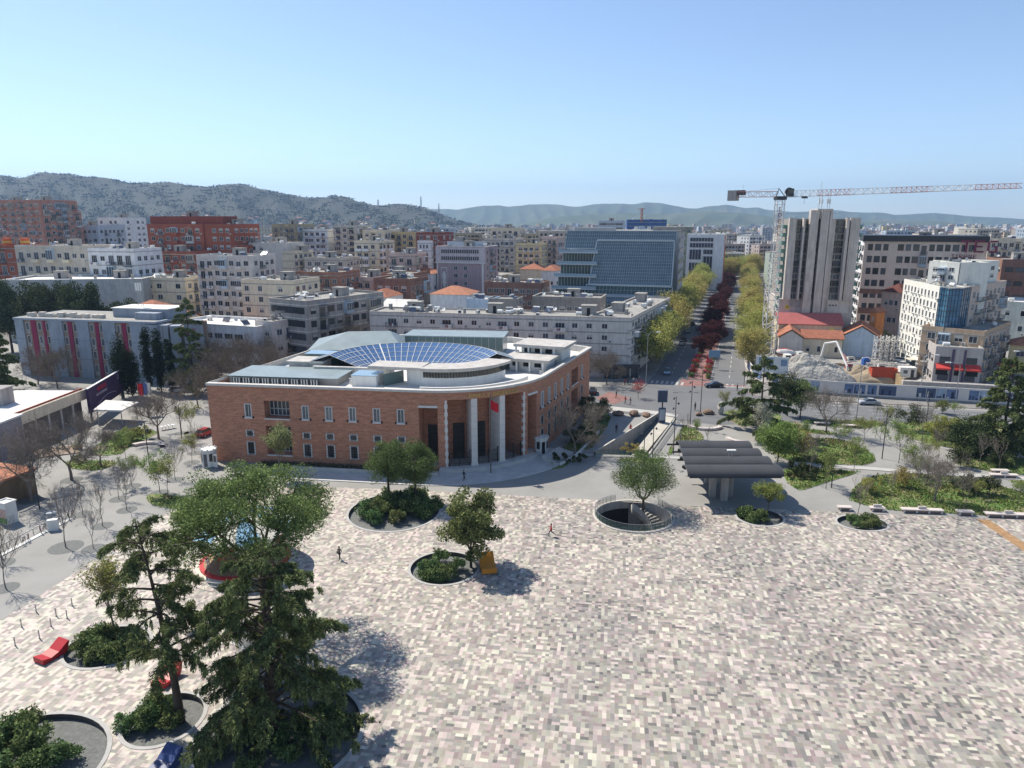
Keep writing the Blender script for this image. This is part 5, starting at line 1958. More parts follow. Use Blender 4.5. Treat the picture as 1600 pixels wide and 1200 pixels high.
# ------------------------------------------------------------ far landmarks
r = Bd('office_building', 'dark glass block rising behind the leaning glass office', 935, 345, 560, 975, 556, 20, 12, WSTEELB, F='RRR', clut=3)[0]
r, bw, dp_, H = Bd('unfinished_building', 'blue netted building under construction on the skyline', 980, 343, 640, 1042, 636, 22, 14, mat('blue safety net', (.04, .1, .26), .8, .3, .3), F=None, clut=5, hut=False)
f = MB()
for k in range(6):
 f.box(1, -.2, H - 2 - k * 3.2, bw - 1, -.02, H - 1.6 - k * 3.2, CONC)
f.obj('floor_slabs', r)
Bd('apartment_block', 'green topped low block on the skyline right of the blue netted building', 1036, 356, 520, 1082, 516, 20, 11, W_('dull green render', (.22, .25, .15)), F='WWW', clut=5)
# ------------------------------------------------------------ left: striped faculty building
PILM = W_('pale blue grey concrete', (.22, .255, .31), .12, .25)
BRB = W_('brown bay wall', (.2, .165, .14), .15, .15)
MAG = mat('magenta strip', (.26, .025, .075), .7, .1, 1.0)
A_ = Vector((PX(22, 184, 15.5), 184.0))
B_ = Vector((PX(232, 176, 15.5), 176.0))
dv = B_ - A_
SW = dv.length
sroot = empty('striped_building', (A_.x, A_.y, 0), math.atan2(dv.y, dv.x), 'long building with pale blue pilasters, brown bays and magenta strips at left', 'building')
FOOT.append((A_.x, A_.y, math.atan2(dv.y, dv.x), SW + 12, 18))
f = MB()
f.box(0, .15, 0, SW, 16, 14.8, BRB)
f.obj('bay_wall', sroot)
f = MB()
f.box(-.3, -.3, 14.8, SW + 2, 16.3, 15.3, PILM)
f.box(.4, .4, 15.3, SW + 1.2, 15.6, 15.32, ROOFG)
f.obj('roof', sroot)
scale_ = SW / 210.0   # metres per photo pixel along the front
pil = [(0, 14), (54, 76), (98, 117), (139, 158), (181, 206)]
mags = [(24, 34), (43, 49), (83, 91.5), (125.5, 133), (167, 175.5)]
for a, b2 in pil:
 f = MB()
 f.box(a * scale_, -.2, 0, b2 * scale_, .15, 14.79, PILM)
 for k in (4.9, 9.8):
  f.box(a * scale_ - .005, -.21, k, b2 * scale_ + .005, -.201, k + .05, DARK)
 f.obj('pilaster', sroot)
for a, b2 in mags:
 f = MB()
 f.box((a + 1) * scale_, 0, 0, (b2 - 1) * scale_, .15, 14.78, MAG)
 f.obj('magenta_strip', sroot)
for c in (19, 38.5, 51.6, 79.5, 95, 121.2, 136, 162.5, 178.3):
 for k in range(4):
  z = 1.6 + k * 3.5
  link('window', win_mesh('p', 1.05, 2.0), sroot, (c * scale_, .15, z), 0)
  if rnd.random() < .35:
   link('air_conditioner', proto_mesh('air_conditioner', _ac), sroot, (c * scale_ + .2, .145, z - .75), 0)
fan_x = SW
for i, (w_, off, rot, hh_) in enumerate(((3.6, -.3, .0, 14.6), (2.6, .2, .25, 14.4), (2.4, .8, .45, 14.2), (4.5, 1.8, .6, 15.4))):
 f = MB()
 f.box(0, 0, 0, w_, 3, hh_, PILM)
 f.box(w_, .8, 0, w_ + 1.0, 3, hh_ - .3, BRB)
 f.obj('pilaster', sroot, (fan_x - 1.2 + i * 3.2, off, 0), rot)
f = MB()
f.box(SW * .62, 6, 15.32, SW * 1.02, 14, 17.6, PILM)
f.box(SW * .61, 5.8, 17.6, SW * 1.03, 14.2, 17.8, WHITE)
f.box(SW * .84, 3, 15.32, SW * 1.0, 5.7, 17.0, PILM)
f.obj('roof_storey', sroot)
for k in range(12):
 f = MB()
 w_ = rnd.uniform(.8, 2.2)
 f.box(0, 0, 0, w_, 1.2, rnd.uniform(.7, 1.3), LSTONE)
 f.obj('roof_box', sroot, (1 + k * SW * .05, 2 + rnd.uniform(0, 1), 15.33))
f = MB()
T0 = Vector((0, 0, 0))
for s_ in ((-.5, -.5), (.5, -.5), (0, .6)):
 f.tube((s_[0] * 1.6, s_[1] * 1.6, 0), (s_[0] * .4, s_[1] * .4, 9), .07, .05, STEEL, 4)
for k in range(9):
 f.tube((-.7 + k * .06, -.7 + k * .06, k), (.7 - k * .06, -.7 + k * .06, k + 1), .03, .03, STEEL, 4)
for a in range(3):
 f.box(-.9 + a * .7, -.6, 6.8, -.5 + a * .7, -.4, 8.8, WHITE)
f.obj('antenna_mast', sroot, (SW * .78, 9, 15.3))
f = MB()
RL = mat('red letters', (.5, .03, .06), .6, 0)
text_mb(f, 'PS', 1.3, Matrix.Identity(4), RL, .15)
f.obj('sign_letters', sroot, (SW + 9.4, 1.55, 12.2), .6)
z6 = 6.2
a, b2 = P(0, 652, z6), P(130, 612, z6)
c = P(112, 600, z6)
wb = [P(20, 652, 6.2), P(130, 610, 6.2)]
dv = Vector((wb[1].x - wb[0].x, wb[1].y - wb[0].y))
rz_ = math.atan2(dv.y, dv.x)
lw = dv.length
lroot = empty('low_pavilion', (wb[0].x, wb[0].y, 0), rz_, 'low pavilion with a bright white roof and cream fascia at the left edge', 'building')
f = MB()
f.box(-16, .8, 0, lw, 18, 5.0, W_('dark pavilion wall', (.12, .11, .1)))  # wall behind the columns, in a dark base colour
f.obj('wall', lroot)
f = MB()
f.box(-16, .2, 5.0, lw + .3, 18.4, 6.1, ROOFW)
f.obj('roof', lroot)
f = MB()
f.box(0, -.2, 4.3, lw + .6, .19, 6.35, WCREAM)
f.obj('fascia', lroot)
f = MB()
f.box(0, .25, 6.36, lw, .5, 6.7, mat('rust red rail', (.3, .07, .04), .7, .1))
f.obj('roof_edge_rail', lroot)
f = MB()
f.box(-16, -1.5, 0, -.01, 1.8, 6.5, W_('grey blue wall', (.2, .2, .24)))
f.box(-16.2, -1.8, 6.5, .3, 2.2, 6.8, WHITE)
f.obj('side_wall', lroot)
f = MB()
f.box(8, 7.5, 6.1, 11, 10.2, 9.2, CONC)
f.box(7.8, 7.3, 9.2, 11.2, 10.4, 9.4, CONC)
f.box(10.99, 7.9, 6.9, 11.03, 9.6, 8.8, WHITE)
f.obj('chimney_block', lroot)
for i in range(5):
 f = MB()
 f.box(lw * (.12 + i * .18), .6, 0, lw * (.12 + i * .18) + .5, .79, 4.3, WGREY)
 f.obj('column', lroot)
for i in range(4):
 f = MB()
 f.tube((11.5 + i * 1.6, 14, 6.5), (12.8 + i * 1.6, 14, 6.5), .35, .35, STEEL, 8)
 f.obj('duct', lroot)
PB = mat('deep purple banner', (.05, .025, .075), .6, .15, .3)
a = P(137, 608, 9.0)
c = P(190, 578, 9.0)
pa, pb = P(137, 640, 3.0), P(192, 625, 3.0)
A3 = Vector((PX(136, 139, 8), 139.0))
B3 = Vector((PX(188, 158, 8), 158.0))
dv = B3 - A3
proot = empty('banner_wall', (A3.x, A3.y, 0), math.atan2(dv.y, dv.x), 'tall dark purple banner wall with faded lettering beside the white roofed pavilion', 'sign')
f = MB()
pw = dv.length
f.box(0, 0, 1.6, pw, .5, 6.7, PB)
f.box(0, 0, 6.7, pw, .5, 6.82, WHITE)
f.box(.4, .1, 0, .8, .4, 1.6, FRAMED)
f.box(pw - .8, .1, 0, pw - .4, .4, 1.6, FRAMED)
f.obj('panel', proot)
f = MB()
text_mb(f, 'AKADEMI', .9, Matrix.Translation((pw * .24, -.01, 5.2)), RL, .04)
f.obj('red_lettering', proot)
f = MB()
PL = mat('pale lettering', (.5, .45, .5), .7, 0)
text_mb(f, 'NJE EKSPERIENCE', .5, Matrix.Translation((pw * .2, -.01, 4.3)), PL, .04) if 'J' in FONT else None
f.path([(pw * .22 + k * pw * .045, -.03, 2.6 + .8 * math.sin(PI * k / 12 * .9)) for k in range(13)], .06, PL, 4)
f.lathe([(.55, 0), (.42, 0)], PL, 16)
nn = len(f.v)
f.v[-32:] = [(pw * .86 + x, -.03, 5.7 + y) for x, y, z in f.v[-32:]]
f.obj('pale_lettering', proot)
p1, p2, p3, p4 = P(146, 640, 3.6), P(190, 641, 3.6), P(217, 628, 3.6), P(165, 625, 3.6)
f = MB()
f.prism([(p1.x, p1.y), (p2.x, p2.y), (p3.x, p3.y), (p4.x, p4.y)], 3.3, 3.6, WHITE, ROOFW, True)
for q in (p1, p2, p3, p4):
 cc = (p1 + p2 + p3 + p4) / 4
 w_ = q.lerp(cc, .15)
 f.tube((w_.x, w_.y, 0), (w_.x, w_.y, 3.3), .1, .1, STEEL, 6)
tag(f.obj('entrance_canopy'), 'thin white entrance canopy on slim posts below the purple banner wall', 'canopy')
p = P(-62, 786)
f = MB()
f.box(-7, -6, 0, 7.5, 6, 3.8, W_('dark kiosk wall', (.12, .09, .06)))
f.box(-7.4, -6.5, 3.8, 7.9, 6.4, 4.1, TILE)
f.box(3.5, -6.25, 0, 6.8, -6.01, 3.0, DARK)
f.box(7.0, -6.4, 0, 7.6, -5.8, 3.79, mat('yellow ochre paint', (.42, .3, .1), .8, .1))
tag(f.obj('kiosk', None, (p.x, p.y, 0), -.3), 'dark tile roofed hut at the left edge behind the big bare tree', 'kiosk')
# ------------------------------------------------------------ far town: several built prototypes, each copied
FARM = {}
cols = [('white', (.58, .58, .57)), ('cream', (.57, .53, .45)), ('beige', (.43, .38, .32)), ('ochre', (.44, .37, .25)), ('pink', (.45, .38, .35)),
  ('grey', (.37, .37, .38)), ('pale blue', (.36, .43, .5)), ('brick red', (.36, .2, .15)), ('yellow', (.54, .49, .35)), ('pale green', (.35, .4, .35))]
DGL = mat('far window', (.045, .05, .06), .3, 0, rnd=.4)
def far_proto(cname, c, seed):
 rg = random.Random(seed)
 wl = mat('far wall ' + cname, c, .9, .12, .15, rnd=.18)
 fl = rg.randint(5, 11)
 bw, dp_, fh = rg.uniform(13, 26), rg.uniform(11, 16), 3.0
 h = fl * fh + .8
 m = MB()
 m.box(-bw / 2, -dp_ / 2, 0, bw / 2, dp_ / 2, h, wl)
 m.box(-bw / 2 - .2, -dp_ / 2 - .2, h, bw / 2 + .2, dp_ / 2 + .2, h + .35, WHITE if rg.random() < .5 else ROOFG)
 m.box(-bw / 2 + .3, -dp_ / 2 + .3, h + .35, bw / 2 - .3, dp_ / 2 - .3, h + .4, ROOFG)
 nc = int(bw / 3)
 pat = [rg.choice('wwbBW') for _ in range(nc)]
 for k in range(fl):
  z = k * fh
  for i, ch in enumerate(pat):
   x0 = -bw / 2 + .5 + (bw - 1) * i / nc
   st_ = (bw - 1) / nc
   if ch == 'w':
    m.box(x0 + st_ * .28, -dp_ / 2 - .03, z + 1, x0 + st_ * .72, -dp_ / 2 + .1, z + 2.4, DGL)
   elif ch == 'W':
    m.box(x0 + st_ * .1, -dp_ / 2 - .03, z + .9, x0 + st_ * .9, -dp_ / 2 + .1, z + 2.4, DGL)
   else:
    m.box(x0 + st_ * .1, -dp_ / 2 - .03, z + .2, x0 + st_ * .9, -dp_ / 2 + .1, z + 2.5, DGL)
    m.box(x0 + .1, -dp_ / 2 - 1.3, z - .1, x0 + st_ - .1, -dp_ / 2 - .031, z + .1, WHITE if ch == 'b' else wl)
    m.box(x0 + .1, -dp_ / 2 - 1.3, z + .1, x0 + st_ - .1, -dp_ / 2 - 1.2, z + 1.0, wl if ch == 'B' else SKYG)
  for sx in (-1, 1):
   for j in range(int(dp_ / 4)):
    y0 = -dp_ / 2 + 1.2 + j * 3.6
    m.box(sx * bw / 2 - .03, y0, z + 1, sx * bw / 2 + .03, y0 + 1.3, z + 2.4, DGL)
 for _ in range(rg.randint(2, 5)):
  x, y = rg.uniform(-bw / 2 + 1, bw / 2 - 4), rg.uniform(-dp_ / 2 + 1, dp_ / 2 - 4)
  m.box(x, y, h + .4, x + rg.uniform(1, 3.5), y + rg.uniform(1, 3), h + rg.uniform(1.2, 3.2), rg.choice((wl, WHITE, CONC)))
 for _ in range(6):
  x, y = rg.uniform(-bw / 2 + 1, bw / 2 - 2), rg.uniform(-dp_ / 2 + 1, dp_ / 2 - 2)
  m.box(x, y, h + .4, x + .9, y + .9, h + 1.3, WHITE)
 return m.mesh('town_block'), bw, dp_, fl
def house_proto(seed):
 rg = random.Random(seed)
 c = rg.choice(((.55, .52, .45), (.5, .42, .33), (.6, .58, .55)))
 wl = mat('far house wall %d' % (seed % 3), c, .9, .12, .2, rnd=.15)
 bw, dp_ = rg.uniform(9, 14), rg.uniform(8, 11)
 h = rg.choice((6.2, 9.2))
 m = MB()
 m.box(0, 0, 0, bw, dp_, h, wl)
 for k in range(int(h / 3)):
  for i in range(3):
   m.box(1 + i * bw / 3.3, -.03, k * 3 + 1, 2.2 + i * bw / 3.3, .1, k * 3 + 2.3, DGL)
  for i in range(2):
   m.box(bw - .1, 1.5 + i * 3.5, k * 3 + 1, bw + .03, 2.6 + i * 3.5, k * 3 + 2.3, DGL)
   m.box(-.03, 1.5 + i * 3.5, k * 3 + 1, .1, 2.6 + i * 3.5, k * 3 + 2.3, DGL)
 r = rooftile(bw, dp_, h, rg.choice(('hip', 'hip', 'gable')), TILE, 2.0)
 n = len(m.v)
 m.v += r.v
 m.f += [tuple(i + n for i in f_) for f_ in r.f]
 m.m += [m.mi(TILE)] * len(r.f)
 m.v = [(x - bw / 2, y - dp_ / 2, z) for x, y, z in m.v]
 return m.mesh('tiled_house'), bw, dp_, 2
def hits(x, y, r):
 for (ax, ay, rz, bw, dp_) in FOOT:
  c, s_ = math.cos(-rz), math.sin(-rz)
  dx, dy = x - ax, y - ay
  lx, ly = dx * c - dy * s_, dx * s_ + dy * c
  if -r < lx < bw + r and -r < ly < dp_ + r:
   return True
 u = (Vector((x, y)) - B0).dot(bn)
 v = (Vector((x, y)) - B0).dot(bd)
 if -8 - r < u < 32 + r and v < 385:
  return True
 return False
protos = []
for i in range(26):
 cn, cc = cols[i % len(cols)]
 protos.append((cn, *far_proto(cn, cc, 100 + i)))
hps = [('red roofed', *house_proto(300 + i)) for i in range(6)]
rg = random.Random(11)
ROW = {'near': 'behind the first rows of blocks', 'mid': 'in the middle of the town', 'far': 'far off below the hills'}
placed = 0
cnt_ = {}
TREESPOTS = []
for (Y0, Y1, step, hp) in ((262, 470, 25, .34), (470, 700, 28, .22), (700, 900, 36, .08)):
 y = Y0
 while y < Y1:
  half = 0.80 * y + 10
  x = -half + rg.uniform(0, step)
  while x < half:
   xx = x + rg.uniform(-5, 5)
   yy = y + rg.uniform(-6, 6)
   if not hits(xx, yy, 9):
    if rg.random() < hp:
     nm, me, bw, dp_, fl = rg.choice(hps)
     name, cat = 'tiled_house', 'house'
    else:
     nm, me, bw, dp_, fl = rg.choice(protos)
     name, cat = 'town_block', 'building'
    if name == 'town_block' and ((yy < 420 and fl > 6) or (yy < 340 and fl > 5)):
     x += 4
     continue
    if cnt_.get(name, 0) < 292:
     z_ = 'near' if yy < 400 else ('mid' if yy < 700 else 'far')
     o = link(name, me, None, (xx, yy, 0), rg.choice((-.14, -.14, .36, .2, -.4, 1.43)) + rg.uniform(-.04, .04))
     lab = ('small %s house with pale walls %s' % (nm, ROW[z_])) if cat == 'house' else ('%s apartment block of %d storeys %s' % (nm, fl, ROW[z_]))
     tag(o, lab, cat, 'blocks and houses filling the town behind')
     placed += 1
     cnt_[name] = cnt_.get(name, 0) + 1
     FOOT.append((xx - bw / 2, yy - dp_ / 2, 0, bw, dp_))
    elif True:
     pass
   else:
    pass
   if rg.random() < .5:
    TREESPOTS.append((x + step / 2, y + rg.uniform(-10, 10)))
   x += step * rg.uniform(.85, 1.25) * (1 + .0 * y)
  y += step * .95
print('far blocks', placed)
# ------------------------------------------------------------ hills
def hillmat(name, c1, c2, c3, sc):
 m = gravel(name, c1, c2, sc)
 cr = [n for n in m.node_tree.nodes if n.type == 'VALTORGB'][0].color_ramp
 q = cr.elements.new(.56)
 q.color = (*c3, 1)
 return m
HM1 = hillmat('scrub hillside', (.014, .021, .012), (.042, .037, .027), (.022, .027, .016), .005)
HM2 = hillmat('far wooded hills', (.04, .06, .03), (.12, .11, .07), (.06, .08, .04), .003)
def smooth_noise(seed, n):
 rg_ = np.random.default_rng(seed)
 ph = rg_.uniform(0, 6.28, 40)
 fr = np.geomspace(.4, 60, 40)
 am = 1 / fr ** .9
 am = am / am[:n].sum() * 2.5
 def f(x, y=0.0):
  v = 0
  for i in range(n):
   v = v + am[i] * np.sin(fr[i] * x + ph[i] + 1.7 * fr[i] * y * np.cos(ph[i] * 3))
  return v
 return f
def hill_range(name, prof, Y, depth, m, seed, rough, base=0.0):
 """prof: (photo x, photo y) skyline points; the ridge stands at distance Y with slopes falling to both sides"""
 nx, ny = 420, 44
 xs = np.array([p[0] for p in prof], float)
 ys = np.array([p[1] for p in prof], float)
 gx = np.linspace(xs[0], xs[-1], nx)
 gy = np.interp(gx, xs, ys)
 k = np.ones(5) / 5
 gy = np.convolve(np.pad(gy, 2, mode='edge'), k, mode='valid')
 nf = smooth_noise(seed, 34)
 nf2 = smooth_noise(seed + 1, 38)
 verts = []
 faces = []
 for j in range(ny):
  t = j / (ny - 1) * 2 - 1          # -1 front foot, 0 ridge, 1 back foot
  for i in range(nx):
   yy = Y + depth * t * (1.0 + .25 * math.sin(i * .05 + seed))
   ridge = Dp(gx[i], gy[i], Y)
   hgt = max(ridge.z, 2.0)
   s_ = (1 - abs(t)) ** 1.15
   u = ridge.x / 260.0
   d = float(nf(u, t * 2.2)) * rough * (abs(t) ** .7) * (1 - abs(t)) * 2.6
   d2 = float(nf2(u * 3, t * 5)) * rough * .13
   z = hgt * s_ + hgt * .16 * (d / rough + d2 / rough * .8)
   z += hgt * .05 * float(nf2(u * 2.2, t * 3)) * (1 - abs(t))
   z += -abs(math.sin(u * 5.2 + seed + math.sin(t * 3 + u))) * hgt * .16 * (abs(t) * (1 - abs(t)) * 4)
   x = ridge.x * (1 + .0 * t) * (yy / Y if t < 0 else 1)
   verts.append((x, yy, z if abs(t) < .999 else -3))
 for j in range(ny - 1):
  for i in range(nx - 1):
   a = j * nx + i
   faces.append((a, a + 1, a + nx + 1, a + nx))
 me = bpy.data.meshes.new(name)
 me.from_pydata(verts, [], faces)
 me.materials.append(m)
 for p_ in me.polygons:
  p_.use_smooth = True
 o = link(name, me)
 tag(o, kind='structure')
 return verts, nx, ny
near_prof = [(-260, 300), (-120, 282), (0, 272), (30, 274), (70, 266), (100, 266), (125, 270), (160, 271), (200, 282), (240, 285), (265, 284), (300, 291), (330, 292), (352, 287), (380, 288), (410, 296), (445, 304), (478, 307), (500, 308), (521, 304), (545, 308), (575, 318), (600, 320), (632, 317), (665, 324), (690, 334), (715, 345), (745, 352), (800, 357), (860, 360)]
hv, hnx, hny = hill_range('near_hills', near_prof, 2700, 950, HM1, 4, 9)
far_prof = [(600, 330), (660, 326), (690, 324), (715, 326), (750, 319), (780, 319), (800, 321), (830, 319), (870, 319), (900, 323), (930, 318), (960, 317), (985, 318), (1010, 315), (1030, 316), (1060, 321), (1085, 325), (1110, 321), (1140, 320), (1160, 325), (1180, 323), (1200, 328), (1250, 330), (1290, 328), (1310, 327), (1330, 331), (1360, 332), (1375, 331), (1400, 335), (1440, 333), (1460, 332), (1490, 335), (1520, 338), (1560, 339), (1600, 342), (1700, 345), (1900, 346)]
hill_range('far_hills', far_prof, 6400, 1500, HM2, 9, 8)
mid_prof = [(780, 356), (830, 345), (870, 338), (930, 333), (990, 331), (1040, 334), (1100, 330), (1150, 332), (1200, 338), (1250, 346), (1290, 352), (1320, 346), (1380, 343), (1440, 344), (1480, 346), (1510, 352), (1560, 352), (1620, 354), (1800, 356)]
hill_range('foothills', mid_prof, 4300, 1100, HM2, 15, 7)
# ------------------------------------------------------------ the town beyond, too many to count
def mass(name, n, yr, seed, hillside=False):
 rg_ = random.Random(seed)
 m = MB()
 pal = [mat('mass wall %d' % i, c, .9, .1, .02) for i, c in enumerate(((.6, .6, .59), (.55, .5, .42), (.45, .38, .33), (.5, .34, .28), (.38, .43, .5), (.42, .42, .43), (.52, .42, .25)))]
 for _ in range(n):
  t = rg_.random() ** .6
  y = yr[0] + (yr[1] - yr[0]) * t
  x = rg_.uniform(-.8, .82) * y
  z = 0
  if hillside:
   i = rg_.randrange(hnx - 1)
   j = rg_.randrange(2, int(hny * .34))
   v = hv[j * hnx + i]
   x, y, z = v[0], v[1], v[2] - 4
   if z > 48 or rg_.random() < z / 60:
    continue
  w_, d_ = rg_.uniform(10, 26), rg_.uniform(9, 16)
  h = rg_.choice((6, 7, 9, 12, 15, 18, 21, 27)) if not hillside else rg_.choice((6, 7, 9, 12))
  if hillside:
   h += 4
  if y > 1400 and h > 20 and rg_.random() < .6:
   h = 14
  if not hillside and hits(x, y, 6):
   continue
  T = Matrix.Translation((x, y, z)) @ Matrix.Rotation(rg_.uniform(-.6, .6), 4, 'Z')
  wl = rg_.choice(pal)
  n0 = len(m.v)
  red = h < 13 and rg_.random() < .55
  m.box(-w_ / 2, -d_ / 2, 0, w_ / 2, d_ / 2, h, wl, T)
  if red:
   q = [T @ Vector(p_) for p_ in ((-w_ / 2 - .4, -d_ / 2 - .4, h), (w_ / 2 + .4, -d_ / 2 - .4, h), (w_ / 2 + .4, d_ / 2 + .4, h), (-w_ / 2 - .4, d_ / 2 + .4, h), (-w_ / 4, 0, h + 2.4), (w_ / 4, 0, h + 2.4))]
   for ff in ((0, 1, 5, 4), (1, 2, 5), (2, 3, 4, 5), (3, 0, 4)):
    m.poly([q[i] for i in ff], TILE)
  else:
   m.box(-w_ / 2 + .5, -d_ / 2 + .5, h, w_ / 2 - .5, d_ / 2 - .5, h + .3, ROOFG, T)
   m.box(-2, -1.5, h + .3, 2, 1.5, h + 2.6, wl, T)
  for k in range(int(h / 3)):
   nn = 2 if y > 1600 else 4
   for i in range(nn):
    if rg_.random() < .85:
     x0 = -w_ / 2 + 1 + i * (w_ - 2) / nn
     q = [(x0, -d_ / 2 - .06, k * 3 + 1), (x0 + (w_ - 2) / nn * .62, -d_ / 2 - .06, k * 3 + 1), (x0 + (w_ - 2) / nn * .62, -d_ / 2 - .06, k * 3 + 2.5), (x0, -d_ / 2 - .06, k * 3 + 2.5)]
     m.poly([T @ Vector(p_) for p_ in q], DGL)
 o = m.obj(name)
 return tag(o, 'hazy mass of small buildings spreading to the hills' if not hillside else 'houses scattered up the lower hill slopes', 'town', kind='stuff')
mass('distant_town', 3300, (890, 3600), 21)
mass('hillside_houses', 620, (0, 0), 22, True)
# ------------------------------------------------------------ vegetation
def segs_mesh(name, segs, m, ns=5):
 a = np.array([s[0] for s in segs], float)
 b2 = np.array([s[1] for s in segs], float)
 r0 = np.array([s[2] for s in segs], float)[:, None, None]
 r1 = np.array([s[3] for s in segs], float)[:, None, None]
 d = b2 - a
 L_ = np.linalg.norm(d, axis=1, keepdims=True) + 1e-9
 d = d / L_
 up = np.where(np.abs(d[:, 2:3]) > .9, np.array([[1., 0, 0]]), np.array([[0, 0, 1.]]))
 u_ = np.cross(d, up)
 u_ /= np.linalg.norm(u_, axis=1, keepdims=True)
 v_ = np.cross(d, u_)
 th = np.arange(ns) * 2 * PI / ns
 ring = np.cos(th)[None, :, None] * u_[:, None, :] + np.sin(th)[None, :, None] * v_[:, None, :]
 p0 = a[:, None, :] + ring * r0
 p1 = b2[:, None, :] + ring * r1
 n = len(segs)
 verts = np.concatenate([p0, p1], 1).reshape(-1, 3)
 base = (np.arange(n) * 2 * ns)[:, None, None]
 i = np.arange(ns)
 j = (i + 1) % ns
 q = np.stack([i, j, j + ns, i + ns], 1)[None]
 idx = (q + base).reshape(-1)
 me = bpy.data.meshes.new(name)
 me.vertices.add(len(verts))
 me.vertices.foreach_set('co', verts.astype(np.float32).ravel())
 nf = n * ns
 me.loops.add(nf * 4)
 me.loops.foreach_set('vertex_index', idx.astype(np.int32))
 me.polygons.add(nf)
 me.polygons.foreach_set('loop_start', np.arange(0, nf * 4, 4, dtype=np.int32))
 me.polygons.foreach_set('loop_total', np.full(nf, 4, dtype=np.int32))
 me.materials.append(m)
 me.update(calc_edges=True)
 return me
def cards(cent, size, asp, rng, droop=0.0, tri=False, dirs=None, jit=.5):
 """leaf faces at cent (N,3). dirs: preferred long axis"""
 N = len(cent)
 size = np.broadcast_to(size, (N,))[:, None]
 if dirs is None:
  d = rng.normal(0, 1, (N, 3))
  d[:, 2] -= droop
 else:
  d = dirs + rng.normal(0, jit, (N, 3))
 d /= np.linalg.norm(d, axis=1, keepdims=True) + 1e-9
 r = rng.normal(0, 1, (N, 3))
 s_ = np.cross(d, r)
 s_ /= np.linalg.norm(s_, axis=1, keepdims=True) + 1e-9
 a = d * size * .5
 b2 = s_ * size * .5 * asp
 if tri:
  v = np.stack([cent - a - b2 * .9, cent + a, cent - a + b2 * .9], 1)
 else:
  v = np.stack([cent - a, cent + b2, cent + a, cent - b2], 1)
 return v.reshape(-1, 3)
def grow(segs, tips, p, d, ln, r, lev, rg_, spread=.6, kids=(2, 4), shrink=.72, up=.12, minr=.008, wob=.18):
 """recursive bare branching"""
 q = p
 nseg = 3 if lev > 1 else 2
 for k in range(nseg):
  dd = (d + Vector((rg_.gauss(0, wob), rg_.gauss(0, wob), rg_.gauss(0, wob * .6) + up * .3))).normalized()
  q2 = q + dd * (ln / nseg)
  segs.append((q, q2, r * (1 - .3 * k / nseg), r * (1 - .3 * (k + 1) / nseg)))
  q = q2
  d = dd
  if k < nseg - 1 and lev > 0 and rg_.random() < .75:
   a = rg_.uniform(0, 2 * PI)
   o = d.orthogonal().normalized()
   o.rotate(Matrix.Rotation(a, 3, d))
   nd = (d * (1 - spread * .55) + o * spread * 1.15 + Vector((0, 0, up))).normalized()
   grow(segs, tips, q, nd, ln * shrink * .85, max(minr, r * .5), lev - 1, rg_, spread, kids, shrink, up, minr, wob)
 if lev <= 0:
  tips.append(q)
  return
 for _ in range(rg_.randint(*kids)):
  a = rg_.uniform(0, 2 * PI)
  o = d.orthogonal().normalized()
  o.rotate(Matrix.Rotation(a, 3, d))
  nd = (d + o * spread * rg_.uniform(.5, 1.2) + Vector((0, 0, up))).normalized()
  grow(segs, tips, q, nd, ln * shrink * rg_.uniform(.8, 1.15), max(minr, r * .62), lev - 1, rg_, spread, kids, shrink, up, minr, wob)
def bare_tree(name, h, seed, spread=.65, lev=5, trunk=.3, m=BARKG, leaf=None, leafn=0, lsize=.12, r=.16, label='', cat='tree', clear=None, up=.1, thin=.008):
 rg_ = random.Random(seed)
 rng = np.random.default_rng(seed)
 root = empty(name, (0, 0, 0), 0, label, cat)
 segs, tips = [], []
 tl = h * trunk
 p = Vector((0, 0, -.1))
 d = Vector((rg_.gauss(0, .04), rg_.gauss(0, .04), 1)).normalized()
 q = p + d * tl
 mid = p + d * tl * .5 + Vector((rg_.gauss(0, .05), rg_.gauss(0, .05), 0)) * tl * .3
 segs.append((p, mid, r * 1.25, r))
 segs.append((mid, q, r, r * .85))
 n0 = rg_.randint(3, 4) if lev > 3 else 2
 for k in range(n0):
  a = 2 * PI * k / n0 + rg_.uniform(-.4, .4)
  nd = Vector((math.cos(a) * spread, math.sin(a) * spread, rg_.uniform(.7, 1.1))).normalized()
  grow(segs, tips, q, nd, (h - tl) * .36, r * .62, lev - 1, rg_, spread, (2, 3), .74, up, thin)
 link('trunk', segs_mesh('trunk', segs, m, 5), root)
 if leaf is not None:
  T = np.array(tips)
  c = T[rng.integers(len(T), size=leafn)] + rng.normal(0, h * .035, (leafn, 3))
  link('crown', npmesh('crown', cards(c, rng.uniform(.6, 1.4, leafn) * lsize, .7, rng), 0, leaf), root)
 else:
  T = np.array(tips)
  N = len(T) * 4
  c = np.repeat(T, 4, 0)
  dr = rng.normal(0, 1, (N, 3)) + np.array([0, 0, .35])
  dr += (c - np.array([0, 0, h * .5])) / h
  dr /= np.linalg.norm(dr, axis=1, keepdims=True)
  e = c + dr * (h * .045 * rng.uniform(.5, 1.5, (N, 1)))
  sd = np.cross(dr, rng.normal(0, 1, (N, 3)))
  sd /= np.linalg.norm(sd, axis=1, keepdims=True)
  w_ = thin * .9
  link('crown', npmesh('crown', np.stack([c - sd * w_, c + sd * w_, e], 1).reshape(-1, 3), 0, m, 3), root)
 return root
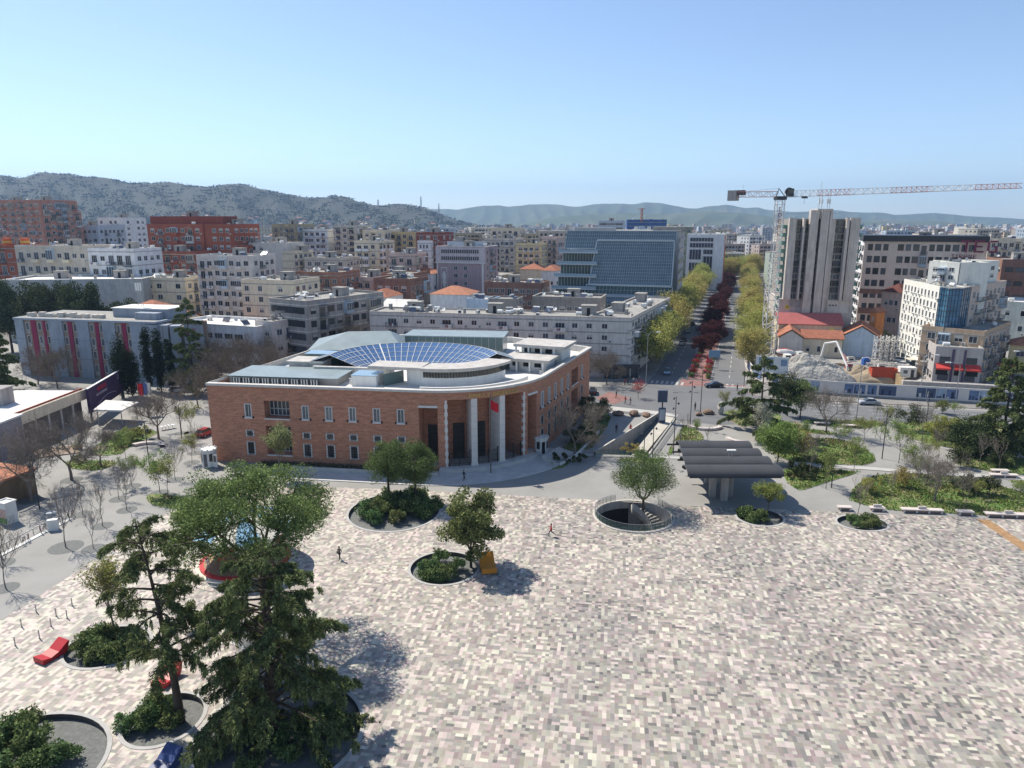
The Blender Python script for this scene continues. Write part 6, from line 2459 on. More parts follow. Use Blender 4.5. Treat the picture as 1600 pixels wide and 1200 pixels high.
def leafy(name, h, cr, seed, leaf, n=9000, lsize=.28, nclump=34, clump=.3, trunk_r=.16, base=.3, m=BARK, label='', cat='tree', flat=1.0, shell=.55, shape='round', droop=0.0, asp=.55, lean=(0, 0), skew=0.0, limbs=True):
 """trunk, limbs to every clump, crown of leaf faces clumped in an ellipsoid cr=(rx,ry,rz) whose base starts at base*h"""
 rg_ = random.Random(seed)
 rng = np.random.default_rng(seed)
 root = empty(name, (0, 0, 0), 0, label, cat)
 cz = h - cr[2]
 cc = Vector((lean[0], lean[1], cz))
 cl = []
 tries = 0
 while len(cl) < nclump and tries < 4000:
  tries += 1
  v = Vector((rg_.gauss(0, 1), rg_.gauss(0, 1), rg_.gauss(0, 1))).normalized()
  rr = rg_.uniform(shell, 1.0)
  if shape == 'dome' and v.z < -.15:
   continue
  q = Vector((v.x * cr[0] * rr, v.y * cr[1] * rr, v.z * cr[2] * rr))
  if shape == 'cone':
   k = (q.z / cr[2] + 1) / 2
   q.x *= (1.15 - k * .95)
   q.y *= (1.15 - k * .95)
  q = q + cc
  if min([(q - c).length for c in cl] or [9e9]) < clump * min(cr) * .62:
   continue
  cl.append(q)
 segs = []
 fork = Vector((lean[0] * .45, lean[1] * .45, max(h * base, .4)))
 mid = Vector((lean[0] * .1, lean[1] * .1, fork.z * .5))
 segs.append((Vector((0, 0, -.5)), mid, trunk_r * 1.25, trunk_r))
 segs.append((mid, fork, trunk_r, trunk_r * .8))
 if shape != 'dome':
  top_ = cc + Vector((0, 0, cr[2] * .6))
  segs.append((fork, top_, trunk_r * .75, trunk_r * .15))
 if limbs:
  hubs = []
  nh = 6 if shape == 'dome' else 5
  for k in range(nh):
   a = 2 * PI * k / nh + rg_.uniform(-.3, .3)
   hubs.append(fork.lerp(cc, .55) + Vector((math.cos(a) * cr[0] * .38, math.sin(a) * cr[1] * .38, rg_.uniform(-.1, .2) * cr[2])))
  for hb in hubs:
   j = (fork + hb) / 2 + Vector((0, 0, -.04 * h))
   segs.append((fork, j, trunk_r * .5, trunk_r * .4))
   segs.append((j, hb, trunk_r * .4, trunk_r * .3))
  for q in cl:
   hb = min(hubs, key=lambda t: (t - q).length)
   j = (hb + q) / 2 + Vector((rg_.gauss(0, .03), rg_.gauss(0, .03), -.02)) * h
   segs.append((hb, j, trunk_r * .24, trunk_r * .16))
   segs.append((j, q, trunk_r * .16, trunk_r * .06))
 link('trunk', segs_mesh('trunk', segs, m, 6), root)
 C = np.array(cl)
 wgt = rng.uniform(.5, 1.5, len(C))
 wgt /= wgt.sum()
 idx = rng.choice(len(C), size=n, p=wgt)
 g = rng.normal(0, 1, (n, 3))
 g /= np.linalg.norm(g, axis=1, keepdims=True)
 rad = clump * min(cr) * (rng.random((n, 1)) ** .42) * rng.uniform(.75, 1.25, (len(C), 1))[idx]
 g[:, 2] *= flat
 c = C[idx] + g * rad * np.array([[1.15, 1.15, 1.0]])
 if droop:
  c[:, 2] -= rng.random(n) ** 2 * droop
 keep = c[:, 2] > .1
 c = c[keep]
 v = cards(c, rng.uniform(.6, 1.4, len(c)) * lsize, asp, rng, 0)
 link('crown', npmesh('crown', v, 0, leaf), root)
 return root
L_PINE = leafmat('umbrella pine needles', (.19, .25, .09), .5, .2, 0)
L_PINE2 = leafmat('round pine needles', (.13, .175, .065), .5, .2, 0)
L_CEDAR = leafmat('cedar needles', (.14, .17, .07), .55, .15, 0, .8)
L_CEDAR2 = leafmat('lighter cedar needles', (.165, .195, .08), .55, .2, 0, .8)
L_MAG = leafmat('glossy green leaves', (.18, .215, .085), .5, .25, .2)
L_SHRUB = leafmat('shrub leaves', (.16, .215, .085), .5, .25, .35, 1.2)
L_SPRING = leafmat('spring green leaves', (.25, .29, .09), .4, .4, .3)
L_PALE = leafmat('pale spring leaves', (.26, .28, .13), .4, .4, .2)
L_YG = leafmat('yellow green buds', (.38, .36, .12), .35, .5, .3)
L_RED = leafmat('dark red leaves', (.085, .03, .03), .45, .25, .1)
L_CYP = leafmat('cypress foliage', (.03, .042, .02), .5, .1, 0)
L_DARK = leafmat('dark park foliage', (.075, .095, .045), .5, .12, .2)
L_BLOSS = leafmat('white blossom', (.42, .42, .33), .3, .3, .1)
L_PINKB = leafmat('red flower leaves', (.38, .045, .05), .4, .3, .3)
L_TOWN = leafmat('town tree foliage', (.06, .085, .03), .5, .2, .5)
def cedar(name, h, spread, seed, label, leaf, nb=60, dens=1.0, trunk_r=.32, low=.12, lean=(0, 0), top_flat=.0, gaps=0.0, csize=.34, power=.75):
 rg_ = random.Random(seed)
 rng = np.random.default_rng(seed)
 root = empty(name, (0, 0, 0), 0, label, 'tree')
 segs = []
 K = 10
 ax = [Vector((lean[0] * (k / K) ** 1.6, lean[1] * (k / K) ** 1.6, h * k / K - .5 * (k == 0))) for k in range(K + 1)]
 for k in range(K):
  segs.append((ax[k], ax[k + 1], trunk_r * (1 - .92 * k / K), trunk_r * (1 - .92 * (k + 1) / K)))
 def axis(z):
  t = min(max(z / h, 0), 1) * K
  k = min(int(t), K - 1)
  return ax[k].lerp(ax[k + 1], t - k)
 cs, ds = [], []
 az = rg_.uniform(0, 6)
 for b in range(nb):
  f = low + (1 - low) * ((b // 4) * 4 + rg_.uniform(0, 1.6)) / nb
  if f > .99:
   continue
  z = h * f
  az += 2.4 + rg_.uniform(-.5, .5)
  L_ = spread * ((1 - f) ** power if not top_flat else ((1 - f) ** power * (1 - top_flat) + top_flat * (.75 if f < .96 else .55))) * rg_.uniform(.55, 1.12) + .6
  if rg_.random() < gaps:
   continue
  base_ = axis(z)
  dirv = Vector((math.cos(az), math.sin(az), 0))
  side = Vector((-dirv.y, dirv.x, 0))
  rise = rg_.uniform(.05, .3) + .25 * f
  sag = rg_.uniform(.3, .5) - .08 * f
  n = 8
  pts = [base_ + dirv * (L_ * t / n) + Vector((0, 0, L_ * (rise * (t / n) - sag * (t / n) ** 2.2))) + side * (math.sin(t * .5 + b) * .05 * L_) for t in range(n + 1)]
  br = trunk_r * .26 * (L_ / spread) ** .6 + .015
  for k in range(n):
   segs.append((pts[k], pts[k + 1], br * (1 - k / n) + .012, br * (1 - (k + 1) / n) + .01))
  nt_ = int(9 + L_ * 3.4)
  for s_ in range(nt_):
   t = rg_.uniform(.18, 1.0) ** .8
   k = min(int(t * n), n - 1)
   q = pts[k].lerp(pts[k + 1], t * n - k)
   sl = (L_ * .25 * (1.1 - t) + .3) * rg_.uniform(.5, 1.15)
   sd = (side * rg_.choice((-1, 1)) * rg_.uniform(.6, 1) + dirv * rg_.uniform(.35, .9)).normalized()
   e = q + sd * sl + Vector((0, 0, -.28 * sl - .1))
   segs.append((q, e, .02, .006))
   nn = int(58 * dens * (sl + .35))
   tt = rng.random(nn)
   pos = np.array(q)[None] * (1 - tt[:, None]) + np.array(e)[None] * tt[:, None]
   hang = rng.random(nn) ** 1.8 * (.4 + .3 * sl)
   pos += rng.normal(0, .06, (nn, 3))
   pos[:, 2] += .08 - hang
   cs.append(pos)
   dd = np.array([sd.x, sd.y, 0])[None] * rng.uniform(.1, .8, (nn, 1)) + np.array([0, 0, -1.0])[None] * (hang[:, None] * 1.2 + .15)
   ds.append(dd)
 nn = int(260 * dens)
 tt = rng.random(nn)
 top = np.array(ax[K])
 pos = top[None] - np.array([0, 0, 1.0])[None] * (tt[:, None] * h * .1) + rng.normal(0, 1, (nn, 3)) * (.1 + .5 * tt[:, None])
 cs.append(pos)
 ds.append(np.tile([0, 0, -.5], (nn, 1)))
 C = np.concatenate(cs)
 Dd = np.concatenate(ds)
 link('trunk', segs_mesh('trunk', segs, BARK, 6), root)
 link('crown', npmesh('crown', cards(C, rng.uniform(.6, 1.5, len(C)) * csize, .24, rng, dirs=Dd, jit=.35), 0, leaf), root)
 return root
def at(root, px, py, z=0.0, rz=0.0, sc=None):
 p = P(px, py, z)
 root.location = (p.x, p.y, z)
 root.rotation_euler = (0, 0, rz)
 if sc:
  root.scale = (sc, sc, sc)
 return root
_r = np.random.default_rng(77)
_v = np.array(hv).reshape(hny, hnx, 3)
_c = []
for _ in range(11000):
 j = _r.integers(3, hny // 2 + 1)
 i_ = _r.integers(0, hnx)
 q = _v[j, i_]
 if math.sin(i_ * .16 + j * .5) + math.sin(i_ * .43 - j * .9) + _r.normal(0, .7) > -.3:
  _c.append(q + _r.normal(0, 1, (7, 3)) * np.array([9, 12, 1.5]) + np.array([0, 0, .5]))
_c = np.concatenate(_c)
tag(link('hillside_woods', npmesh('woods', cards(_c, _r.uniform(3, 8, len(_c)), .8, _r), 0, mat('hill woods', (.024, .036, .02), .95, .35, .008))), 'dark scrub and woods over the near hills', 'woods', kind='stuff')
t = cedar('cedar_tree', 16.2, 8.0, 5, 'dense drooping dark cedar, the largest tree in the foreground', L_CEDAR, nb=76, dens=1.05, trunk_r=.38, low=.02, csize=.3, power=.5)
at(t, 430, 1150, -.45)
t = cedar('cedar_tree', 17.6, 5.3, 17, 'tall sparse cedar with a bare lower trunk and flat layered top at left', L_CEDAR2, nb=38, dens=1.1, trunk_r=.36, low=.32, lean=(-2.0, .6), top_flat=.75, gaps=.08, csize=.28, power=.6)
at(t, 283, 1128, -.45)
t = leafy('umbrella_pine', 17.2, (7.9, 7.0, 5.4), 8, L_PINE, n=48000, lsize=.3, nclump=92, clump=.25, trunk_r=.42, base=.5, label='wide umbrella pine with a domed crown over the carousel', shape='dome', shell=.62, asp=.3, lean=(-1.3, .5), flat=.8)
at(t, 420, 990, -.3)
t = leafy('broadleaf_tree', 9.5, (3.4, 3.4, 3.9), 31, L_MAG, n=15000, lsize=.3, nclump=46, clump=.3, trunk_r=.16, base=.25, label='leafy green tree in the round planter beside the orange lounger', shell=.3, asp=.7)
at(t, 736, 886, -.4)
for (px, py, sd, lab, hh) in ((608, 786, 41, 'left one of the two round dark pines in front of the bank', 9.6), (650, 792, 42, 'right one of the two round dark pines in front of the bank', 9.6)):
 t = leafy('round_pine', hh, (3.0, 3.0, 3.1), sd, L_PINE2, n=20000, lsize=.24, nclump=60, clump=.32, trunk_r=.2, base=.42, label=lab, shell=.5, asp=.3)
 at(t, px, py, -.4)
t = leafy('round_pine', 12.0, (4.1, 4.1, 4.2), 43, L_PINE2, n=19000, lsize=.24, nclump=60, clump=.33, trunk_r=.22, base=.42, label='flat topped pine growing out of the round stairwell', shape='dome', shell=.5, asp=.3)
at(t, 1003, 832, -3.6)
t = bare_tree('young_tree', 8.2, 51, .35, 5, .3, BARKG, L_PALE, 5200, .24, .1, 'light yellowish leafing tree against the brick front, behind the umbrella pine', up=.3)
at(t, 437, 745, .1)
t = leafy('young_tree', 5.6, (1.9, 1.9, 1.8), 52, L_SPRING, n=4200, lsize=.2, nclump=22, clump=.36, trunk_r=.07, base=.35, label='small bright green tree in front of the wavy canopy', shell=.3)
at(t, 1199, 806, -.3)
t = bare_tree('young_tree', 7.5, 53, .35, 5, .28, BARKG, L_SPRING, 2600, .2, .1, 'thin light green tree left of the sparse cedar', up=.25)
at(t, 180, 985, -.3)
t = leafy('cedar_sapling', 3.2, (1.1, 1.1, 1.5), 54, L_CEDAR, n=2500, lsize=.2, nclump=14, clump=.4, trunk_r=.08, base=.2, label='dark small conifer between the sparse cedar and the carousel', shape='cone')
at(t, 300, 985, 0)
SHP = []
for i in range(5):
 r_ = leafy('shrub', 1.25, (.85, .8, .62), 60 + i, L_SHRUB, n=1500, lsize=.15, nclump=14, clump=.5, trunk_r=.03, base=.15, label='low green shrub', cat='shrub', shell=.25, limbs=False)
 SHP.append(Proto(r_))
rg = random.Random(5)
def bushes(c, rx, ry, n, label, group, z=-.4, s0=.8, s1=1.6, cx=0, cy=0, fill=.75):
 for i in range(n):
  a = rg.uniform(0, 2 * PI)
  rr = math.sqrt(rg.random()) * fill
  SHP[rg.randrange(5)].put((c[0] + cx + rx * rr * math.cos(a), c[1] + cy + ry * rr * math.sin(a), z), rg.uniform(0, 6), rg.uniform(s0, s1), label, group)
pit = {k: (c, rx, ry) for k, c, rx, ry in PITS}
bushes(*pit['pines'], 30, 'low green bush in the planter of the two round pines', 'bushes under the two round pines', cx=.9, fill=.8, s0=1.1, s1=2.0)
bushes(*pit['orange'], 10, 'green bush at the foot of the tree beside the orange lounger', 'bushes beside the orange lounger', cx=-.3, s0=1.0, s1=1.7, fill=.65)
bushes(*pit['right_small'], 8, 'green bush under the small tree in front of the wavy canopy', 'bushes in front of the wavy canopy', cx=-.8, s0=1.0, s1=1.4, fill=.6)
bushes(*pit['right_flat'], 9, 'low bush in the rightmost planter of the square', 'bushes in the rightmost planter', s0=.9, s1=1.3, fill=.7)
bushes(*pit['left_bush'], 14, 'dense low bush in the planter next to the red lounger', 'bushes next to the red lounger', s0=1.2, s1=1.7, fill=.75)
bushes(*pit['left_cedar'], 9, 'dark bush at the foot of the leaning cedar trunk', 'bushes at the cedar trunk', cx=-.9, s0=.9, s1=1.4, fill=.75)
bushes(*pit['corner'], 26, 'round green bush in the bottom left corner planter', 'bushes in the corner planter', cx=-.9, cy=.3, s0=1.2, s1=1.9, fill=.66)
bushes(*pit['big_cedar'], 14, 'bush in the planter under the dense drooping cedar', 'bushes under the dense cedar', s0=.9, s1=1.6)
# ---------------- left square: bare trees in gravel circles
def circle_bed(px, py, r):
 p = P(px, py)
 m = MB()
 m.poly([(p.x + r * math.cos(2 * PI * i / 28), p.y + r * math.sin(2 * PI * i / 28), .012) for i in range(28)], GRAVEL)
 tag(m.obj('gravel_circle'), kind='structure')
BIGB = [Proto(bare_tree('bare_tree', 10.5, 70 + i, .75, 6, .24, BARKG, r=.2, label='bare tree', thin=.011)) for i in range(2)]
for i, (px, py, s_, lab) in enumerate(((49, 782, 1.15, 'big bare dark tree at the left edge beside the hut'), (112, 750, 1.05, 'bare tree in front of the white roofed pavilion, second from the left edge'),
         (248, 686, 1.0, 'round crowned bare tree near the striped banner flags'), (158, 729, .72, 'small forked tree with a few green leaves between the two park beds'))):
 p = P(px, py)
 BIGB[i % 2].put((p.x, p.y, 0), i * 1.3, s_, lab)
 circle_bed(px, py, 1.6)
SAPS = [Proto(bare_tree('sapling', 7.0, 80 + i, .34, 4, .3, BARKG, r=.055, label='thin bare sapling', thin=.009, up=.3)) for i in range(3)]
SAPG = [Proto(bare_tree('sapling', 6.2, 90 + i, .4, 4, .3, BARKG, L_SPRING if i else L_PALE, 2000, .17, .05, 'thin leafing sapling', up=.3)) for i in range(3)]
lst = [(103, 855, 0, 1.2, 'tall bare sapling on the left grey paving nearest the bike racks'), (146, 857, 0, .8, 'small bare sapling just right of the tall one by the bike racks'),
 (160, 822, 0, .95, 'bare sapling in a gravel circle behind the small sapling'), (186, 780, 0, .8, 'thin bare sapling left of the pair near the pine'), (198, 797, 0, .9, 'thin bare sapling of the pair near the pine'),
 (129, 804, 0, .8, 'thin bare sapling beside the end of the bike racks'), (206, 760, 1, .85, 'sapling with faint green buds left of the tall lamp mast'), (197, 719, 1, .9, 'low leafing sapling by the curved stone bench'),
 (300, 723, 1, .8, 'slim sapling near the white guard booth, front one'), (305, 708, 0, .8, 'slim bare sapling near the guard booth, middle one'), (299, 676, 1, 1.0, 'bright green narrow sapling left of the brick corner'),
 (284, 677, 0, .75, 'bare sapling far back beside the bright green one'), (274, 750, 0, .85, 'slender bare sapling between the two green ones by the pine'), (250, 770, 1, 1.1, 'light green slender sapling at the left edge of the umbrella pine'),
 (262, 775, 1, .9, 'second light green slender sapling touching the umbrella pine'), (9, 919, 0, 1.1, 'bare sapling at the left edge in the lower gravel circle'), (4, 880, 0, .9, 'bare sapling at the left edge in the upper gravel circle')]
for i, (px, py, g, s_, lab) in enumerate(lst):
 p = P(px, py)
 (SAPG if g else SAPS)[i % 3].put((p.x, p.y, 0), i * 2.1, s_, lab)
 circle_bed(px, py, 2.0 if i == 0 else 1.35)
# ---------------- right hand park trees
lst = [(1003 + 380, 1, 0, 0)]
PT = [  # px, py(base), kind, scale, label
 (1404, 724, 'g', 1.25, 'yellow green leafing tree in the middle of the right park'),
 (1290, 764, 'g', .95, 'light green sapling on the grey path right of the wavy canopy'),
 (1264, 750, 'b', 1.05, 'bare thin tree beside the dark shrubs right of the canopy'),
 (1334, 740, 'g', .95, 'slim green tree by the pale concrete path'),
 (1460, 783, 'B', .75, 'bare tree with a dark trunk in the front grass bed'),
 (1508, 795, 'b', .9, 'pale grey bare sapling in the front grass bed'),
 (1340, 808, 'b', .85, 'thin sapling standing in the flat oval planter'),
 (1290, 676, 'B', .85, 'bare dark tree near the road at the upper left of the park'),
 (1392, 782, 'b', .7, 'thin bare sapling at the left end of the front grass bed'),
 (1438, 736, 'b', .8, 'thin leafless tree left of centre in the wide grey path'),
 (1432, 752, 'g', .7, 'budding sapling near the pale path, left of centre'),
 (1464, 700, 'g', .95, 'loose crowned green sapling before the far beds'),
 (1466, 715, 'b', .8, 'bare sapling before the far beds'),
 (1560, 735, 'b', .8, 'bare sapling near the two stone benches'),
 (1524, 780, 'g', .5, 'low green sapling at the right of the front grass bed'),
 (1440, 690, 'b', 1.1, 'tall bare tree in the upper right bed'),
 (1160, 640, 'b', .6, 'tiny bare tree close to the junction'),
 (1130, 643, 'p', .75, 'pale leafing sapling left of the layered cedar'),
 (1386, 666, 'g', .7, 'slim pale green tree at the roadside, left of the lamp'),
 (1366, 662, 'b', .65, 'small bare tree at the roadside'),
 (1490, 652, 'g', .55, 'small budding tree at the roadside behind the yellow shrubs'),
 (1545, 700, 'b', .9, 'leafless tree at the dark right hand shrubs'),
 (1225, 722, 'b', .6, 'bare sapling behind the wavy canopy'),
 (1061, 712, 'b', .7, 'thin sapling beside the glass rail left of the canopy'),
 (1075, 690, 'b', .75, 'thin bare sapling in the bed behind the canopy'),
 (1088, 686, 'g', .6, 'low leafing sapling in the bed behind the canopy'),
 (1105, 700, 'b', .6, 'thin bare sapling right behind the canopy ridge'),
 (1255, 700, 'g', .8, 'light green sapling in the bed above the pale path, left one'),
 (1310, 700, 'g', .75, 'light green sapling in the bed above the pale path, right one'),
 (1275, 722, 'b', .8, 'thin leafless sapling on the upper edge of the pale path'),
 (1350, 690, 'g', .8, 'airy green sapling at the tip of the bed by the wide grey path'),
 (1420, 742, 'g', .8, 'airy sapling beside the pale path right of the tall mast'),
 (1448, 722, 'g', .7, 'small budding sapling on the wide grey path'),
 (1485, 700, 'g', .8, 'green sapling at the lower edge of the upper right bed'),
 (1530, 728, 'b', .8, 'thin bare sapling in the middle right bed'),
 (1590, 790, 'g', .6, 'low green sapling at the right end of the front bed'),
 (1375, 690, 'b', .8, 'thin bare sapling left of the mast on the path'),
 (898, 713, 'P', .95, 'pale bare tree in the dark bed right of the bank'),
]
for i, (px, py, k, s_, lab) in enumerate(PT):
 p = P(px, py)
 pr = {'g': SAPG[1 + i % 2], 'p': SAPG[0], 'b': SAPS[i % 3], 'B': BIGB[i % 2], 'P': BIGB[1]}[k]
 pr.put((p.x, p.y, .05), i * 1.7, s_, lab)
for (px, py, h, cr, sd, lf, n, ls, lab, shp, tr) in (
  (1215, 722, 7.2, (3.6, 3.2, 2.9), 201, L_SPRING, 9000, .3, 'bushy bright green tree just behind the canopy', 'round', .1),
  (1240, 716, 5.8, (3.0, 2.8, 2.4), 202, L_YG, 6500, .26, 'yellow green loose bush beside the bushy bright green tree', 'round', .08),
  (1190, 690, 7.5, (1.7, 1.7, 3.0), 203, L_BLOSS, 4200, .22, 'white flowering narrow tree behind the wavy canopy', 'round', .1),
  (1230, 650, 8.6, (2.6, 2.6, 2.6), 204, L_DARK, 7000, .3, 'left dark round tree behind the layered cedar', 'round', .12),
  (1250, 654, 8.2, (2.8, 2.6, 2.8), 205, L_MAG, 7500, .3, 'right rounder green tree behind the layered cedar', 'round', .12),
  (1472, 646, 3.2, (1.5, 1.5, 1.3), 206, L_MAG, 2200, .2, 'little ball shaped tree at the roadside', 'round', .07),
  (1425, 672, 5.0, (4.0, 2.0, 2.0), 207, L_DARK, 4200, .22, 'grey green spreading shrub tree near the road', 'round', .06),
  (1480, 686, 4.2, (4.6, 2.6, 2.0), 208, L_YG, 7000, .26, 'wide yellow green bush in the upper right bed', 'round', .06),
  (1512, 712, 6.8, (3.8, 3.2, 3.2), 209, L_DARK, 9000, .28, 'dark green dense bush tree left of the drooping right cedar', 'round', .12),
  (1568, 716, 6.0, (4.8, 3.2, 2.8), 210, L_DARK, 9000, .28, 'dark mass of evergreen at the foot of the right cedar', 'round', .12),
  (1510, 770, 3.0, (2.7, 2.0, 1.3), 211, L_DARK, 5000, .2, 'dark brownish clipped shrub in the front grass bed', 'round', .06),
  (1545, 772, 3.1, (1.3, 1.3, 1.2), 212, L_DARK, 2600, .18, 'ball shaped dark bush beside the brownish clipped shrub', 'round', .06),
  (1250, 745, 2.4, (3.2, 1.8, 1.1), 213, L_DARK, 5000, .2, 'dark low shrub right behind the canopy edge', 'round', .05),
  (1290, 735, 3.0, (1.9, 1.6, 1.3), 214, L_DARK, 3600, .2, 'dark shrub on the path side of the leafless sapling', 'round', .05),
  (1500, 730, 3.4, (2.6, 1.8, 1.4), 215, L_DARK, 3800, .2, 'dark mixed shrub in the middle right bed', 'round', .05),
  (1556, 728, 2.6, (1.7, 1.5, 1.1), 216, L_DARK, 2800, .2, 'low dark bush in the middle right bed', 'round', .05),
  (1360, 770, 2.6, (2.2, 1.6, 1.1), 217, L_YG, 2600, .2, 'yellowish twiggy bush at the left end of the front bed', 'round', .05),
  (1410, 762, 3.2, (1.8, 1.4, 1.3), 218, L_YG, 1900, .2, 'tall yellowish twiggy bush in the front bed', 'round', .05),
  (930, 655, 4.4, (4.0, 5.0, 1.9), 219, L_DARK, 11000, .24, 'dense dark hedge mass along the right side of the bank', 'round', .05),
  (905, 690, 4.0, (3.2, 3.4, 1.8), 220, L_DARK, 8000, .24, 'dark shrubs around the pale bare tree', 'round', .05),
  (885, 722, 1.6, (3.4, 2.6, .8), 221, L_DARK, 6000, .2, 'low dark ground hedge in the rounded bed before the booth', 'round', .04),
  (997, 622, 4.5, (1.6, 1.6, 1.6), 222, L_PINKB, 900, .2, 'small pink flowering bush tree behind the bank corner', 'round', .05),
  (985, 708, 1.8, (2.0, 1.6, .8), 223, L_YG, 2200, .18, 'light green shrub at the corner of the ramp wall', 'round', .03),
  (1000, 714, 1.6, (1.6, 1.3, .8), 224, L_SHRUB, 1800, .18, 'green shrub in the small bed before the ramp', 'round', .03),
  (213, 687, 2.6, (3.2, 2.2, 1.2), 225, L_SPRING, 4200, .22, 'spring green bush in the middle park bed at left', 'round', .05),
  (190, 695, 2.0, (2.4, 1.8, .9), 226, L_SHRUB, 3000, .2, 'green shrub in the left park bed', 'round', .05),
  (124, 722, 1.4, (1.6, 1.2, .6), 227, L_SHRUB, 1500, .18, 'low shrub at the left tip of the small park bed', 'round', .04)):
 t = leafy('park_tree' if tr > .08 else 'shrub', h, cr, sd, lf, n=n, lsize=ls, nclump=int(16 + h * 3), clump=.38, trunk_r=tr, base=.22, label=lab, cat='tree' if tr > .08 else 'shrub', shell=.35)
 at(t, px, py, .03)
t = cedar('cedar_tree', 15.0, 9.0, 61, 'layered dark cedar with wide flat branches beside the junction', L_CEDAR, nb=34, dens=1.0, trunk_r=.3, low=.1, csize=.42)
at(t, 1186, 676, 0)
t = cedar('cedar_tree', 17.5, 6.5, 62, 'tall drooping cedar at the right edge of the park', L_CEDAR, nb=56, dens=1.1, trunk_r=.32, low=.08, csize=.42, power=.55)
at(t, 1562, 712, 0)
t = cedar('cedar_tree', 20, 7.5, 63, 'black green cedar filling the left edge beside the striped building', L_CEDAR, nb=60, dens=1.1, trunk_r=.34, low=.05, csize=.5, power=.6)
at(t, -2, 640, 0)
t = cedar('cedar_tree', 22.5, 8.0, 64, 'tall dark cedar standing between the striped building and the brick corner', L_CEDAR, nb=46, dens=1.0, trunk_r=.34, low=.1, csize=.5, power=.85)
p = Vector((-85, 168, 0))
t.location = (PX(304, 165, 0), 165, 0)
for k, (px, Y, h, w_, lab) in enumerate(((194, 158, 14.5, 1.5, 'dark cypress column at the left side of the blue grey pillar'), (207, 160, 11, 1.4, 'shorter cypress against the blue grey pillar'),
          (235, 166, 16, .9, 'ivy dark column climbing the striped building, left one'), (253, 164, 16.5, 1.1, 'ivy dark column climbing the striped building, middle one'), (271, 163, 14, .7, 'ivy dark column climbing the striped building, right one'))):
 t = leafy('cypress', h, (w_, w_, h * .48), 230 + k, L_CYP, n=7500, lsize=.34, nclump=70, clump=.8, trunk_r=.15, base=.1, label=lab, shell=.1, limbs=False)
 t.location = (PX(px, Y, 0), Y, 0)
DTR = [Proto(leafy('park_tree', 13, (7, 6, 5.2), 240 + i, L_DARK, n=15000, lsize=.5, nclump=44, clump=.34, trunk_r=.3, base=.3, label='dark evergreen', shell=.4)) for i in range(2)]
for i, (px, Y, s_, lab) in enumerate(((70, 212, 1.05, 'dark rounded park tree behind the striped building, leftmost'), (142, 208, 1.1, 'largest dark pine behind the striped building'), (206, 204, .85, 'dark park tree behind the antenna mast'), (20, 216, 1.1, 'dark tree at the far left behind the striped building'), (100, 220, 1.0, 'dark tree between the leftmost and largest dark pines'))):
 DTR[i % 2].put((PX(px, Y, 0), Y, 0), i * 1.1, (s_ * 1.0, s_ * 1.0, s_ * 1.5), lab)
BROWNB = [Proto(bare_tree('bare_tree', 11, 250 + i, .7, 6, .22, mat('brown bark', (.17, .14, .11), .95, .25, 2.0), r=.18, label='brown bare tree', thin=.012)) for i in range(2)]
for i, (px, Y, s_, lab) in enumerate(((340, 160, 1.0, 'brown bare tree behind the left end of the bank'), (365, 172, 1.1, 'bare tree in front of the low white building, middle'), (325, 178, 1.05, 'bare tree in front of the low white building, left'), (395, 180, 1.1, 'bare tree in front of the low white building, right'),
         (310, 150, .85, 'low bare tree left of the bank corner'), (550, 185, 1.2, 'bare tree between the ribbon block and the long pale block'), (565, 196, 1.2, 'second bare tree between the ribbon block and the long pale block'),
         (948, 172, .85, 'small bare tree in front of the pale block end'), (90, 168, .9, 'pinkish bare tree before the striped building'), (60, 172, .9, 'bare tree before the left bays of the striped building'), (430, 172, .9, 'bare tree behind the glass hip roof'))):
 BROWNB[i % 2].put((PX(px, Y, 0), Y, 0), i * 1.9, s_, lab)
# ---------------- boulevard trees
YG = []
for i in range(4):
 YG.append(Proto(leafy('street_tree', 12.0, (4.9, 4.9, 4.7), 260 + i, L_YG, n=9500, lsize=.34, nclump=48, clump=.34, trunk_r=.2, base=.22, label='street tree', shell=.3, m=BARKG)))
ORD = ['first', 'second', 'third', 'fourth', 'fifth', 'sixth', 'seventh', 'eighth', 'ninth', 'tenth', 'eleventh', 'twelfth', 'thirteenth', 'fourteenth', 'fifteenth', 'sixteenth', 'seventeenth', 'eighteenth', 'nineteenth', 'twentieth', 'twenty-first', 'twenty-second', 'twenty-third', 'twenty-fourth', 'twenty-fifth', 'twenty-sixth', 'twenty-seventh', 'twenty-eighth', 'twenty-ninth', 'thirtieth']
rg = random.Random(3)
for i in range(29):
 v = 16 + i * 11.5 + (i > 8) * (i - 8) * 4
 q = bl(LK - 1.2 + rg.uniform(-.6, .6), v)
 YG[i % 4].put((*q, .1), rg.uniform(0, 6), rg.uniform(1.05, 1.35), '%s yellow green street tree from the junction in the row on the left pavement' % ORD[i], 'yellow green trees lining the boulevard')
for i in range(26):
 v = 24 + i * 12.0 + (i > 6) * (i - 6) * 4
 if i in (2,):
  continue
 q = bl(RK + .9 + rg.uniform(-.6, .6), v)
 YG[(i + 1) % 4].put((*q, .1), rg.uniform(0, 6), rg.uniform(.9, 1.15), '%s yellow green street tree from the junction in the row on the right pavement' % ORD[i], 'yellow green trees lining the boulevard')
for i in range(12):
 q = bl(-3 + (i % 6) * 6 + rg.uniform(-1, 1), 352 + (i // 6) * 16 + rg.uniform(-4, 4))
 YG[i % 4].put((*q, .1), rg.uniform(0, 6), rg.uniform(1.1, 1.5), 'yellow green tree closing the far end of the boulevard', 'trees closing the boulevard')
RP = [Proto(leafy('plum_tree', 7.4, (3.5, 3.5, 2.9), 270 + i, L_RED, n=6500, lsize=.32, nclump=30, clump=.38, trunk_r=.14, base=.25, label='plum tree', shell=.3)) for i in range(2)]
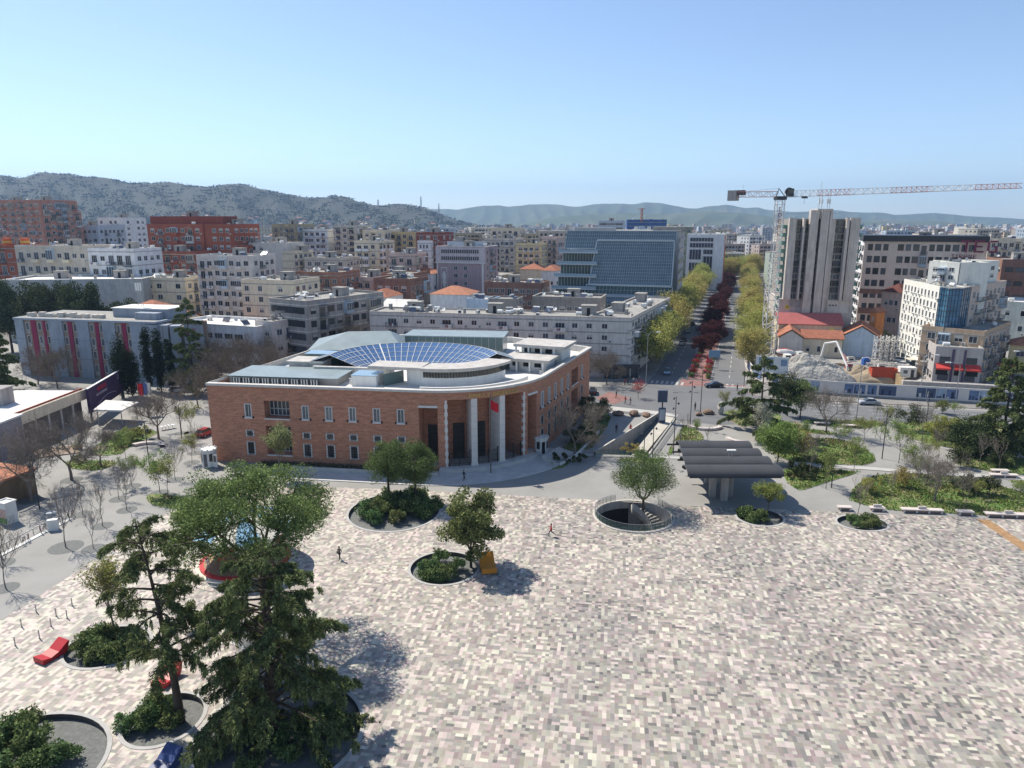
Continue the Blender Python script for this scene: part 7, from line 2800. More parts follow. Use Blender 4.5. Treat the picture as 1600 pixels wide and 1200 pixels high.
for i in range(28):
 q = bl((ML + MR) / 2 + rg.choice((-1.2, 1.2)), 42 + i * 10.5)
 RP[i % 2].put((*q, .1), rg.uniform(0, 6), rg.uniform(.85, 1.2), '%s dark red leafed tree from the junction on the median' % ORD[i], 'dark red leafed trees on the boulevard median')
FB = [Proto(leafy('flower_bush', 1.7, (1.0, 1.0, .85), 280, L_PINKB, n=800, lsize=.2, nclump=9, clump=.5, trunk_r=.03, base=.2, label='bush', cat='shrub', shell=.2, limbs=False)),
 Proto(leafy('flower_bush', 1.6, (1.0, 1.0, .8), 281, L_SHRUB, n=800, lsize=.2, nclump=9, clump=.5, trunk_r=.03, base=.2, label='bush', cat='shrub', shell=.2, limbs=False))]
for i in range(26):
 q = bl((ML + .8) if i % 2 else (MR - .8), 11 + (i // 2) * 2.7)
 k = 1 if (i // 2) % 3 == 2 or i < 2 else 0
 FB[k].put((*q, .14), rg.uniform(0, 6), rg.uniform(.85, 1.2), ('red leafed bush' if k == 0 else 'green bush') + ' in the flower border on the %s edge of the median' % ('left' if i % 2 else 'right'), 'bushes along the median border')
for (px, Y, h, lf, lab) in ((784, 262, 12, L_YG, 'light green round tree right of the mauve tower'), (1298, 214, 7.5, L_YG, 'pale yellow tree before the pink red shed roof'), (1384, 214, 7, L_SPRING, 'bright green tree between the tiled shed and the corner building'), (218, 268, 10, L_YG, 'yellowish tree behind the long hall')):
 t = leafy('town_tree', h, (h * .36, h * .36, h * .34), int(px), lf, n=4200, lsize=.34, nclump=26, clump=.36, trunk_r=.18, base=.25, label=lab, shell=.3)
 t.location = (PX(px, Y, 0), Y, 0)
TT = [Proto(leafy('town_tree', 11, (4.5, 4.5, 4), 290 + i, L_TOWN, n=1400, lsize=.75, nclump=16, clump=.5, trunk_r=.2, base=.25, label='town tree', shell=.3)) for i in range(3)]
rg.shuffle(TREESPOTS)
k = 0
for (x, y) in TREESPOTS:
 if k >= 150 or hits(x, y, 3):
  continue
 TT[k % 3].put((x, y, 0), rg.uniform(0, 6), rg.uniform(.7, 1.25), 'green tree between the houses of the town', 'green trees between the town houses')
 k += 1
# ---------------- hedge along the bank foot, planting strip
f = []
rng = np.random.default_rng(8)
c = []
for _ in range(5200):
 s_ = rng.uniform(9, 38.5)
 (x, y), h = bpt(s_, -rng.uniform(.3, 2.4))
 c.append((x, y, rng.uniform(.1, .75)))
o = link('hedge', npmesh('hedge', cards(np.array(c), .22, .6, rng), 0, L_DARK))
tag(o, 'low dark hedge strip at the foot of the brick wall', 'hedge')
# ---------------- round stairwell with a glass rail
root = empty('round_stairwell', (STAIRC[0], STAIRC[1], 0), 0, 'round open stairwell with a glass railing and steps, a pine growing out of it', 'stairwell')
m = MB()
n = 56
m.lathe([(STAIRR, -4.2), (STAIRR, .0)], CONC, n)
m.v = [(x, y, z) for x, y, z in m.v]
m.f = [tuple(reversed(q)) for q in m.f]
m.obj('shaft_wall', root)
m = MB()
m.lathe([(STAIRR, .0), (STAIRR, .12), (STAIRR + .4, .12), (STAIRR + .4, 0)][::-1], LSTONE, n)
m.obj('kerb', root)
m = MB()
m.poly([(STAIRR * math.cos(2 * PI * i / n), STAIRR * math.sin(2 * PI * i / n), -4.1) for i in range(n)], PAVE)
m.obj('lower_floor', root)
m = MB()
m.box(-STAIRR * .92, STAIRR * .2, -4.1, -.3, STAIRR * .9, -4.0, DARK)  # near-black sheet over doorway and floor, widened to paint the hole's shade
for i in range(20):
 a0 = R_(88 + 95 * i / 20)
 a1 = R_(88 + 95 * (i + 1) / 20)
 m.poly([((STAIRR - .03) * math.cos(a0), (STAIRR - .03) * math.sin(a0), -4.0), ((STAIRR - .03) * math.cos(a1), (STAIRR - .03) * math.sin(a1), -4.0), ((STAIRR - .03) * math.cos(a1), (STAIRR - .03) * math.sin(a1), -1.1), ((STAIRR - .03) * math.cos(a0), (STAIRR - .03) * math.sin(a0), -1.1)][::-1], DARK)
m.obj('doorway_painted_shade', root)
m = MB()
for i in range(18):
 a0, a1 = R_(85 - i * 6.5), R_(85 - (i + 1) * 6.5)
 z = -.25 - i * .21
 ri, ro = 2.7, STAIRR - .05
 q = [(ri * math.cos(a0), ri * math.sin(a0)), (ro * math.cos(a0), ro * math.sin(a0)), (ro * math.cos(a1), ro * math.sin(a1)), (ri * math.cos(a1), ri * math.sin(a1))]
 m.prism(q[::-1] if False else [q[3], q[2], q[1], q[0]], z - .6, z, LSTONE, LSTONE, True)
 m.poly([(*q[1], z + .003), (*q[0], z + .003), (q[0][0] * .97, q[0][1] * .97 - .12, z + .003), (q[1][0] * .98, q[1][1] * .98 - .18, z + .003)], DARK)
m.obj('steps', root)
m = MB()
for i in range(18):
 a0, a1 = R_(85 - i * 6.5), R_(85 - (i + 1) * 6.5)
 z = -.25 - i * .21
 m.poly([(2.7 * math.cos(a0), 2.7 * math.sin(a0), z - .6), (2.7 * math.cos(a1), 2.7 * math.sin(a1), z - .6), (2.7 * math.cos(a1), 2.7 * math.sin(a1), z + .9), (2.7 * math.cos(a0), 2.7 * math.sin(a0), z + 1.1)], CONC)
m.obj('inner_balustrade', root)
RG = mat('green glass rail', (.12, .2, .18), .15, .1, .6, spec=.5)
RG.node_tree.nodes['Principled BSDF'].inputs['Alpha'].default_value = .4
m = MB()
m.lathe([(STAIRR + .1, .14), (STAIRR + .1, .98)], RG, n, a0=R_(110), a1=R_(400))
m.lathe([(STAIRR + .1, 1.05), (STAIRR + .1, 1.1), (STAIRR + .16, 1.1)], STEEL, n, a0=R_(110), a1=R_(400))
m.obj('glass_railing', root)
m = MB()
for i in range(36):
 a = R_(110 + 290 * i / 35)
 m.box((STAIRR + .12) * math.cos(a) - .02, (STAIRR + .12) * math.sin(a) - .02, .1, (STAIRR + .12) * math.cos(a) + .02, (STAIRR + .12) * math.sin(a) + .02, 1.06, DSTEEL)
m.obj('railing_posts', root)
# ---------------- wavy canopy
VAULT = mat('dark grey vault sheet', (.05, .052, .058), .85, .12, .4)
q0, q1 = P(1062, 690, 5.2), P(1175, 695, 5.2)
e0, e1 = P(1075, 742, 5.0), P(1226, 742, 5.0)
ux = Vector((e1.x - e0.x, e1.y - e0.y))
CL = ux.length
crz = math.atan2(ux.y, ux.x)
croot = empty('wavy_canopy', (e0.x, e0.y, 0), crz, 'dark grey canopy of four long barrel vaults on concrete columns', 'canopy')
dep = Vector((q0.x - e0.x, q0.y - e0.y)).length
vw = dep / 4 * 1.02
for k in range(4):
 m = MB()
 y0 = k * vw
 xs0, xs1 = k * .55, CL - k * .2
 N = 14
 for i in range(N):
  a0, a1 = PI * i / N, PI * (i + 1) / N
  def pt_(a, r):
   return (y0 + vw / 2 - math.cos(a) * (vw / 2 - .02) * r, 4.7 + math.sin(a) * .95 * r)
  (ya, za), (yb, zb) = pt_(a0, 1), pt_(a1, 1)
  (yc, zc), (yd, zd) = pt_(a0, .9), pt_(a1, .9)
  m.poly([(xs0, ya, za), (xs1, ya, za), (xs1, yb, zb), (xs0, yb, zb)], VAULT)
  m.poly([(xs0, yc, zc), (xs0, yd, zd), (xs1, yd, zd), (xs1, yc, zc)], VAULT)
  for xx in (xs0, xs1):
   m.poly([(xx, ya, za), (xx, yb, zb), (xx, yd, zd), (xx, yc, zc)], FRAMEW if False else STEEL)
 m.obj('vault', croot)
for k, (x, y) in enumerate(((CL * .36, vw * 1.15), (CL * .455, vw * .75), (CL * .55, vw * 1.2), (CL * .42, vw * 2.6), (CL * .55, vw * 2.6), (CL * .5, vw * 3.3))):
 m = MB()
 m.box(x - .45, y - .35, 0, x + .45, y + .35, 4.7, CONC)
 m.obj('column', croot)
m = MB()
m.box(.3, .1, 4.45, CL - .3, .35, 4.7, VAULT)
for k in range(1, 5):
 m.box(.3, k * vw - .12, 4.45, CL - .5, k * vw + .12, 4.7, VAULT)
m.obj('edge_beam', croot)
m = MB()
m.box(0, 0, 0, 1.3, .5, .12, WHITE)
m.tube((.3, .25, 0), (.3, .25, -1.2), .05, .05, STEEL, 5)
m.tube((1.0, .25, 0), (.7, .25, -1.0), .05, .05, STEEL, 5)
m.obj('roof_floodlight', croot, (CL * .55, vw * 1.75, 6.3))
# ---------------- ramp to the underground car park
root = empty('car_park_ramp', (0, 0, 0), 0, 'walled ramp going down to the underground car park beside the bank', 'ramp')
a, b2, c, d = RAMP      # near left, far left, far right, near right
m = MB()
va, vb, vc, vd = (Vector((*q, 0)) for q in RAMP)
zd_ = 4.2
def L3(p, q, t, z):
 r = p.lerp(q, t)
 return (r.x, r.y, z)
m.poly([L3(va, vd, 0, -zd_), L3(va, vd, .45, -zd_), L3(vb, vc, .45, -.1), L3(vb, vc, 0, -.1)], mat('ramp asphalt', (.12, .13, .13), .8, .1))
m.poly([L3(va, vd, .45, -zd_), L3(va, vd, 1, -zd_), L3(vb, vc, 1, -.05), L3(vb, vc, .45, -.05)], PAVE)
m.obj('carriageway', root)
m = MB()
mid0, mid1 = va.lerp(vd, .42), vb.lerp(vc, .3)
mid2, mid3 = va.lerp(vd, .66), vb.lerp(vc, .92)
for t0 in range(8):
 t, tt = t0 / 8, (t0 + 1) / 8
 za, zb = -zd_ + .9 + (zd_ - .9 + .25) * t ** .8, -zd_ + .9 + (zd_ - .9 + .25) * tt ** .8
 p0, p1 = mid0.lerp(mid1, t), mid0.lerp(mid1, tt)
 p2, p3 = mid2.lerp(mid3, tt), mid2.lerp(mid3, t)
 m.poly([(p0.x, p0.y, za), (p3.x, p3.y, za), (p2.x, p2.y, zb), (p1.x, p1.y, zb)], mat('pale ramp concrete', (.46, .44, .38), .85, .1, .6))
 m.poly([(p0.x, p0.y, -zd_), (p0.x, p0.y, za), (p1.x, p1.y, zb), (p1.x, p1.y, -zd_)], RG)
m.obj('raised_roof', root)
m = MB()
for (p, q, dz0, dz1) in ((va, vb, .85, .8), (vd, vc, .25, .25), (vd, va, .1, .1)):
 nrm = (q - p).cross(Vector((0, 0, 1))).normalized() * .3
 zf = -zd_
 m.poly([(p.x, p.y, zf), (q.x, q.y, zf), (q.x, q.y, dz1), (p.x, p.y, dz0)], CONC)
 m.poly([(p.x - nrm.x, p.y - nrm.y, zf), (p.x - nrm.x, p.y - nrm.y, dz0), (q.x - nrm.x, q.y - nrm.y, dz1), (q.x - nrm.x, q.y - nrm.y, zf)], CONC)
 m.poly([(p.x, p.y, dz0), (q.x, q.y, dz1), (q.x - nrm.x, q.y - nrm.y, dz1), (p.x - nrm.x, p.y - nrm.y, dz0)], LSTONE)
m.obj('side_wall', root)
m = MB()
ra = vd + Vector((.3, 0, 0))
m.poly([(va.x, va.y - .1, .1), (vd.x, vd.y - .1, .1), (vd.x, vd.y - .1, 1.2), (va.x, va.y - .1, 1.2)], RG)
m.poly([(ra.x, ra.y, .25), (vc.x + .3, vc.y, .25), (vc.x + .3, vc.y, 1.3), (ra.x, ra.y, 1.3)], RG)
m.path([(va.x, va.y - .1, 1.2), (vd.x, vd.y - .1, 1.2), (ra.x, ra.y, 1.3), (vc.x + .3, vc.y, 1.3)], .04, DSTEEL, 5)
m.obj('glass_railing', root)
# ---------------- carousel
CO = P(385, 877)
root = empty('carousel', (CO.x, CO.y, 0), .2, 'blue and white striped carousel half hidden by the umbrella pine', 'carousel')
CB = mat('carousel blue', (.22, .42, .6), .7, .05)
CW = mat('carousel cream', (.6, .57, .48), .7, .05)
CR = mat('carousel red', (.5, .03, .03), .5, .05)
m = MB()
m.lathe([(0, .5), (4.7, .5)][::-1], mat('carousel deck wood', (.3, .2, .12), .7, .2, 2.0), 40)
m.lathe([(4.7, .5), (5.2, .5), (5.2, .25)][::-1], CR, 40)
m.lathe([(5.2, .25), (5.7, .25), (5.7, 0)][::-1], CW, 40)
m.obj('platform', root)
m = MB()
NS = 24
for i in range(NS):
 a0, a1 = 2 * PI * i / NS, 2 * PI * (i + 1) / NS
 mm = CB if (i // 2) % 2 else CW
 m.poly([(5.8 * math.cos(a0), 5.8 * math.sin(a0), 4.6), (5.8 * math.cos(a1), 5.8 * math.sin(a1), 4.6), (.6 * math.cos(a1), .6 * math.sin(a1), 7.0), (.6 * math.cos(a0), .6 * math.sin(a0), 7.0)], mm)
m.lathe([(.7, 6.95), (.7, 7.3), (0, 7.9)], CW, 12)
m.obj('striped_roof', root)
m = MB()
for i in range(NS):
 a0, a1 = 2 * PI * i / NS, 2 * PI * (i + 1) / NS
 am = (a0 + a1) / 2
 m.poly([(5.82 * math.cos(a0), 5.82 * math.sin(a0), 4.62), (5.82 * math.cos(a0), 5.82 * math.sin(a0), 3.9), (5.82 * math.cos(am), 5.82 * math.sin(am), 3.65), (5.82 * math.cos(a1), 5.82 * math.sin(a1), 3.9), (5.82 * math.cos(a1), 5.82 * math.sin(a1), 4.62)][::-1], mat('carousel brown red', (.25, .08, .05), .6, .1) if i % 2 else CW)
m.obj('valance', root)
m = MB()
m.lathe([(1.3, .5), (1.3, 4.6)], mat('carousel mirror drum', (.3, .12, .08), .4, .2, 2.0), 14)
m.obj('centre_drum', root)
HORSE = None
for i in range(16):
 a = 2 * PI * i / 16
 r_ = 4.3 if i % 2 else 3.2
 m = MB()
 m.tube((0, 0, .5), (0, 0, 4.5), .035, .035, STEEL, 5)
 if HORSE is None:
  HORSE = []
  for cc in (CW, CR, FRAMED):
   h_ = MB()
   h_.tube((-.45, 0, 0), (.4, 0, .05), .2, .19, cc, 8)
   h_.tube((.35, 0, .08), (.65, 0, .5), .14, .09, cc, 6)
   h_.tube((.6, 0, .5), (.88, 0, .36), .1, .06, cc, 6)
   for sx, sy, ex in ((-.4, .1, -.65), (-.4, -.1, -.55), (.35, .1, .6), (.35, -.1, .75)):
    h_.tube((sx, sy, -.05), ((sx + ex) / 2, sy, -.4), .07, .045, cc, 5)
    h_.tube(((sx + ex) / 2, sy, -.4), (ex - .1, sy, -.62), .045, .03, cc, 5)
   h_.tube((-.48, 0, .05), (-.75, 0, -.3), .06, .02, cc, 5)
   h_.box(-.2, -.17, .15, .15, .17, .25, CR)
   HORSE.append(h_.mesh('horse'))
 po = m.obj('pole', root, (r_ * math.cos(a), r_ * math.sin(a), 0), a + PI / 2)
 link('horse', HORSE[i % 3], po, (0, 0, 1.5 + .25 * math.sin(i * 2)), 0)
m = MB()
for rr, z in ((7.0, .95), (7.0, .5)):
 m.path([(rr * math.cos(2 * PI * i / 36), rr * math.sin(2 * PI * i / 36), z) for i in range(2, 35)], .03, WHITE, 4)
for i in range(2, 35, 1):
 a = 2 * PI * i / 36
 m.tube((7 * math.cos(a), 7 * math.sin(a), 0), (7 * math.cos(a), 7 * math.sin(a), .95), .025, .025, STEEL, 4)
m.obj('fence_ring', root)
# ---------------- angular lounger benches
def lounger(px, py, rz, c, lab, sc=1.0):
 m = MB()
 mm = mat('lounger ' + c[0], c[1], .45, .06)
 prof = [(-1.35, 0.1), (-1.35, .62), (-.55, .42), (.25, .62), (1.25, 1.25), (1.4, 1.2), (1.1, .35), (.9, .1)]
 w_ = .75
 k = len(prof)
 for i in range(k):
  a, b2 = prof[i], prof[(i + 1) % k]
  m.poly([(a[0], -w_, a[1]), (a[0], w_, a[1]), (b2[0], w_, b2[1]), (b2[0], -w_, b2[1])], mm)
 m.poly([(x, -w_, z) for x, z in prof][::-1], mm)
 m.poly([(x, w_, z) for x, z in prof], mm)
 m.box(-1.15, -.6, 0, .85, .6, .1, FRAMED)
 p = P(px, py)
 o = m.obj('lounger_bench', None, (p.x, p.y, 0), rz)
 o.scale = (sc,) * 3
 tag(o, lab, 'bench')
lounger(82, 1026, 1.15, ('red', (.42, .02, .025)), 'angular red lounger bench on the pale slabs at left', .95)
lounger(262, 1062, 1.4, ('red', (.42, .02, .025)), 'angular red lounger bench behind the leaning cedar trunk', .95)
lounger(254, 1204, 1.2, ('blue', (.03, .055, .16)), 'dark blue lounger bench at the bottom edge of the picture')
lounger(762, 888, 1.75, ('orange', (.62, .24, .03)), 'orange lounger bench beside the round planter', 1.15)
# ---------------- bollards
BOL = None
for i, (px, py) in enumerate(((25, 1010), (40, 982), (80, 966), (60, 999), (55, 958), (88, 950), (105, 967), (114, 949))[:0] + ((24, 1009), (62, 998), (80, 979), (34, 980), (88, 963), (57, 957), (105, 966), (113, 947))):
 if BOL is None:
  m = MB()
  m.tube((0, 0, 0), (0, 0, .98), .055, .055, STEEL, 10)
  m.tube((0, 0, 0), (0, 0, .02), .1, .1, DSTEEL, 10)
  BOL = m.mesh('bollard')
 p = P(px, py)
 o = link('bollard', BOL, None, (p.x, p.y, 0))
 tag(o, 'thin grey metal bollard on the pale slabs left of the bush planter', 'bollard', 'thin metal bollards beside the red lounger')
# ---------------- bike rack row, advertising kiosk
PK = P(14, 816)
m = MB()
m.box(-.9, -.75, 0, .9, .75, 3.0, WHITE)
root = m.obj('info_kiosk', None, (PK.x, PK.y, 0), -.35)
tag(root, 'white box kiosk with a painted garden mural at the left edge', 'kiosk')
m = MB()
m.box(-.85, -.78, .1, .85, -.752, .9, mat('mural green', (.1, .25, .05), .8, .3, 3.0))
m.box(-.85, -.78, .9, .85, -.752, 2.2, mat('mural pink flowers', (.5, .35, .3), .8, .6, 4.0))
m.obj('mural', root)
m = MB()
m.box(-1.0, -.85, 3.0, 1.0, -.6, 3.15, WHITE)
m.box(-1.0, .6, 3.0, 1.0, .85, 3.15, WHITE)
m.box(-1.0, -.599, 3.0, -.8, .599, 3.15, WHITE)
m.box(.8, -.599, 3.0, 1.0, .599, 3.15, WHITE)
m.obj('roof_rim', root)
r0, r1 = P(0, 869), P(110, 811)
dv = Vector((r1.x - r0.x, r1.y - r0.y))
m = MB()
m.box(0, -.3, 0.0, dv.length, .3, .1, WHITE)
m.box(0, .9, 0.75, dv.length, 1.0, .85, STEEL)
for i in range(12):
 m.box(i * 2.0, .92, 0, i * 2.0 + .06, .98, .75, STEEL)
tag(m.obj('bike_rack', None, (r0.x, r0.y, 0), math.atan2(dv.y, dv.x)), 'long white rail bike rack on the grey paving at left', 'bike rack')
def bicycle(px, py, rz, lab, c):
 p = P(px, py)
 root = empty('bicycle', (p.x, p.y, .1), rz, lab, 'bicycle', 'bicycles parked at the white rack')
 cm = mat('bike paint ' + c[0], c[1], .4, 0)
 for x in (-.52, .52):
  m = MB()
  m.path([(x + .33 * math.cos(2 * PI * i / 16), 0, .34 + .33 * math.sin(2 * PI * i / 16)) for i in range(17)], .022, FRAMED, 4)
  for i in range(4):
   a = PI * i / 4
   m.tube((x - .32 * math.cos(a), 0, .34 - .32 * math.sin(a)), (x + .32 * math.cos(a), 0, .34 + .32 * math.sin(a)), .006, .006, STEEL, 3)
  m.obj('wheel', root)
 m = MB()
 for a, b2 in (((-.52, .34), (-.12, .3)), ((-.12, .3), (-.22, .78)), ((-.22, .78), (-.52, .34)), ((-.12, .3), (.38, .78)), ((-.2, .72), (.36, .8)), ((.34, .9), (.52, .34))):
  m.tube((a[0], 0, a[1]), (b2[0], 0, b2[1]), .025, .025, cm, 5)
 m.obj('frame', root)
 m = MB()
 m.box(-.36, -.09, .86, -.1, .09, .92, FRAMED)
 m.obj('saddle', root)
 m = MB()
 m.tube((.34, 0, .9), (.33, 0, 1.02), .02, .02, STEEL, 5)
 m.tube((.3, -.28, 1.04), (.3, .28, 1.04), .02, .02, STEEL, 5)
 m.obj('handlebar', root)
for i, (px, py, c) in enumerate(((38, 850, ('black', (.03, .03, .03))), (45, 845, ('dark red', (.2, .02, .02))), (64, 833, ('maroon', (.2, .03, .06))), (70, 829, ('grey', (.2, .2, .2))), (76, 826, ('black', (.03, .03, .03))), (108, 812, ('black', (.03, .03, .03))), (114, 808, ('dark red', (.2, .02, .02))), (98, 817, ('grey', (.2, .2, .2))), (3, 872, ('black', (.03, .03, .03))))):
 bicycle(px, py, 1.9 + .2 * (i % 3), '%s bicycle parked at the white rack, %s' % (c[0], ORD[i] + ' from the left' if i < 8 else 'at the picture edge'), c)
for (px, py, lab) in ((84, 828, 'white cabinet box standing in the bike rack row'), (82, 810, 'white table top beside the bike rack')):
 p = P(px, py)
 m = MB()
 m.box(-.6, -.35, .0 if py > 820 else .8, .6, .35, 1.5 if py > 820 else .9, WHITE)
 if py < 820:
  for sx in (-.5, .5):
   m.tube((sx, 0, 0), (sx, 0, .8), .04, .04, STEEL, 5)
 tag(m.obj('cabinet' if py > 820 else 'table', None, (p.x, p.y, 0), .3), lab, 'cabinet' if py > 820 else 'table')
# ---------------- stone benches in the park
BST = mat('pink white bench stone', (.56, .5, .46), .7, .08, 1.5)
def bench(px, py, ln, rz, lab, back=False):
 p = P(px, py)
 root = empty('stone_bench', (p.x, p.y, .06), rz, lab, 'bench')
 m = MB()
 m.box(-ln / 2, -.45, .38, ln / 2, .45, .52, BST)
 m.obj('seat', root)
 m = MB()
 m.box(-ln / 2 + .2, -.3, 0, ln / 2 - .2, .3, .38, mat('bench plinth', (.2, .14, .12), .8, .1))
 n = max(2, int(ln / 1.3))
 for i in range(n):
  x = -ln / 2 + .3 + (ln - .6) * i / (n - 1)
  m.box(x - .12, -.4, 0, x + .12, -.301, .38, BST)
 m.obj('plinth', root)
 if back:
  m = MB()
  m.box(-.55, -.1, .52, .55, .12, .9, BST)
  m.obj('backrest', root)
PR = -.09
bench(1319, 797, 1.9, PR, 'short stone bench at the left end of the row facing the square')
bench(1370, 798, 2.0, PR, 'short stone bench with a backrest, second in the row facing the square', True)
bench(1440, 801, 5.6, PR, 'long stone bench in the middle of the row facing the square', True)
bench(1507, 804, 2.2, PR, 'short stone bench right of the long middle bench')
bench(1575, 808, 6.2, PR, 'long stone bench at the right end of the row facing the square', True)
bench(1562, 739, 2.6, PR, 'upper stone bench of the two by the pale path')
bench(1568, 746, 4.2, PR, 'lower stone bench of the two by the pale path', True)
bench(1284, 664, 3.0, -.1, 'distant stone bench near the road, left of the bare dark tree')
bench(1330, 668, 3.4, -.1, 'distant stone bench near the road, right of the bare dark tree')
bench(1254, 729, 2.6, -.08, 'stone bench beside the dark shrubs by the pale path')
bench(1461, 675, 2.2, -.1, 'small pale bench below the wide yellow green bush')
bench(1480, 681, 2.0, -.1, 'small pale bench right of the other in the upper right bed')
for (px, py, r_, a0, a1, lab) in ((1102, 668, 3.0, 200, 330, 'curved stone bench between the ramp and the canopy'), (1164, 690, 2.4, 180, 270, 'curved stone bench just behind the canopy'), (218, 706, 2.6, 20, 150, 'curved stone bench on the left paving')):
 p = P(px, py)
 m = MB()
 m.lathe([(r_, .06), (r_, .5), (r_ + .85, .5), (r_ + .85, .06)][::-1], BST, 20, a0=R_(a0), a1=R_(a1))
 tag(m.obj('curved_bench', None, (p.x, p.y + 1.5, 0)), lab, 'bench')
a = P(80, 708)
m = MB()
for i in range(8):
 m.box(-4.5, -2.4 + i * .62, .0, 4.5, -2.0 + i * .62, .22 + .02 * i, mat('pale timber slats', (.42, .33, .25), .85, .15, 2.0))
tag(m.obj('slatted_platform', None, (a.x, a.y, 0), .5), 'low platform of pale wooden slats among the bare trees at left', 'platform')
p = P(122, 703)
m = MB()
m.tube((0, 0, 0), (0, 0, .7), .7, .85, mat('barrel brown', (.15, .1, .05), .8, .2), 12)
root = m.obj('planter_pot', None, (p.x, p.y, 0))
tag(root, 'brown plant pot between two bare trees at left', 'plant pot')
c = rng.normal(0, .35, (260, 3)) + np.array([0, 0, .95])
link('plant', npmesh('plant', cards(c, .18, .6, rng), 0, L_SPRING), root)
for i, px in enumerate((254, 259, 264, 270)):
 p = P(px, 672 - i)
 m = MB()
 m.box(-.4, -.4, .7, .4, .4, .75, WHITE)
 m.tube((0, 0, 0), (0, 0, .7), .04, .04, STEEL, 5)
 tag(m.obj('cafe_table', None, (p.x, p.y, 0)), 'small white cafe table near the round crowned bare tree', 'table', 'white cafe tables at left')
# ---------------- boulders along the square's edge
for i, (px, py, s_, lab) in enumerate(((966, 649, 1.1, 'flat brown boulder nearest the bank corner'), (990, 649, 1.25, 'tall brown boulder, second from the bank corner'), (1010, 651, 1.0, 'rough boulder beside the ticket post'), (1107, 647, 1.1, 'boulder right of the lamp mast at the junction'), (1092, 649, .8, 'small reddish boulder by the lamp mast'), (1125, 647, 1.4, 'upright pale standing stone at the junction'))):
 rr = random.Random(i + 40)
 import bmesh
 bm = bmesh.new()
 bmesh.ops.create_icosphere(bm, subdivisions=2, radius=1)
 for v in bm.verts:
  k = 1 + rr.uniform(-.16, .16)
  v.co *= k
  v.co.x *= 1.15 if i < 5 else .6
  v.co.y *= .8 if i < 5 else .5
  v.co.z = v.co.z * (.55 if i < 5 else 1.1) + (.4 if i < 5 else .9)
 me = bpy.data.meshes.new('boulder')
 bm.to_mesh(me)
 bm.free()
 me.materials.append(mat('brown rock', (.22, .15, .11), .9, .3, 1.5, bump=.5) if i < 5 else LSTONE)
 p = P(px, py)
 o = link('boulder', me, None, (p.x, p.y, 0), i)
 o.scale = (s_,) * 3
 tag(o, lab, 'rock')
# ---------------- lamps and masts
def mast(px, py, h, lab, lights=3, col=DSTEEL):
 p = P(px, py)
 root = empty('lamp_mast', (p.x, p.y, 0), 0, lab, 'street lamp')
 m = MB()
 m.tube((0, 0, 0), (0, 0, h), .09, .06, col, 7)
 m.obj('pole', root)
 for i in range(lights):
  m = MB()
  z = h - .3 - i * .9
  s_ = 1 if i % 2 else -1
  m.tube((0, 0, z), (s_ * .35, -.1, z), .03, .03, col, 4)
  m.tube((s_ * .35, -.1, z + .12), (s_ * .5, -.25, z - .15), .14, .16, col, 8)
  m.obj('spotlight', root)
for (px, py, h, lab) in ((1052, 745 - 35, 10.5, 'dark light mast at the near corner of the ramp, tallest of three'), (1078, 668, 9.5, 'dark light mast in the bed right of the ramp'), (1094, 648, 10.5, 'dark light mast by the junction behind the ramp'), (1378, 717, 8.8, 'dark light mast standing on the path right of the yellow green tree'), (1446, 668, 7.5, 'dark light mast near the road in the upper right bed'),
      (235, 739, 8.5, 'thin dark light mast on the left paving with a green post beside it'), (1019, 795 - 70, 7.5, 'short light mast beside the ramp glass rail'), (1254, 780 - 5, 6.0, 'slim mast at the right side of the canopy shadow') if False else (1005, 738 - 5, 6.5, 'slim dark mast before the small bed at the ramp'), (284, 685, 6.5, 'slim dark mast behind the bare saplings near the brick corner'), (1299, 762, 4.5, 'short dark post at the edge of the grey path right of the canopy'), (62, 795, 8.5, 'dark leaning mast beside the big bare tree at left')):
 mast(px, py, h, lab, 3 if h > 7 else 1)
m = MB()
p = P(243, 738)
m.box(-.35, -.2, 0, .35, .2, 1.7, mat('dark green cabinet', (.04, .12, .08), .6, .1))
m.box(-.37, -.22, 1.7, .37, .22, 1.78, DSTEEL)
m.box(-.25, -.215, .3, .25, -.203, 1.5, mat('cabinet door green', (.05, .15, .1), .5, .1))
tag(m.obj('power_cabinet', None, (p.x, p.y, 0)), 'dark green cabinet beside the thin mast on the left paving', 'cabinet')
m = MB()
p = P(1024, 632)
m.box(-.7, -.25, 0, .7, .25, 3.0, mat('navy panel', (.05, .07, .12), .5, .1))
m.box(-1.0, -.3, 4.2, .9, .3, 6.6, mat('navy panel', (.05, .07, .12), .5, .1))
m.box(-.12, -.1, 3.0, .12, .1, 4.2, DSTEEL)
m.box(-.55, -.27, .4, .55, -.253, 2.7, WSTEELB)
tag(m.obj('information_post', None, (p.x - 1.5, p.y - 14, 0)), 'dark blue information post at the top of the ramp', 'sign')
def street_lamp(loc, rz, h, arms, lab, group=None):
 root = empty('street_lamp', loc, rz, lab, 'street lamp', group)
 m = MB()
 m.tube((0, 0, 0), (0, 0, h * .92), .11, .07, STEEL, 7)
 m.obj('pole', root)
 for s_ in arms:
  m = MB()
  pts = [(0, 0, h * .92), (s_ * .5, 0, h * .98), (s_ * 1.3, 0, h), (s_ * 2.2, 0, h * .995)]
  m.path(pts, .05, STEEL, 5)
  m.obj('arm', root)
  m = MB()
  m.box(s_ * 2.5 - .55, -.2, h * .985, s_ * 2.5 + .55, .2, h * .985 + .18, WHITE)
  m.obj('lamp_head', root)
p = P(1009, 603)
street_lamp((p.x, p.y, .1), 0, 13.5, (1, -1), 'tall white double armed lamp at the corner of the pale apartment block')
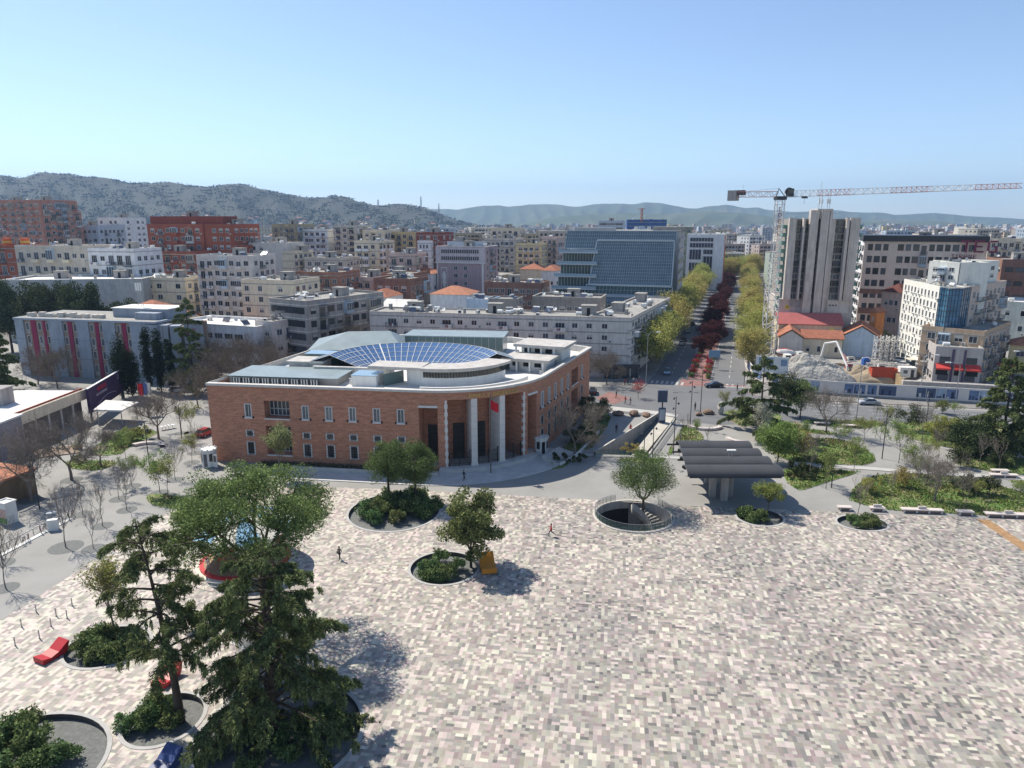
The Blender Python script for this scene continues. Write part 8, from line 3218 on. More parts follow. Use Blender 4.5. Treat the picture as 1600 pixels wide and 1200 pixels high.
for i, v in enumerate((52, 88, 128, 170, 215, 265)):
 q = bl(LK - .7, v)
 street_lamp((*q, .1), bd.angle(Vector((0, 1))) * 0 - .3, 10.5, (1, -1), 'lamp on the left kerb of the boulevard, %s from the junction' % ORD[i], 'boulevard lamps')
for i, v in enumerate((24, 70, 120, 180)):
 q = bl(RK + .8, v)
 street_lamp((*q, .1), -.3, 9.5, (-1,), 'lamp on the right kerb of the boulevard, %s from the junction' % ORD[i], 'boulevard lamps')
for (px, py, h, arms, lab) in ((1341, 624, 8.2, (-1,), 'white curved lamp before the hoarding left of the silver car'), (1492, 630, 9.2, (-1,), 'white curved lamp before the hoarding near the red tent'), (1338, 655, 6.0, (), 'thin pole at the near kerb by the park'),
       (1438, 612, 9.0, (-1, 1), 'lamp behind the hoarding at the stone wall'), (1597, 606, 9.0, (-1,), 'lamp at the right picture edge')):
 p = P(px, py)
 street_lamp((p.x, p.y, .1), -.2, h, arms, lab)
for i, (px, py, lab) in enumerate(((1035, 644, 'traffic signal post behind the information post'), (1162, 608, 'traffic signal post at the right side of the boulevard mouth'), (1084, 592, 'traffic signal post on the median tip'))):
 p = P(px, py)
 root = empty('traffic_light', (p.x, p.y, 0), 0, lab, 'traffic light')
 m = MB()
 m.tube((0, 0, 0), (0, 0, 4.2), .07, .06, DSTEEL, 6)
 m.obj('pole', root)
 m = MB()
 m.box(-.16, -.25, 3.1, .16, -.08, 4.1, FRAMED)
 for k in range(3):
  m.tube((0, -.255, 3.3 + k * .3), (0, -.31, 3.3 + k * .3), .1, .1, DSTEEL, 8)
 m.obj('signal_head', root)
q = bl(15, 24)
m = MB()
m.box(-1.6, -.05, 3.2, 1.6, .05, 5.2, mat('road sign blue', (.2, .33, .45), .6, .05))
m.tube((-1.2, .08, 0), (-1.2, .08, 5.2), .06, .06, STEEL, 5)
m.tube((1.2, .08, 0), (1.2, .08, 5.2), .06, .06, STEEL, 5)
tag(m.obj('road_sign', None, (*q, .14)), 'pale blue board sign standing on the flower median', 'sign')
# ---------------- flag poles
def wavy_flag(w_, h, c1, sh=1.0):
 m = MB()
 n = 10
 for i in range(n):
  x0, x1 = w_ * i / n, w_ * (i + 1) / n
  y0, y1 = .18 * math.sin(i * .9), .18 * math.sin((i + 1) * .9)
  d0, d1 = -.5 * x0 * sh, -.5 * x1 * sh
  m.poly([(x0, y0, d0), (x1, y1, d1), (x1, y1, d1 - h), (x0, y0, d0 - h)][::-1], c1)
  m.poly([(x0, y0 + .01, d0), (x1, y1 + .01, d1), (x1, y1 + .01, d1 - h), (x0, y0 + .01, d0 - h)], c1)
 return m
FR = mat('red flag cloth', (.5, .02, .03), .8, .05)
p = P(767, 740)
root = empty('flagpole', (p.x, p.y, .1), 0, 'tall dark flagpole with a drooping red flag before the portal', 'flagpole')
m = MB()
m.tube((0, 0, 0), (0, 0, 13.2), .1, .06, mat('brown pole', (.12, .09, .08), .5, .1), 8)
m.obj('pole', root)
m = wavy_flag(1.2, 1.5, FR, 1.1)
m.obj('flag', root, (.08, 0, 12.2))
for i, (px, py, cc, lab) in enumerate(((220, 648, FR, 'short flagpole with a red flag by the entrance canopy'), (226, 647, mat('blue flag cloth', (.1, .15, .35), .8, .05), 'short flagpole with a red and blue flag by the entrance canopy'), (232, 646, WHITE, 'short flagpole with a pale flag by the entrance canopy'))):
 p = P(px, py)
 root = empty('flagpole', (p.x, p.y, 0), 0, lab, 'flagpole')
 m = MB()
 m.tube((0, 0, 0), (0, 0, 7.0), .06, .04, STEEL, 6)
 m.obj('pole', root)
 wavy_flag(1.0, 2.6, cc, .3).obj('flag', root, (.05, 0, 6.8))
# ---------------- guard booths
for (px, py, rz, lab) in ((845, 708, .35, 'white octagonal guard booth beside the portal steps'), (328, 728, -.1, 'cream guard booth with an open door at the left brick corner')):
 p = P(px, py)
 root = empty('guard_booth', (p.x, p.y, .1), rz, lab, 'booth')
 m = MB()
 k = 8
 pts = [(1.25 * math.cos(2 * PI * i / k + PI / 8), 1.25 * math.sin(2 * PI * i / k + PI / 8)) for i in range(k)]
 m.prism(pts, 0, 2.7, WHITE)
 m.obj('body', root)
 m = MB()
 m.prism([(x * 1.1, y * 1.1) for x, y in pts], 2.7, 2.95, WHITE)
 for x, y in pts:
  m.box(x - .1, y - .1, 2.95, x + .1, y + .1, 3.15, WHITE)
 m.obj('roof', root)
 for i in (4, 5, 6):
  a = 2 * PI * (i + .5) / k + PI / 8
  m = MB()
  m.box(-.3, -1.2, 1.0 if i != 5 else .15, .3, -1.165, 2.3, GLASS)
  m.obj('window' if i != 5 else 'door', root, (0, 0, 0), a + PI / 2)
 if px < 400:
  m = MB()
  m.box(0, -.03, .1, .9, .03, 2.3, WHITE)
  m.box(.15, -.035, 1.0, .75, .035, 2.1, GLASS)
  m.obj('open_door', root, (1.15, -.9, 0), -.3)
# ---------------- people
PROT = {}
def person(px, py, rz, top, legs, lab, pose='walk', hair=(.02, .015, .01), sc=1.0, z=0.0, bag=None):
 key = (pose, top, legs, hair)
 skin = mat('skin', (.45, .27, .2), .7, .0)
 mt, ml, mh = mat('cloth %s' % (top,), top, .9, .05), mat('cloth %s' % (legs,), legs, .9, .05), mat('hair %s' % (hair,), hair, .8, 0)
 if key not in PROT:
  st_ = {'walk': .26, 'stand': .04, 'run': .42}[pose]
  J = {'pel': (0, 0, .95), 'bel': (0, .0, 1.1), 'che': (0, .02, 1.33), 'nec': (0, .02, 1.5), 'nk2': (0, .03, 1.56), 'hed': (0, .05, 1.66), 'top': (0, .04, 1.74),
   'hl': (-.1, 0, .92), 'kl': (-.1, st_ * .62, .5), 'al': (-.1, st_ * .55 + .02, .09), 'tl': (-.1, st_ * .55 + .2, .04),
   'hr': (.1, 0, .92), 'kr': (.1, -st_ * .2, .5), 'ar': (.1, -st_ * .95, .12), 'tr': (.1, -st_ * .95 + .17, .04),
   'sl': (-.19, .0, 1.43), 'el': (-.24, -st_ * .5, 1.16), 'wl': (-.23, -st_ * .45 + .1, .93), 'sr': (.19, .0, 1.43), 'er': (.24, st_ * .5, 1.17), 'wr': (.22, st_ * .9 + .08, .97)}
  if pose == 'run':
   J['wl'] = (-.22, .15, 1.15)
   J['wr'] = (.2, .42, 1.2)
   J['ar'] = (.1, -.6, .35)
   J['tr'] = (.1, -.62, .2)
  E_ = [('pel', 'bel'), ('bel', 'che'), ('che', 'nec'), ('nec', 'nk2'), ('nk2', 'hed'), ('hed', 'top'), ('pel', 'hl'), ('hl', 'kl'), ('kl', 'al'), ('al', 'tl'), ('pel', 'hr'), ('hr', 'kr'), ('kr', 'ar'), ('ar', 'tr'),
   ('che', 'sl'), ('sl', 'el'), ('el', 'wl'), ('che', 'sr'), ('sr', 'er'), ('er', 'wr')]
  RR = {'pel': .15, 'bel': .13, 'che': .16, 'nec': .08, 'nk2': .06, 'hed': .1, 'top': .07, 'hl': .1, 'kl': .065, 'al': .045, 'tl': .035, 'hr': .1, 'kr': .065, 'ar': .045, 'tr': .035, 'sl': .075, 'el': .05, 'wl': .032, 'sr': .075, 'er': .05, 'wr': .032}
  names = list(J)
  vs = [J[n] for n in names]
  es = [(names.index(a), names.index(b2)) for a, b2 in E_]
  rad = [RR[n] for n in names]
  for wn, en, s_ in (('wl', 'el', -1), ('wr', 'er', 1)):
   w = Vector(J[wn])
   d = (w - Vector(J[en])).normalized()
   palm = len(vs)
   vs.append(tuple(w + d * .06))
   rad.append(.028)
   es.append((names.index(wn), palm))
   for k in range(5):
    off = Vector((0, (k - 2) * .018, 0))
    ln = (.075, .085, .08, .065, .05)[k]
    if k == 4:
     off = Vector((0, .045, 0))
    f1 = len(vs)
    vs.append(tuple(w + d * (.075 if k < 4 else .04) + off * 1.0))
    vs.append(tuple(w + d * (.075 + ln) + off * 1.2 + Vector((-s_ * .02, 0, 0))))
    rad += [.009, .007]
    es += [(palm, f1), (f1, f1 + 1)]
  me = bpy.data.meshes.new('person')
  me.from_pydata(vs, es, [])
  o = bpy.data.objects.new('tmp', me)
  COL.objects.link(o)
  md_ = o.modifiers.new('s', 'SKIN')
  for i, r_ in enumerate(rad):
   me.skin_vertices[0].data[i].radius = (r_, r_ * (.72 if names[i:i + 1] and i < len(names) and names[i] in ('che', 'pel', 'bel') else 1))
  me.skin_vertices[0].data[0].use_root = True
  sb = o.modifiers.new('u', 'SUBSURF')
  sb.levels = sb.render_levels = 1
  dg = bpy.context.evaluated_depsgraph_get()
  body = bpy.data.meshes.new_from_object(o.evaluated_get(dg))
  bpy.data.objects.remove(o)
  body.materials.clear()
  for mm in (skin, mt, ml, mh):
   body.materials.append(mm)
  for p_ in body.polygons:
   c = p_.center
   p_.use_smooth = True
   if c.z > 1.5:
    p_.material_index = 0
   elif abs(c.x) > .17 and c.z < 1.0 and c.z > .7:
    p_.material_index = 0
   elif c.z > .93 or (abs(c.x) > .16 and c.z > .9):
    p_.material_index = 1
   elif c.z < .1:
    p_.material_index = 3
   else:
    p_.material_index = 2
  hm = MB()
  hm.lathe([(.0, 1.83), (.075, 1.81), (.115, 1.73), (.118, 1.64), (.1, 1.58)][::-1], mh, 12, (0, .02))
  hm.v = [(x, y - .0 if y < .06 else .06 + (y - .06) * .4, z if y < .06 else max(z, 1.72)) for x, y, z in hm.v]
  fm = MB()
  fm.box(-.014, .135, 1.64, .014, .165, 1.68, skin)
  for sx in (-.04, .04):
   fm.box(sx - .013, .13, 1.69, sx + .013, .147, 1.705, mh)
  fm.box(-.03, .13, 1.6, .03, .146, 1.612, mat('lips', (.35, .12, .1), .7, 0))
  for sx in (-.115, .1):
   fm.box(sx, .0, 1.63, sx + .015, .05, 1.7, skin)
  PROT[key] = (body, hm.mesh('hair'), fm.mesh('face'))
 b_, hm, fm = PROT[key]
 p = P(px, py)
 o = link('person', b_, None, (p.x, p.y, z), rz)
 o.scale = (sc,) * 3
 link('hair', hm, o)
 link('face', fm, o)
 if bag:
  m = MB()
  m.box(.16, -.22, .75, .34, .05, 1.05, mat('bag dark', (.03, .03, .03), .7, 0))
  m.obj('bag', o)
 return tag(o, lab, 'person')
BLK = (.02, .02, .025)
person(861, 838, 1.2, (.5, .03, .04), BLK, 'person in a red top running alone across the mosaic square', 'run')
person(531, 875, 2.6, (.12, .1, .1), BLK, 'person in dark clothes with a bag walking by the pine', 'walk', bag=1)
person(725, 752, -1.2, BLK, BLK, 'person all in black walking below the portal steps', 'walk', z=.11)
person(963, 676, 3.0, (.03, .04, .05), BLK, 'dark dressed person walking in the shade right of the bank', 'walk')
person(985, 676, 3.0, (.5, .04, .04), BLK, 'person in a red jacket on the sunlit paving right of the bank', 'walk')
person(963, 622, 1.5, BLK, BLK, 'lone dark figure crossing near the bank corner', 'walk')
person(977, 631, 1.8, (.15, .03, .03), BLK, 'left person of the pair crossing at the junction', 'walk')
person(985, 633, 1.6, (.06, .06, .08), (.1, .1, .15), 'right person of the pair crossing at the junction', 'walk')
person(1152, 611, .3, BLK, (.1, .05, .05), 'person waiting at the right side of the boulevard mouth', 'stand')
person(981, 601, .8, BLK, BLK, 'person standing by the shop corner, nearest the lamp', 'stand')
person(990, 600, 2.8, (.5, .5, .5), BLK, 'person in white top by the shop corner', 'stand')
person(995, 601, 1.0, (.1, .12, .3), BLK, 'person in blue by the shop corner', 'walk')
person(999, 596, 1.0, (.45, .42, .4), (.05, .05, .1), 'person in a pale coat by the shop corner', 'walk')
person(976, 602, .1, (.3, .03, .03), BLK, 'person in dark red by the shop corner', 'stand')
person(1430, 624, 1.2, BLK, BLK, 'dark figure walking along the hoarding', 'walk')
person(1230, 607, 1.0, (.5, .5, .5), BLK, 'white shirted person in front of the curved hoarding', 'stand')
person(1332, 631, 1.0, BLK, BLK, 'person on the kerb before the hoarding', 'walk') if False else None
person(1086, 641, .5, BLK, BLK, 'person beside the light mast at the junction', 'stand')
# ---------------- vehicles
def car(loc, rz, c, lab, kind='sedan', cat='car', group=None):
 key = ('car', kind, c[0])
 if key not in WC:
  pm = mat('car paint ' + c[0], c[1], .25, 0, spec=.6)
  L_, Wd = (4.5, 1.8) if kind != 'van' else (5.2, 2.0)
  if kind == 'sedan':
   pr = [(-2.25, .35), (-2.25, .85), (-1.6, .98), (.75, .92), (1.9, .82), (2.2, .6), (2.2, .3)]
   cab = [(-1.55, .97), (-.95, 1.42), (.25, 1.44), (1.05, .93)]
  elif kind == 'hatch':
   pr = [(-2.0, .35), (-2.05, .9), (-1.9, 1.0), (.8, .95), (1.8, .85), (2.05, .6), (2.05, .3)]
   cab = [(-1.95, .99), (-1.6, 1.5), (.3, 1.52), (1.1, .95)]
  else:
   pr = [(-2.6, .4), (-2.6, 1.2), (-2.55, 1.3), (1.4, 1.2), (2.3, 1.0), (2.6, .7), (2.6, .35)]
   cab = [(-2.55, 1.29), (-2.45, 2.1), (1.0, 2.1), (1.8, 1.12)]
  b_ = MB()
  for s_ in (-1, 1):
   w2, w1 = s_ * Wd / 2, s_ * (Wd / 2 - .08)
   pts = [(x, w2 if .4 < z < .8 else w1, z) for x, z in pr]
   b_.poly(pts if s_ < 0 else pts[::-1], pm)
  n = len(pr)
  for i in range(n):
   a, b2 = pr[i], pr[(i + 1) % n]
   ya = Wd / 2 if .4 < a[1] < .8 else Wd / 2 - .08
   yb = Wd / 2 if .4 < b2[1] < .8 else Wd / 2 - .08
   b_.poly([(a[0], ya, a[1]), (b2[0], yb, b2[1]), (b2[0], -yb, b2[1]), (a[0], -ya, a[1])], pm)
  wn = Wd / 2 - .12
  wt = Wd / 2 - .32
  r_ = MB()
  r_.poly([(cab[1][0], -wt, cab[1][1]), (cab[2][0], -wt, cab[2][1]), (cab[2][0], wt, cab[2][1]), (cab[1][0], wt, cab[1][1])], pm)
  g = MB()
  g.poly([(cab[0][0], -wn, cab[0][1]), (cab[1][0], -wt, cab[1][1]), (cab[1][0], wt, cab[1][1]), (cab[0][0], wn, cab[0][1])][::-1], GLASS)
  g.poly([(cab[3][0], -wn, cab[3][1]), (cab[2][0], -wt, cab[2][1]), (cab[2][0], wt, cab[2][1]), (cab[3][0], wn, cab[3][1])], GLASS)
  for s_ in (-1, 1):
   g.poly([(cab[0][0], s_ * wn, cab[0][1]), (cab[3][0], s_ * wn, cab[3][1]), (cab[2][0], s_ * wt, cab[2][1]), (cab[1][0], s_ * wt, cab[1][1])][::s_ or 1], GLASS)
  wh = MB()
  wh.tube((0, -.1, 0), (0, .1, 0), .32, .32, FRAMED, 14)
  wh.tube((0, -.115, 0), (0, .115, 0), .18, .18, STEEL, 10)
  hl = MB()
  hl.box(-.05, -.18, 0, .05, .18, .14, mat('headlamp', (.6, .6, .58), .2, 0))
  tl = MB()
  tl.box(-.04, -.18, 0, .04, .18, .14, mat('tail lamp', (.3, .01, .01), .3, 0))
  WC[key] = (b_.mesh('body'), r_.mesh('roof'), g.mesh('windows'), wh.mesh('wheel'), hl.mesh('headlight'), tl.mesh('tail_light'), L_, Wd)
 b_, r_, g, wh, hl, tl, L_, Wd = WC[key]
 root = empty('parked_car' if kind != 'van' else 'van', loc, rz, lab, cat, group)
 link('body', b_, root)
 link('roof', r_, root)
 link('windows', g, root)
 for x in (-L_ * .31, L_ * .31):
  for y in (-Wd / 2 + .08, Wd / 2 - .08):
   link('wheel', wh, root, (x, y, .32))
 for y in (-Wd / 2 + .32, Wd / 2 - .32):
  link('headlight', hl, root, (L_ / 2 - .08, y, .62))
  link('tail_light', tl, root, (-L_ / 2 + .03, y, .7))
 return root
def carp(px, py, rz, c, lab, kind='sedan', z=.012):
 p = P(px, py)
 return car((p.x, p.y, z), rz, c, lab, kind)
CBK, CSV, CWH, CBL, CRD, CGY = ('black', (.012, .012, .015)), ('silver', (.4, .42, .45)), ('white', (.62, .62, .62)), ('pale blue', (.28, .38, .48)), ('red', (.35, .02, .02)), ('grey', (.13, .135, .14))
bz = math.atan2(bd.y, bd.x)
carp(1115, 605, PI + .1, CBK, 'black sedan crossing the mouth of the boulevard')
carp(1357, 632, PI - .1, CSV, 'silver sedan driving along the hoarding', 'sedan')
carp(1043, 584, bz + PI, CBL, 'pale blue hatchback driving down the left lanes of the boulevard', 'hatch')
carp(926, 615, 1.4, CBK, 'dark car seen past the right corner of the bank', 'hatch')
carp(1120, 519, bz, CSV, 'silver car far along the left lanes of the boulevard', 'hatch') if False else None
for i, (u, v, c) in enumerate(((3.2, 62, CWH), (3.2, 69, CBK), (3.2, 90, CSV), (3.2, 110, CGY), (27, 60, CBK), (27, 95, CWH), (27, 103, CRD), (8.5, 130, CSV), (22.5, 150, CWH))):
 q = bl(u, v)
 car((*q, .012), bz, c, '%s car on the %s side of the boulevard, %s counted from the junction' % (c[0], 'left' if u < 14 else 'right', ORD[i if u < 14 else i - 4] if True else ''), 'hatch' if i % 2 else 'sedan')
p = Vector((PX(278, 172, 0), 172))
car((p.x, p.y, .01), .3, CWH, 'white van parked behind the cypress columns', 'van', 'van')
p = Vector((PX(282, 165, 0), 164))
car((p.x, p.y, .01), .3, CWH, 'white car parked just in front of the white van', 'hatch')
p = P(314, 680)
car((p.x + 1, p.y, .01), 1.3, CRD, 'red small car at the left brick corner', 'hatch')
sd_ = Vector((.45, .89)).normalized()
for i in range(14):
 px = 1372 + (i // 2) * 7 + (i % 2) * 12
 Y = 232 - (i // 2) * 6.2
 c = (CWH, CGY, CSV, CBK, CWH, CBL)[i % 6]
 x = PX(1387 + (i // 2) * 3.5 + (i % 2) * 12, Y, 0)
 car((x, Y, .012), 2.1 + .05 * (i % 3), c, '%s car parked in the side street by the white corner building' % c[0], 'hatch' if i % 3 else 'sedan', group='cars parked in the side street')
# ---------------- construction site
CL_ = mat('site clay', (.33, .27, .19), .95, .25, .25, bump=.4)
GRB = mat('crushed rock', (.36, .345, .31), .95, .3, .7, bump=.9, bscale=1.5)
pts = SITE
m = MB()
cxs = sum(p_[0] for p_ in pts) / len(pts)
cys = sum(p_[1] for p_ in pts) / len(pts)
inner = [(cxs + (x - cxs) * .62, cys + (y - cys) * .55) for x, y in pts]
n = len(pts)
ar = sum(pts[i][0] * pts[(i + 1) % n][1] - pts[(i + 1) % n][0] * pts[i][1] for i in range(n))
for i in range(n):
 j = (i + 1) % n
 q = [(*pts[i], 0), (*pts[j], 0), (*inner[j], -3.2), (*inner[i], -3.2)]
 m.poly(q if ar > 0 else q[::-1], GRB)
m.poly([(*p_, -3.2) for p_ in (inner if ar > 0 else inner[::-1])], CL_)
o = m.obj('excavation')
tag(o, kind='structure')
def mound(c, rx, ry, h, m_, seed, lab, name='rubble_heap', rot=0.0):
 nf = smooth_noise(seed, 30)
 mb = MB()
 NX, NY = 46, 26
 for j in range(NY + 1):
  for i in range(NX + 1):
   u, v = i / NX * 2 - 1, j / NY * 2 - 1
   d = math.hypot(u, v)
   z = max(0, 1 - d * d) ** .8 * h * (.8 + .5 * float(nf(u * 1.7, v * 1.7))) + (float(nf(u * 5, v * 5)) * .7 + float(nf(u * 13, v * 11)) * .5) * h * .35 * max(0, 1 - d)
   x, y = u * rx, v * ry
   mb.v.append((x * math.cos(rot) - y * math.sin(rot), x * math.sin(rot) + y * math.cos(rot), z if d < 1 else -.3))
 mi = mb.mi(m_)
 for j in range(NY):
  for i in range(NX):
   a = j * (NX + 1) + i
   mb.f.append((a, a + 1, a + NX + 2, a + NX + 1))
   mb.m.append(mi)
 return tag(mb.obj(name, None, c), lab, 'heap')
mound((*gxy(1262, 586), -1.6), 12.5, 8.0, 6.6, GRB, 3, 'large heap of grey broken rock inside the hoarding', rot=-.25)
mound((*gxy(1352, 583), -1.5), 9, 5, 3.2, CL_, 5, 'tan clay heap beside the grey rock heap', rot=-.2)
mound((*gxy(1370, 604), -2.8), 11, 3.5, 2.8, mat('grey white spoil', (.38, .37, .35), .95, .15, .4, bump=.5), 7, 'pale spoil bank on the right of the pit', rot=-.2)
mound((*gxy(1192, 570), -.2), 5, 5, 1.6, mat('dark debris', (.12, .115, .11), .95, .3, .6, bump=.6), 9, 'dark debris pile at the foot of the crane')
HP = [Vector(gxy(*p_)) for p_ in HPX]
root = empty('site_hoarding', (HP[0].x, HP[0].y, 0), 0, 'long curved white hoarding with blue pictures around the construction site', 'hoarding')
o0 = HP[0]
m = MB()
HWm = mat('hoarding panel', (.64, .59, .55), .6, .06)
for a, b2 in zip(HP[:-1], HP[1:]):
 a, b2 = a - o0, b2 - o0
 d = (b2 - a).normalized()
 nn = Vector((-d.y, d.x)) * .12
 m.prism([(a.x, a.y), (b2.x, b2.y), (b2.x + nn.x, b2.y + nn.y), (a.x + nn.x, a.y + nn.y)], .5, 3.3, HWm)
 m2 = Vector((d.y, -d.x)) * .15
 m.prism([(a.x + m2.x, a.y + m2.y), (b2.x + m2.x, b2.y + m2.y), (b2.x + nn.x, b2.y + nn.y), (a.x + nn.x, a.y + nn.y)], 0, .499, CONC)
 m.prism([(a.x + m2.x * .4, a.y + m2.y * .4), (b2.x + m2.x * .4, b2.y + m2.y * .4), (b2.x + nn.x, b2.y + nn.y), (a.x + nn.x, a.y + nn.y)], 3.301, 3.42, WHITE)
m.obj('panel_wall', root)
PICS = [mat('hoarding picture %d' % i, c, .5, .35, sc) for i, (c, sc) in enumerate((((.13, .19, .32), .9), ((.2, .28, .4), 1.3), ((.07, .1, .17), 1.1), ((.28, .35, .44), .7)))]
cum = 0
rg = random.Random(9)
tot = sum((b2 - a).length for a, b2 in zip(HP[:-1], HP[1:]))
s_ = 22
SKY_ = mat('picture skyline', (.03, .04, .08), .6, .1)
while s_ < tot - 3:
 w_ = rg.choice((1.9, 1.9, 2.4, 3.6))
 acc = 0
 for a, b2 in zip(HP[:-1], HP[1:]):
  L_ = (b2 - a).length
  if acc <= s_ and s_ + w_ <= acc + L_:
   d = (b2 - a).normalized()
   q = a + d * (s_ - acc) - o0
   mm = MB()
   mm.box(0, -.03, 0, w_, -.004, 2.2, rg.choice(PICS))
   x = .15
   while x < w_ - .5:
    bwid = rg.uniform(.2, .6)
    mm.box(x, -.036, .1, x + bwid, -.031, rg.uniform(.4, 1.6), rg.choice((SKY_, HWm, PICS[2])))
    x += bwid + rg.uniform(.1, .5)
   mm.obj('picture_panel', root, (q.x, q.y, .8), math.atan2(d.y, d.x))
   break
  acc += L_
 s_ += w_ + rg.choice((.12, .12, .5, 1.3))
p = Dp(1178, 552, 182)
q = Dp(1219, 557, 177)
a, b2 = P(1176, 600), P(1219, 597)
root = empty('billboard', (*gxy(1178, 603), 0), -.3, 'white billboard with two blue tower pictures at the rounded corner of the hoarding', 'billboard')
m = MB()
m.box(0, 0, 3.6, 7.6, .2, 7.6, WHITE)
m.obj('board', root)
m = MB()
m.box(.7, -.04, 5.2, 4.0, -.003, 7.3, PICS[1])
for x in (1.2, 2.1, 3.0):
 m.box(x, -.05, 5.3, x + .45, -.041, 6.3 + (x % .7), SKY_)
m.box(5.8, -.04, 5.4, 7.2, -.003, 7.0, PICS[1])
m.obj('picture', root)
m = MB()
for x in (.6, 6.9):
 m.tube((x, .3, 0), (x, .3, 7.4), .1, .1, STEEL, 6)
m.obj('posts', root)
CRW = mat('crane white grey', (.55, .54, .52), .6, .05)
CRR = mat('crane jib dull red', (.4, .2, .17), .6, .05)
cx0, cy0 = PX(1205, 209, 0), 209.0
CT = Dp(1220, 300, 209).z
croot = empty('tower_crane', (cx0, cy0, 0), 0, 'tall white lattice tower crane with a long red grey jib', 'crane')
CH = CT
cx0 = PX(1220, 209, CT)
croot.location = (cx0, cy0, 0)
def lattice(mb, p0, p1, w0, w1, n, m_, r=.1, r2=.05, up=Vector((0, 0, 1)), tri=False):
 p0, p1 = Vector(p0), Vector(p1)
 d = (p1 - p0).normalized()
 s_ = d.cross(up)
 if s_.length < .01:
  s_ = Vector((1, 0, 0))
 s_.normalize()
 t_ = s_.cross(d)
 co = [(-1, -1), (1, -1), (1, 1), (-1, 1)] if not tri else [(-1, -1), (1, -1), (0, 1)]
 rings = []
 for k in range(n + 1):
  c = p0.lerp(p1, k / n)
  w_ = w0 + (w1 - w0) * k / n
  rings.append([c + s_ * (a * w_ / 2) + t_ * (b3 * w_ / 2) for a, b3 in co])
 N = len(co)
 for k in range(n):
  for i in range(N):
   mb.tube(rings[k][i], rings[k + 1][i], r, r, m_, 4, False)
   j = (i + 1) % N
   if k % 2:
    mb.tube(rings[k][i], rings[k + 1][j], r2, r2, m_, 3, False)
   else:
    mb.tube(rings[k][j], rings[k + 1][i], r2, r2, m_, 3, False)
   mb.tube(rings[k][i], rings[k][j], r2, r2, m_, 3, False)
m = MB()
lattice(m, (0, 0, 0), (0, 0, 22), 3.2, 3.2, 9, CRW, .16, .08)
lattice(m, (0, 0, 22), (0, 0, CH - 2), 2.1, 2.1, 16, CRW, .12, .06)
m.obj('mast', croot)
m = MB()
m.box(-1.4, -1.4, CH - 2.2, 1.4, 1.4, CH - 1.2, DSTEEL)
m.tube((-1.2, 0, CH - 1.2), (-.6, 0, CH + 1.0), .12, .1, DSTEEL, 5)
m.tube((1.2, 0, CH - 1.2), (-.6, 0, CH + 1.0), .12, .1, DSTEEL, 5)
m.tube((1.8, -1.3, CH + .1), (1.8, -1.6, CH + .1), 1.1, 1.1, DSTEEL, 14)
m.obj('slewing_unit', croot)
m = MB()
m.box(1.2, -2.4, CH - 1.3, 2.9, -1.0, CH + .9, DSTEEL)
m.box(1.3, -2.45, CH - .4, 2.8, -2.401, CH + .6, GLASS)
m.obj('cab', croot)
jy = 209.0
J1 = Vector((PX(1596, 172, 47), 172.0, 0))
jd = Vector((J1.x - cx0, J1.y - cy0, 0))
JZ = Dp(1596, 290, 172).z - CH
m = MB()
j0, j1 = Vector((1.0, 0, CH - .6)), Vector((jd.x, jd.y, CH + JZ))
for k in range(6):
 lattice(m, j0.lerp(j1, k / 6), j0.lerp(j1, (k + 1) / 6), 1.7 - k * .1, 1.6 - k * .1, 8, CRW if k in (0, 2, 4) else CRR, .075, .055, tri=True)
m.obj('jib', croot)
jn = jd.normalized()
m = MB()
BK = -jn * (jd.length * .245)
lattice(m, (-1.0, 0, CH - .6), (BK.x, BK.y, CH - .4), 1.5, 1.5, 8, CRR, .09, .05)
m.tube((-.6, 0, CH + 1.0), (BK.x * .7, BK.y * .7, CH + .5), .05, .05, STEEL, 4)
m.obj('counter_jib', croot)
m = MB()
T = Matrix.Translation((BK.x, BK.y, CH - 2.2)) @ Matrix.Rotation(math.atan2(jn.y, jn.x), 4, 'Z')
m.box(-1.6, -1.1, 0, 1.1, 1.1, 3.0, CONC, T)
m.box(1.4, -.8, 1.6, 3.2, .8, 3.0, DSTEEL, T)
m.tube(T @ Vector((2.6, 0, 3.0)), T @ Vector((2.6, 0, 4.6)), .04, .04, STEEL, 4)
m.obj('counterweight', croot)
m = MB()
tp = jn * (jd.length * .12)
m.box(tp.x - .7, tp.y - .5, CH - 1.9, tp.x + .7, tp.y + .5, CH - 1.3, DSTEEL)
m.tube((tp.x, tp.y, CH - 1.9), (tp.x, tp.y, CH - 3.4), .04, .04, DSTEEL, 4)
m.obj('trolley', croot)
m = MB()
for k in range(1, 1):
 pass
T = Matrix.Translation((-.55, -1.12, CH - 5.4))
text_mb(m, 'IDEAL', 1.25, T, mat('letter dark red', (.2, .03, .04), .6, 0), .05, vertical=True)
m.obj('mast_letters', croot)
p = P(1228, 566)
root = empty('mixer_truck', (p.x, p.y, 0), 0.05, 'white and red striped concrete mixer truck behind the rock heap', 'truck')
m = MB()
prof = [(-3.2, .5), (-2.4, 1.2), (-.5, 1.45), (1.5, 1.15), (2.6, .55)]
NS = 16
for i in range(len(prof) - 1):
 for k in range(NS):
  a0, a1 = 2 * PI * k / NS, 2 * PI * (k + 1) / NS
  (x0, r0_), (x1, r1_) = prof[i], prof[i + 1]
  mm = mat('mixer red', (.45, .06, .05), .5, .05) if k % 4 == 0 else WHITE
  m.poly([(x0, r0_ * math.cos(a0), 2.6 + x0 * -.08 + r0_ * math.sin(a0)), (x1, r1_ * math.cos(a0), 2.6 - x1 * .08 + r1_ * math.sin(a0)), (x1, r1_ * math.cos(a1), 2.6 - x1 * .08 + r1_ * math.sin(a1)), (x0, r0_ * math.cos(a1), 2.6 - x0 * .08 + r0_ * math.sin(a1))], mm)
m.obj('drum', root)
m = MB()
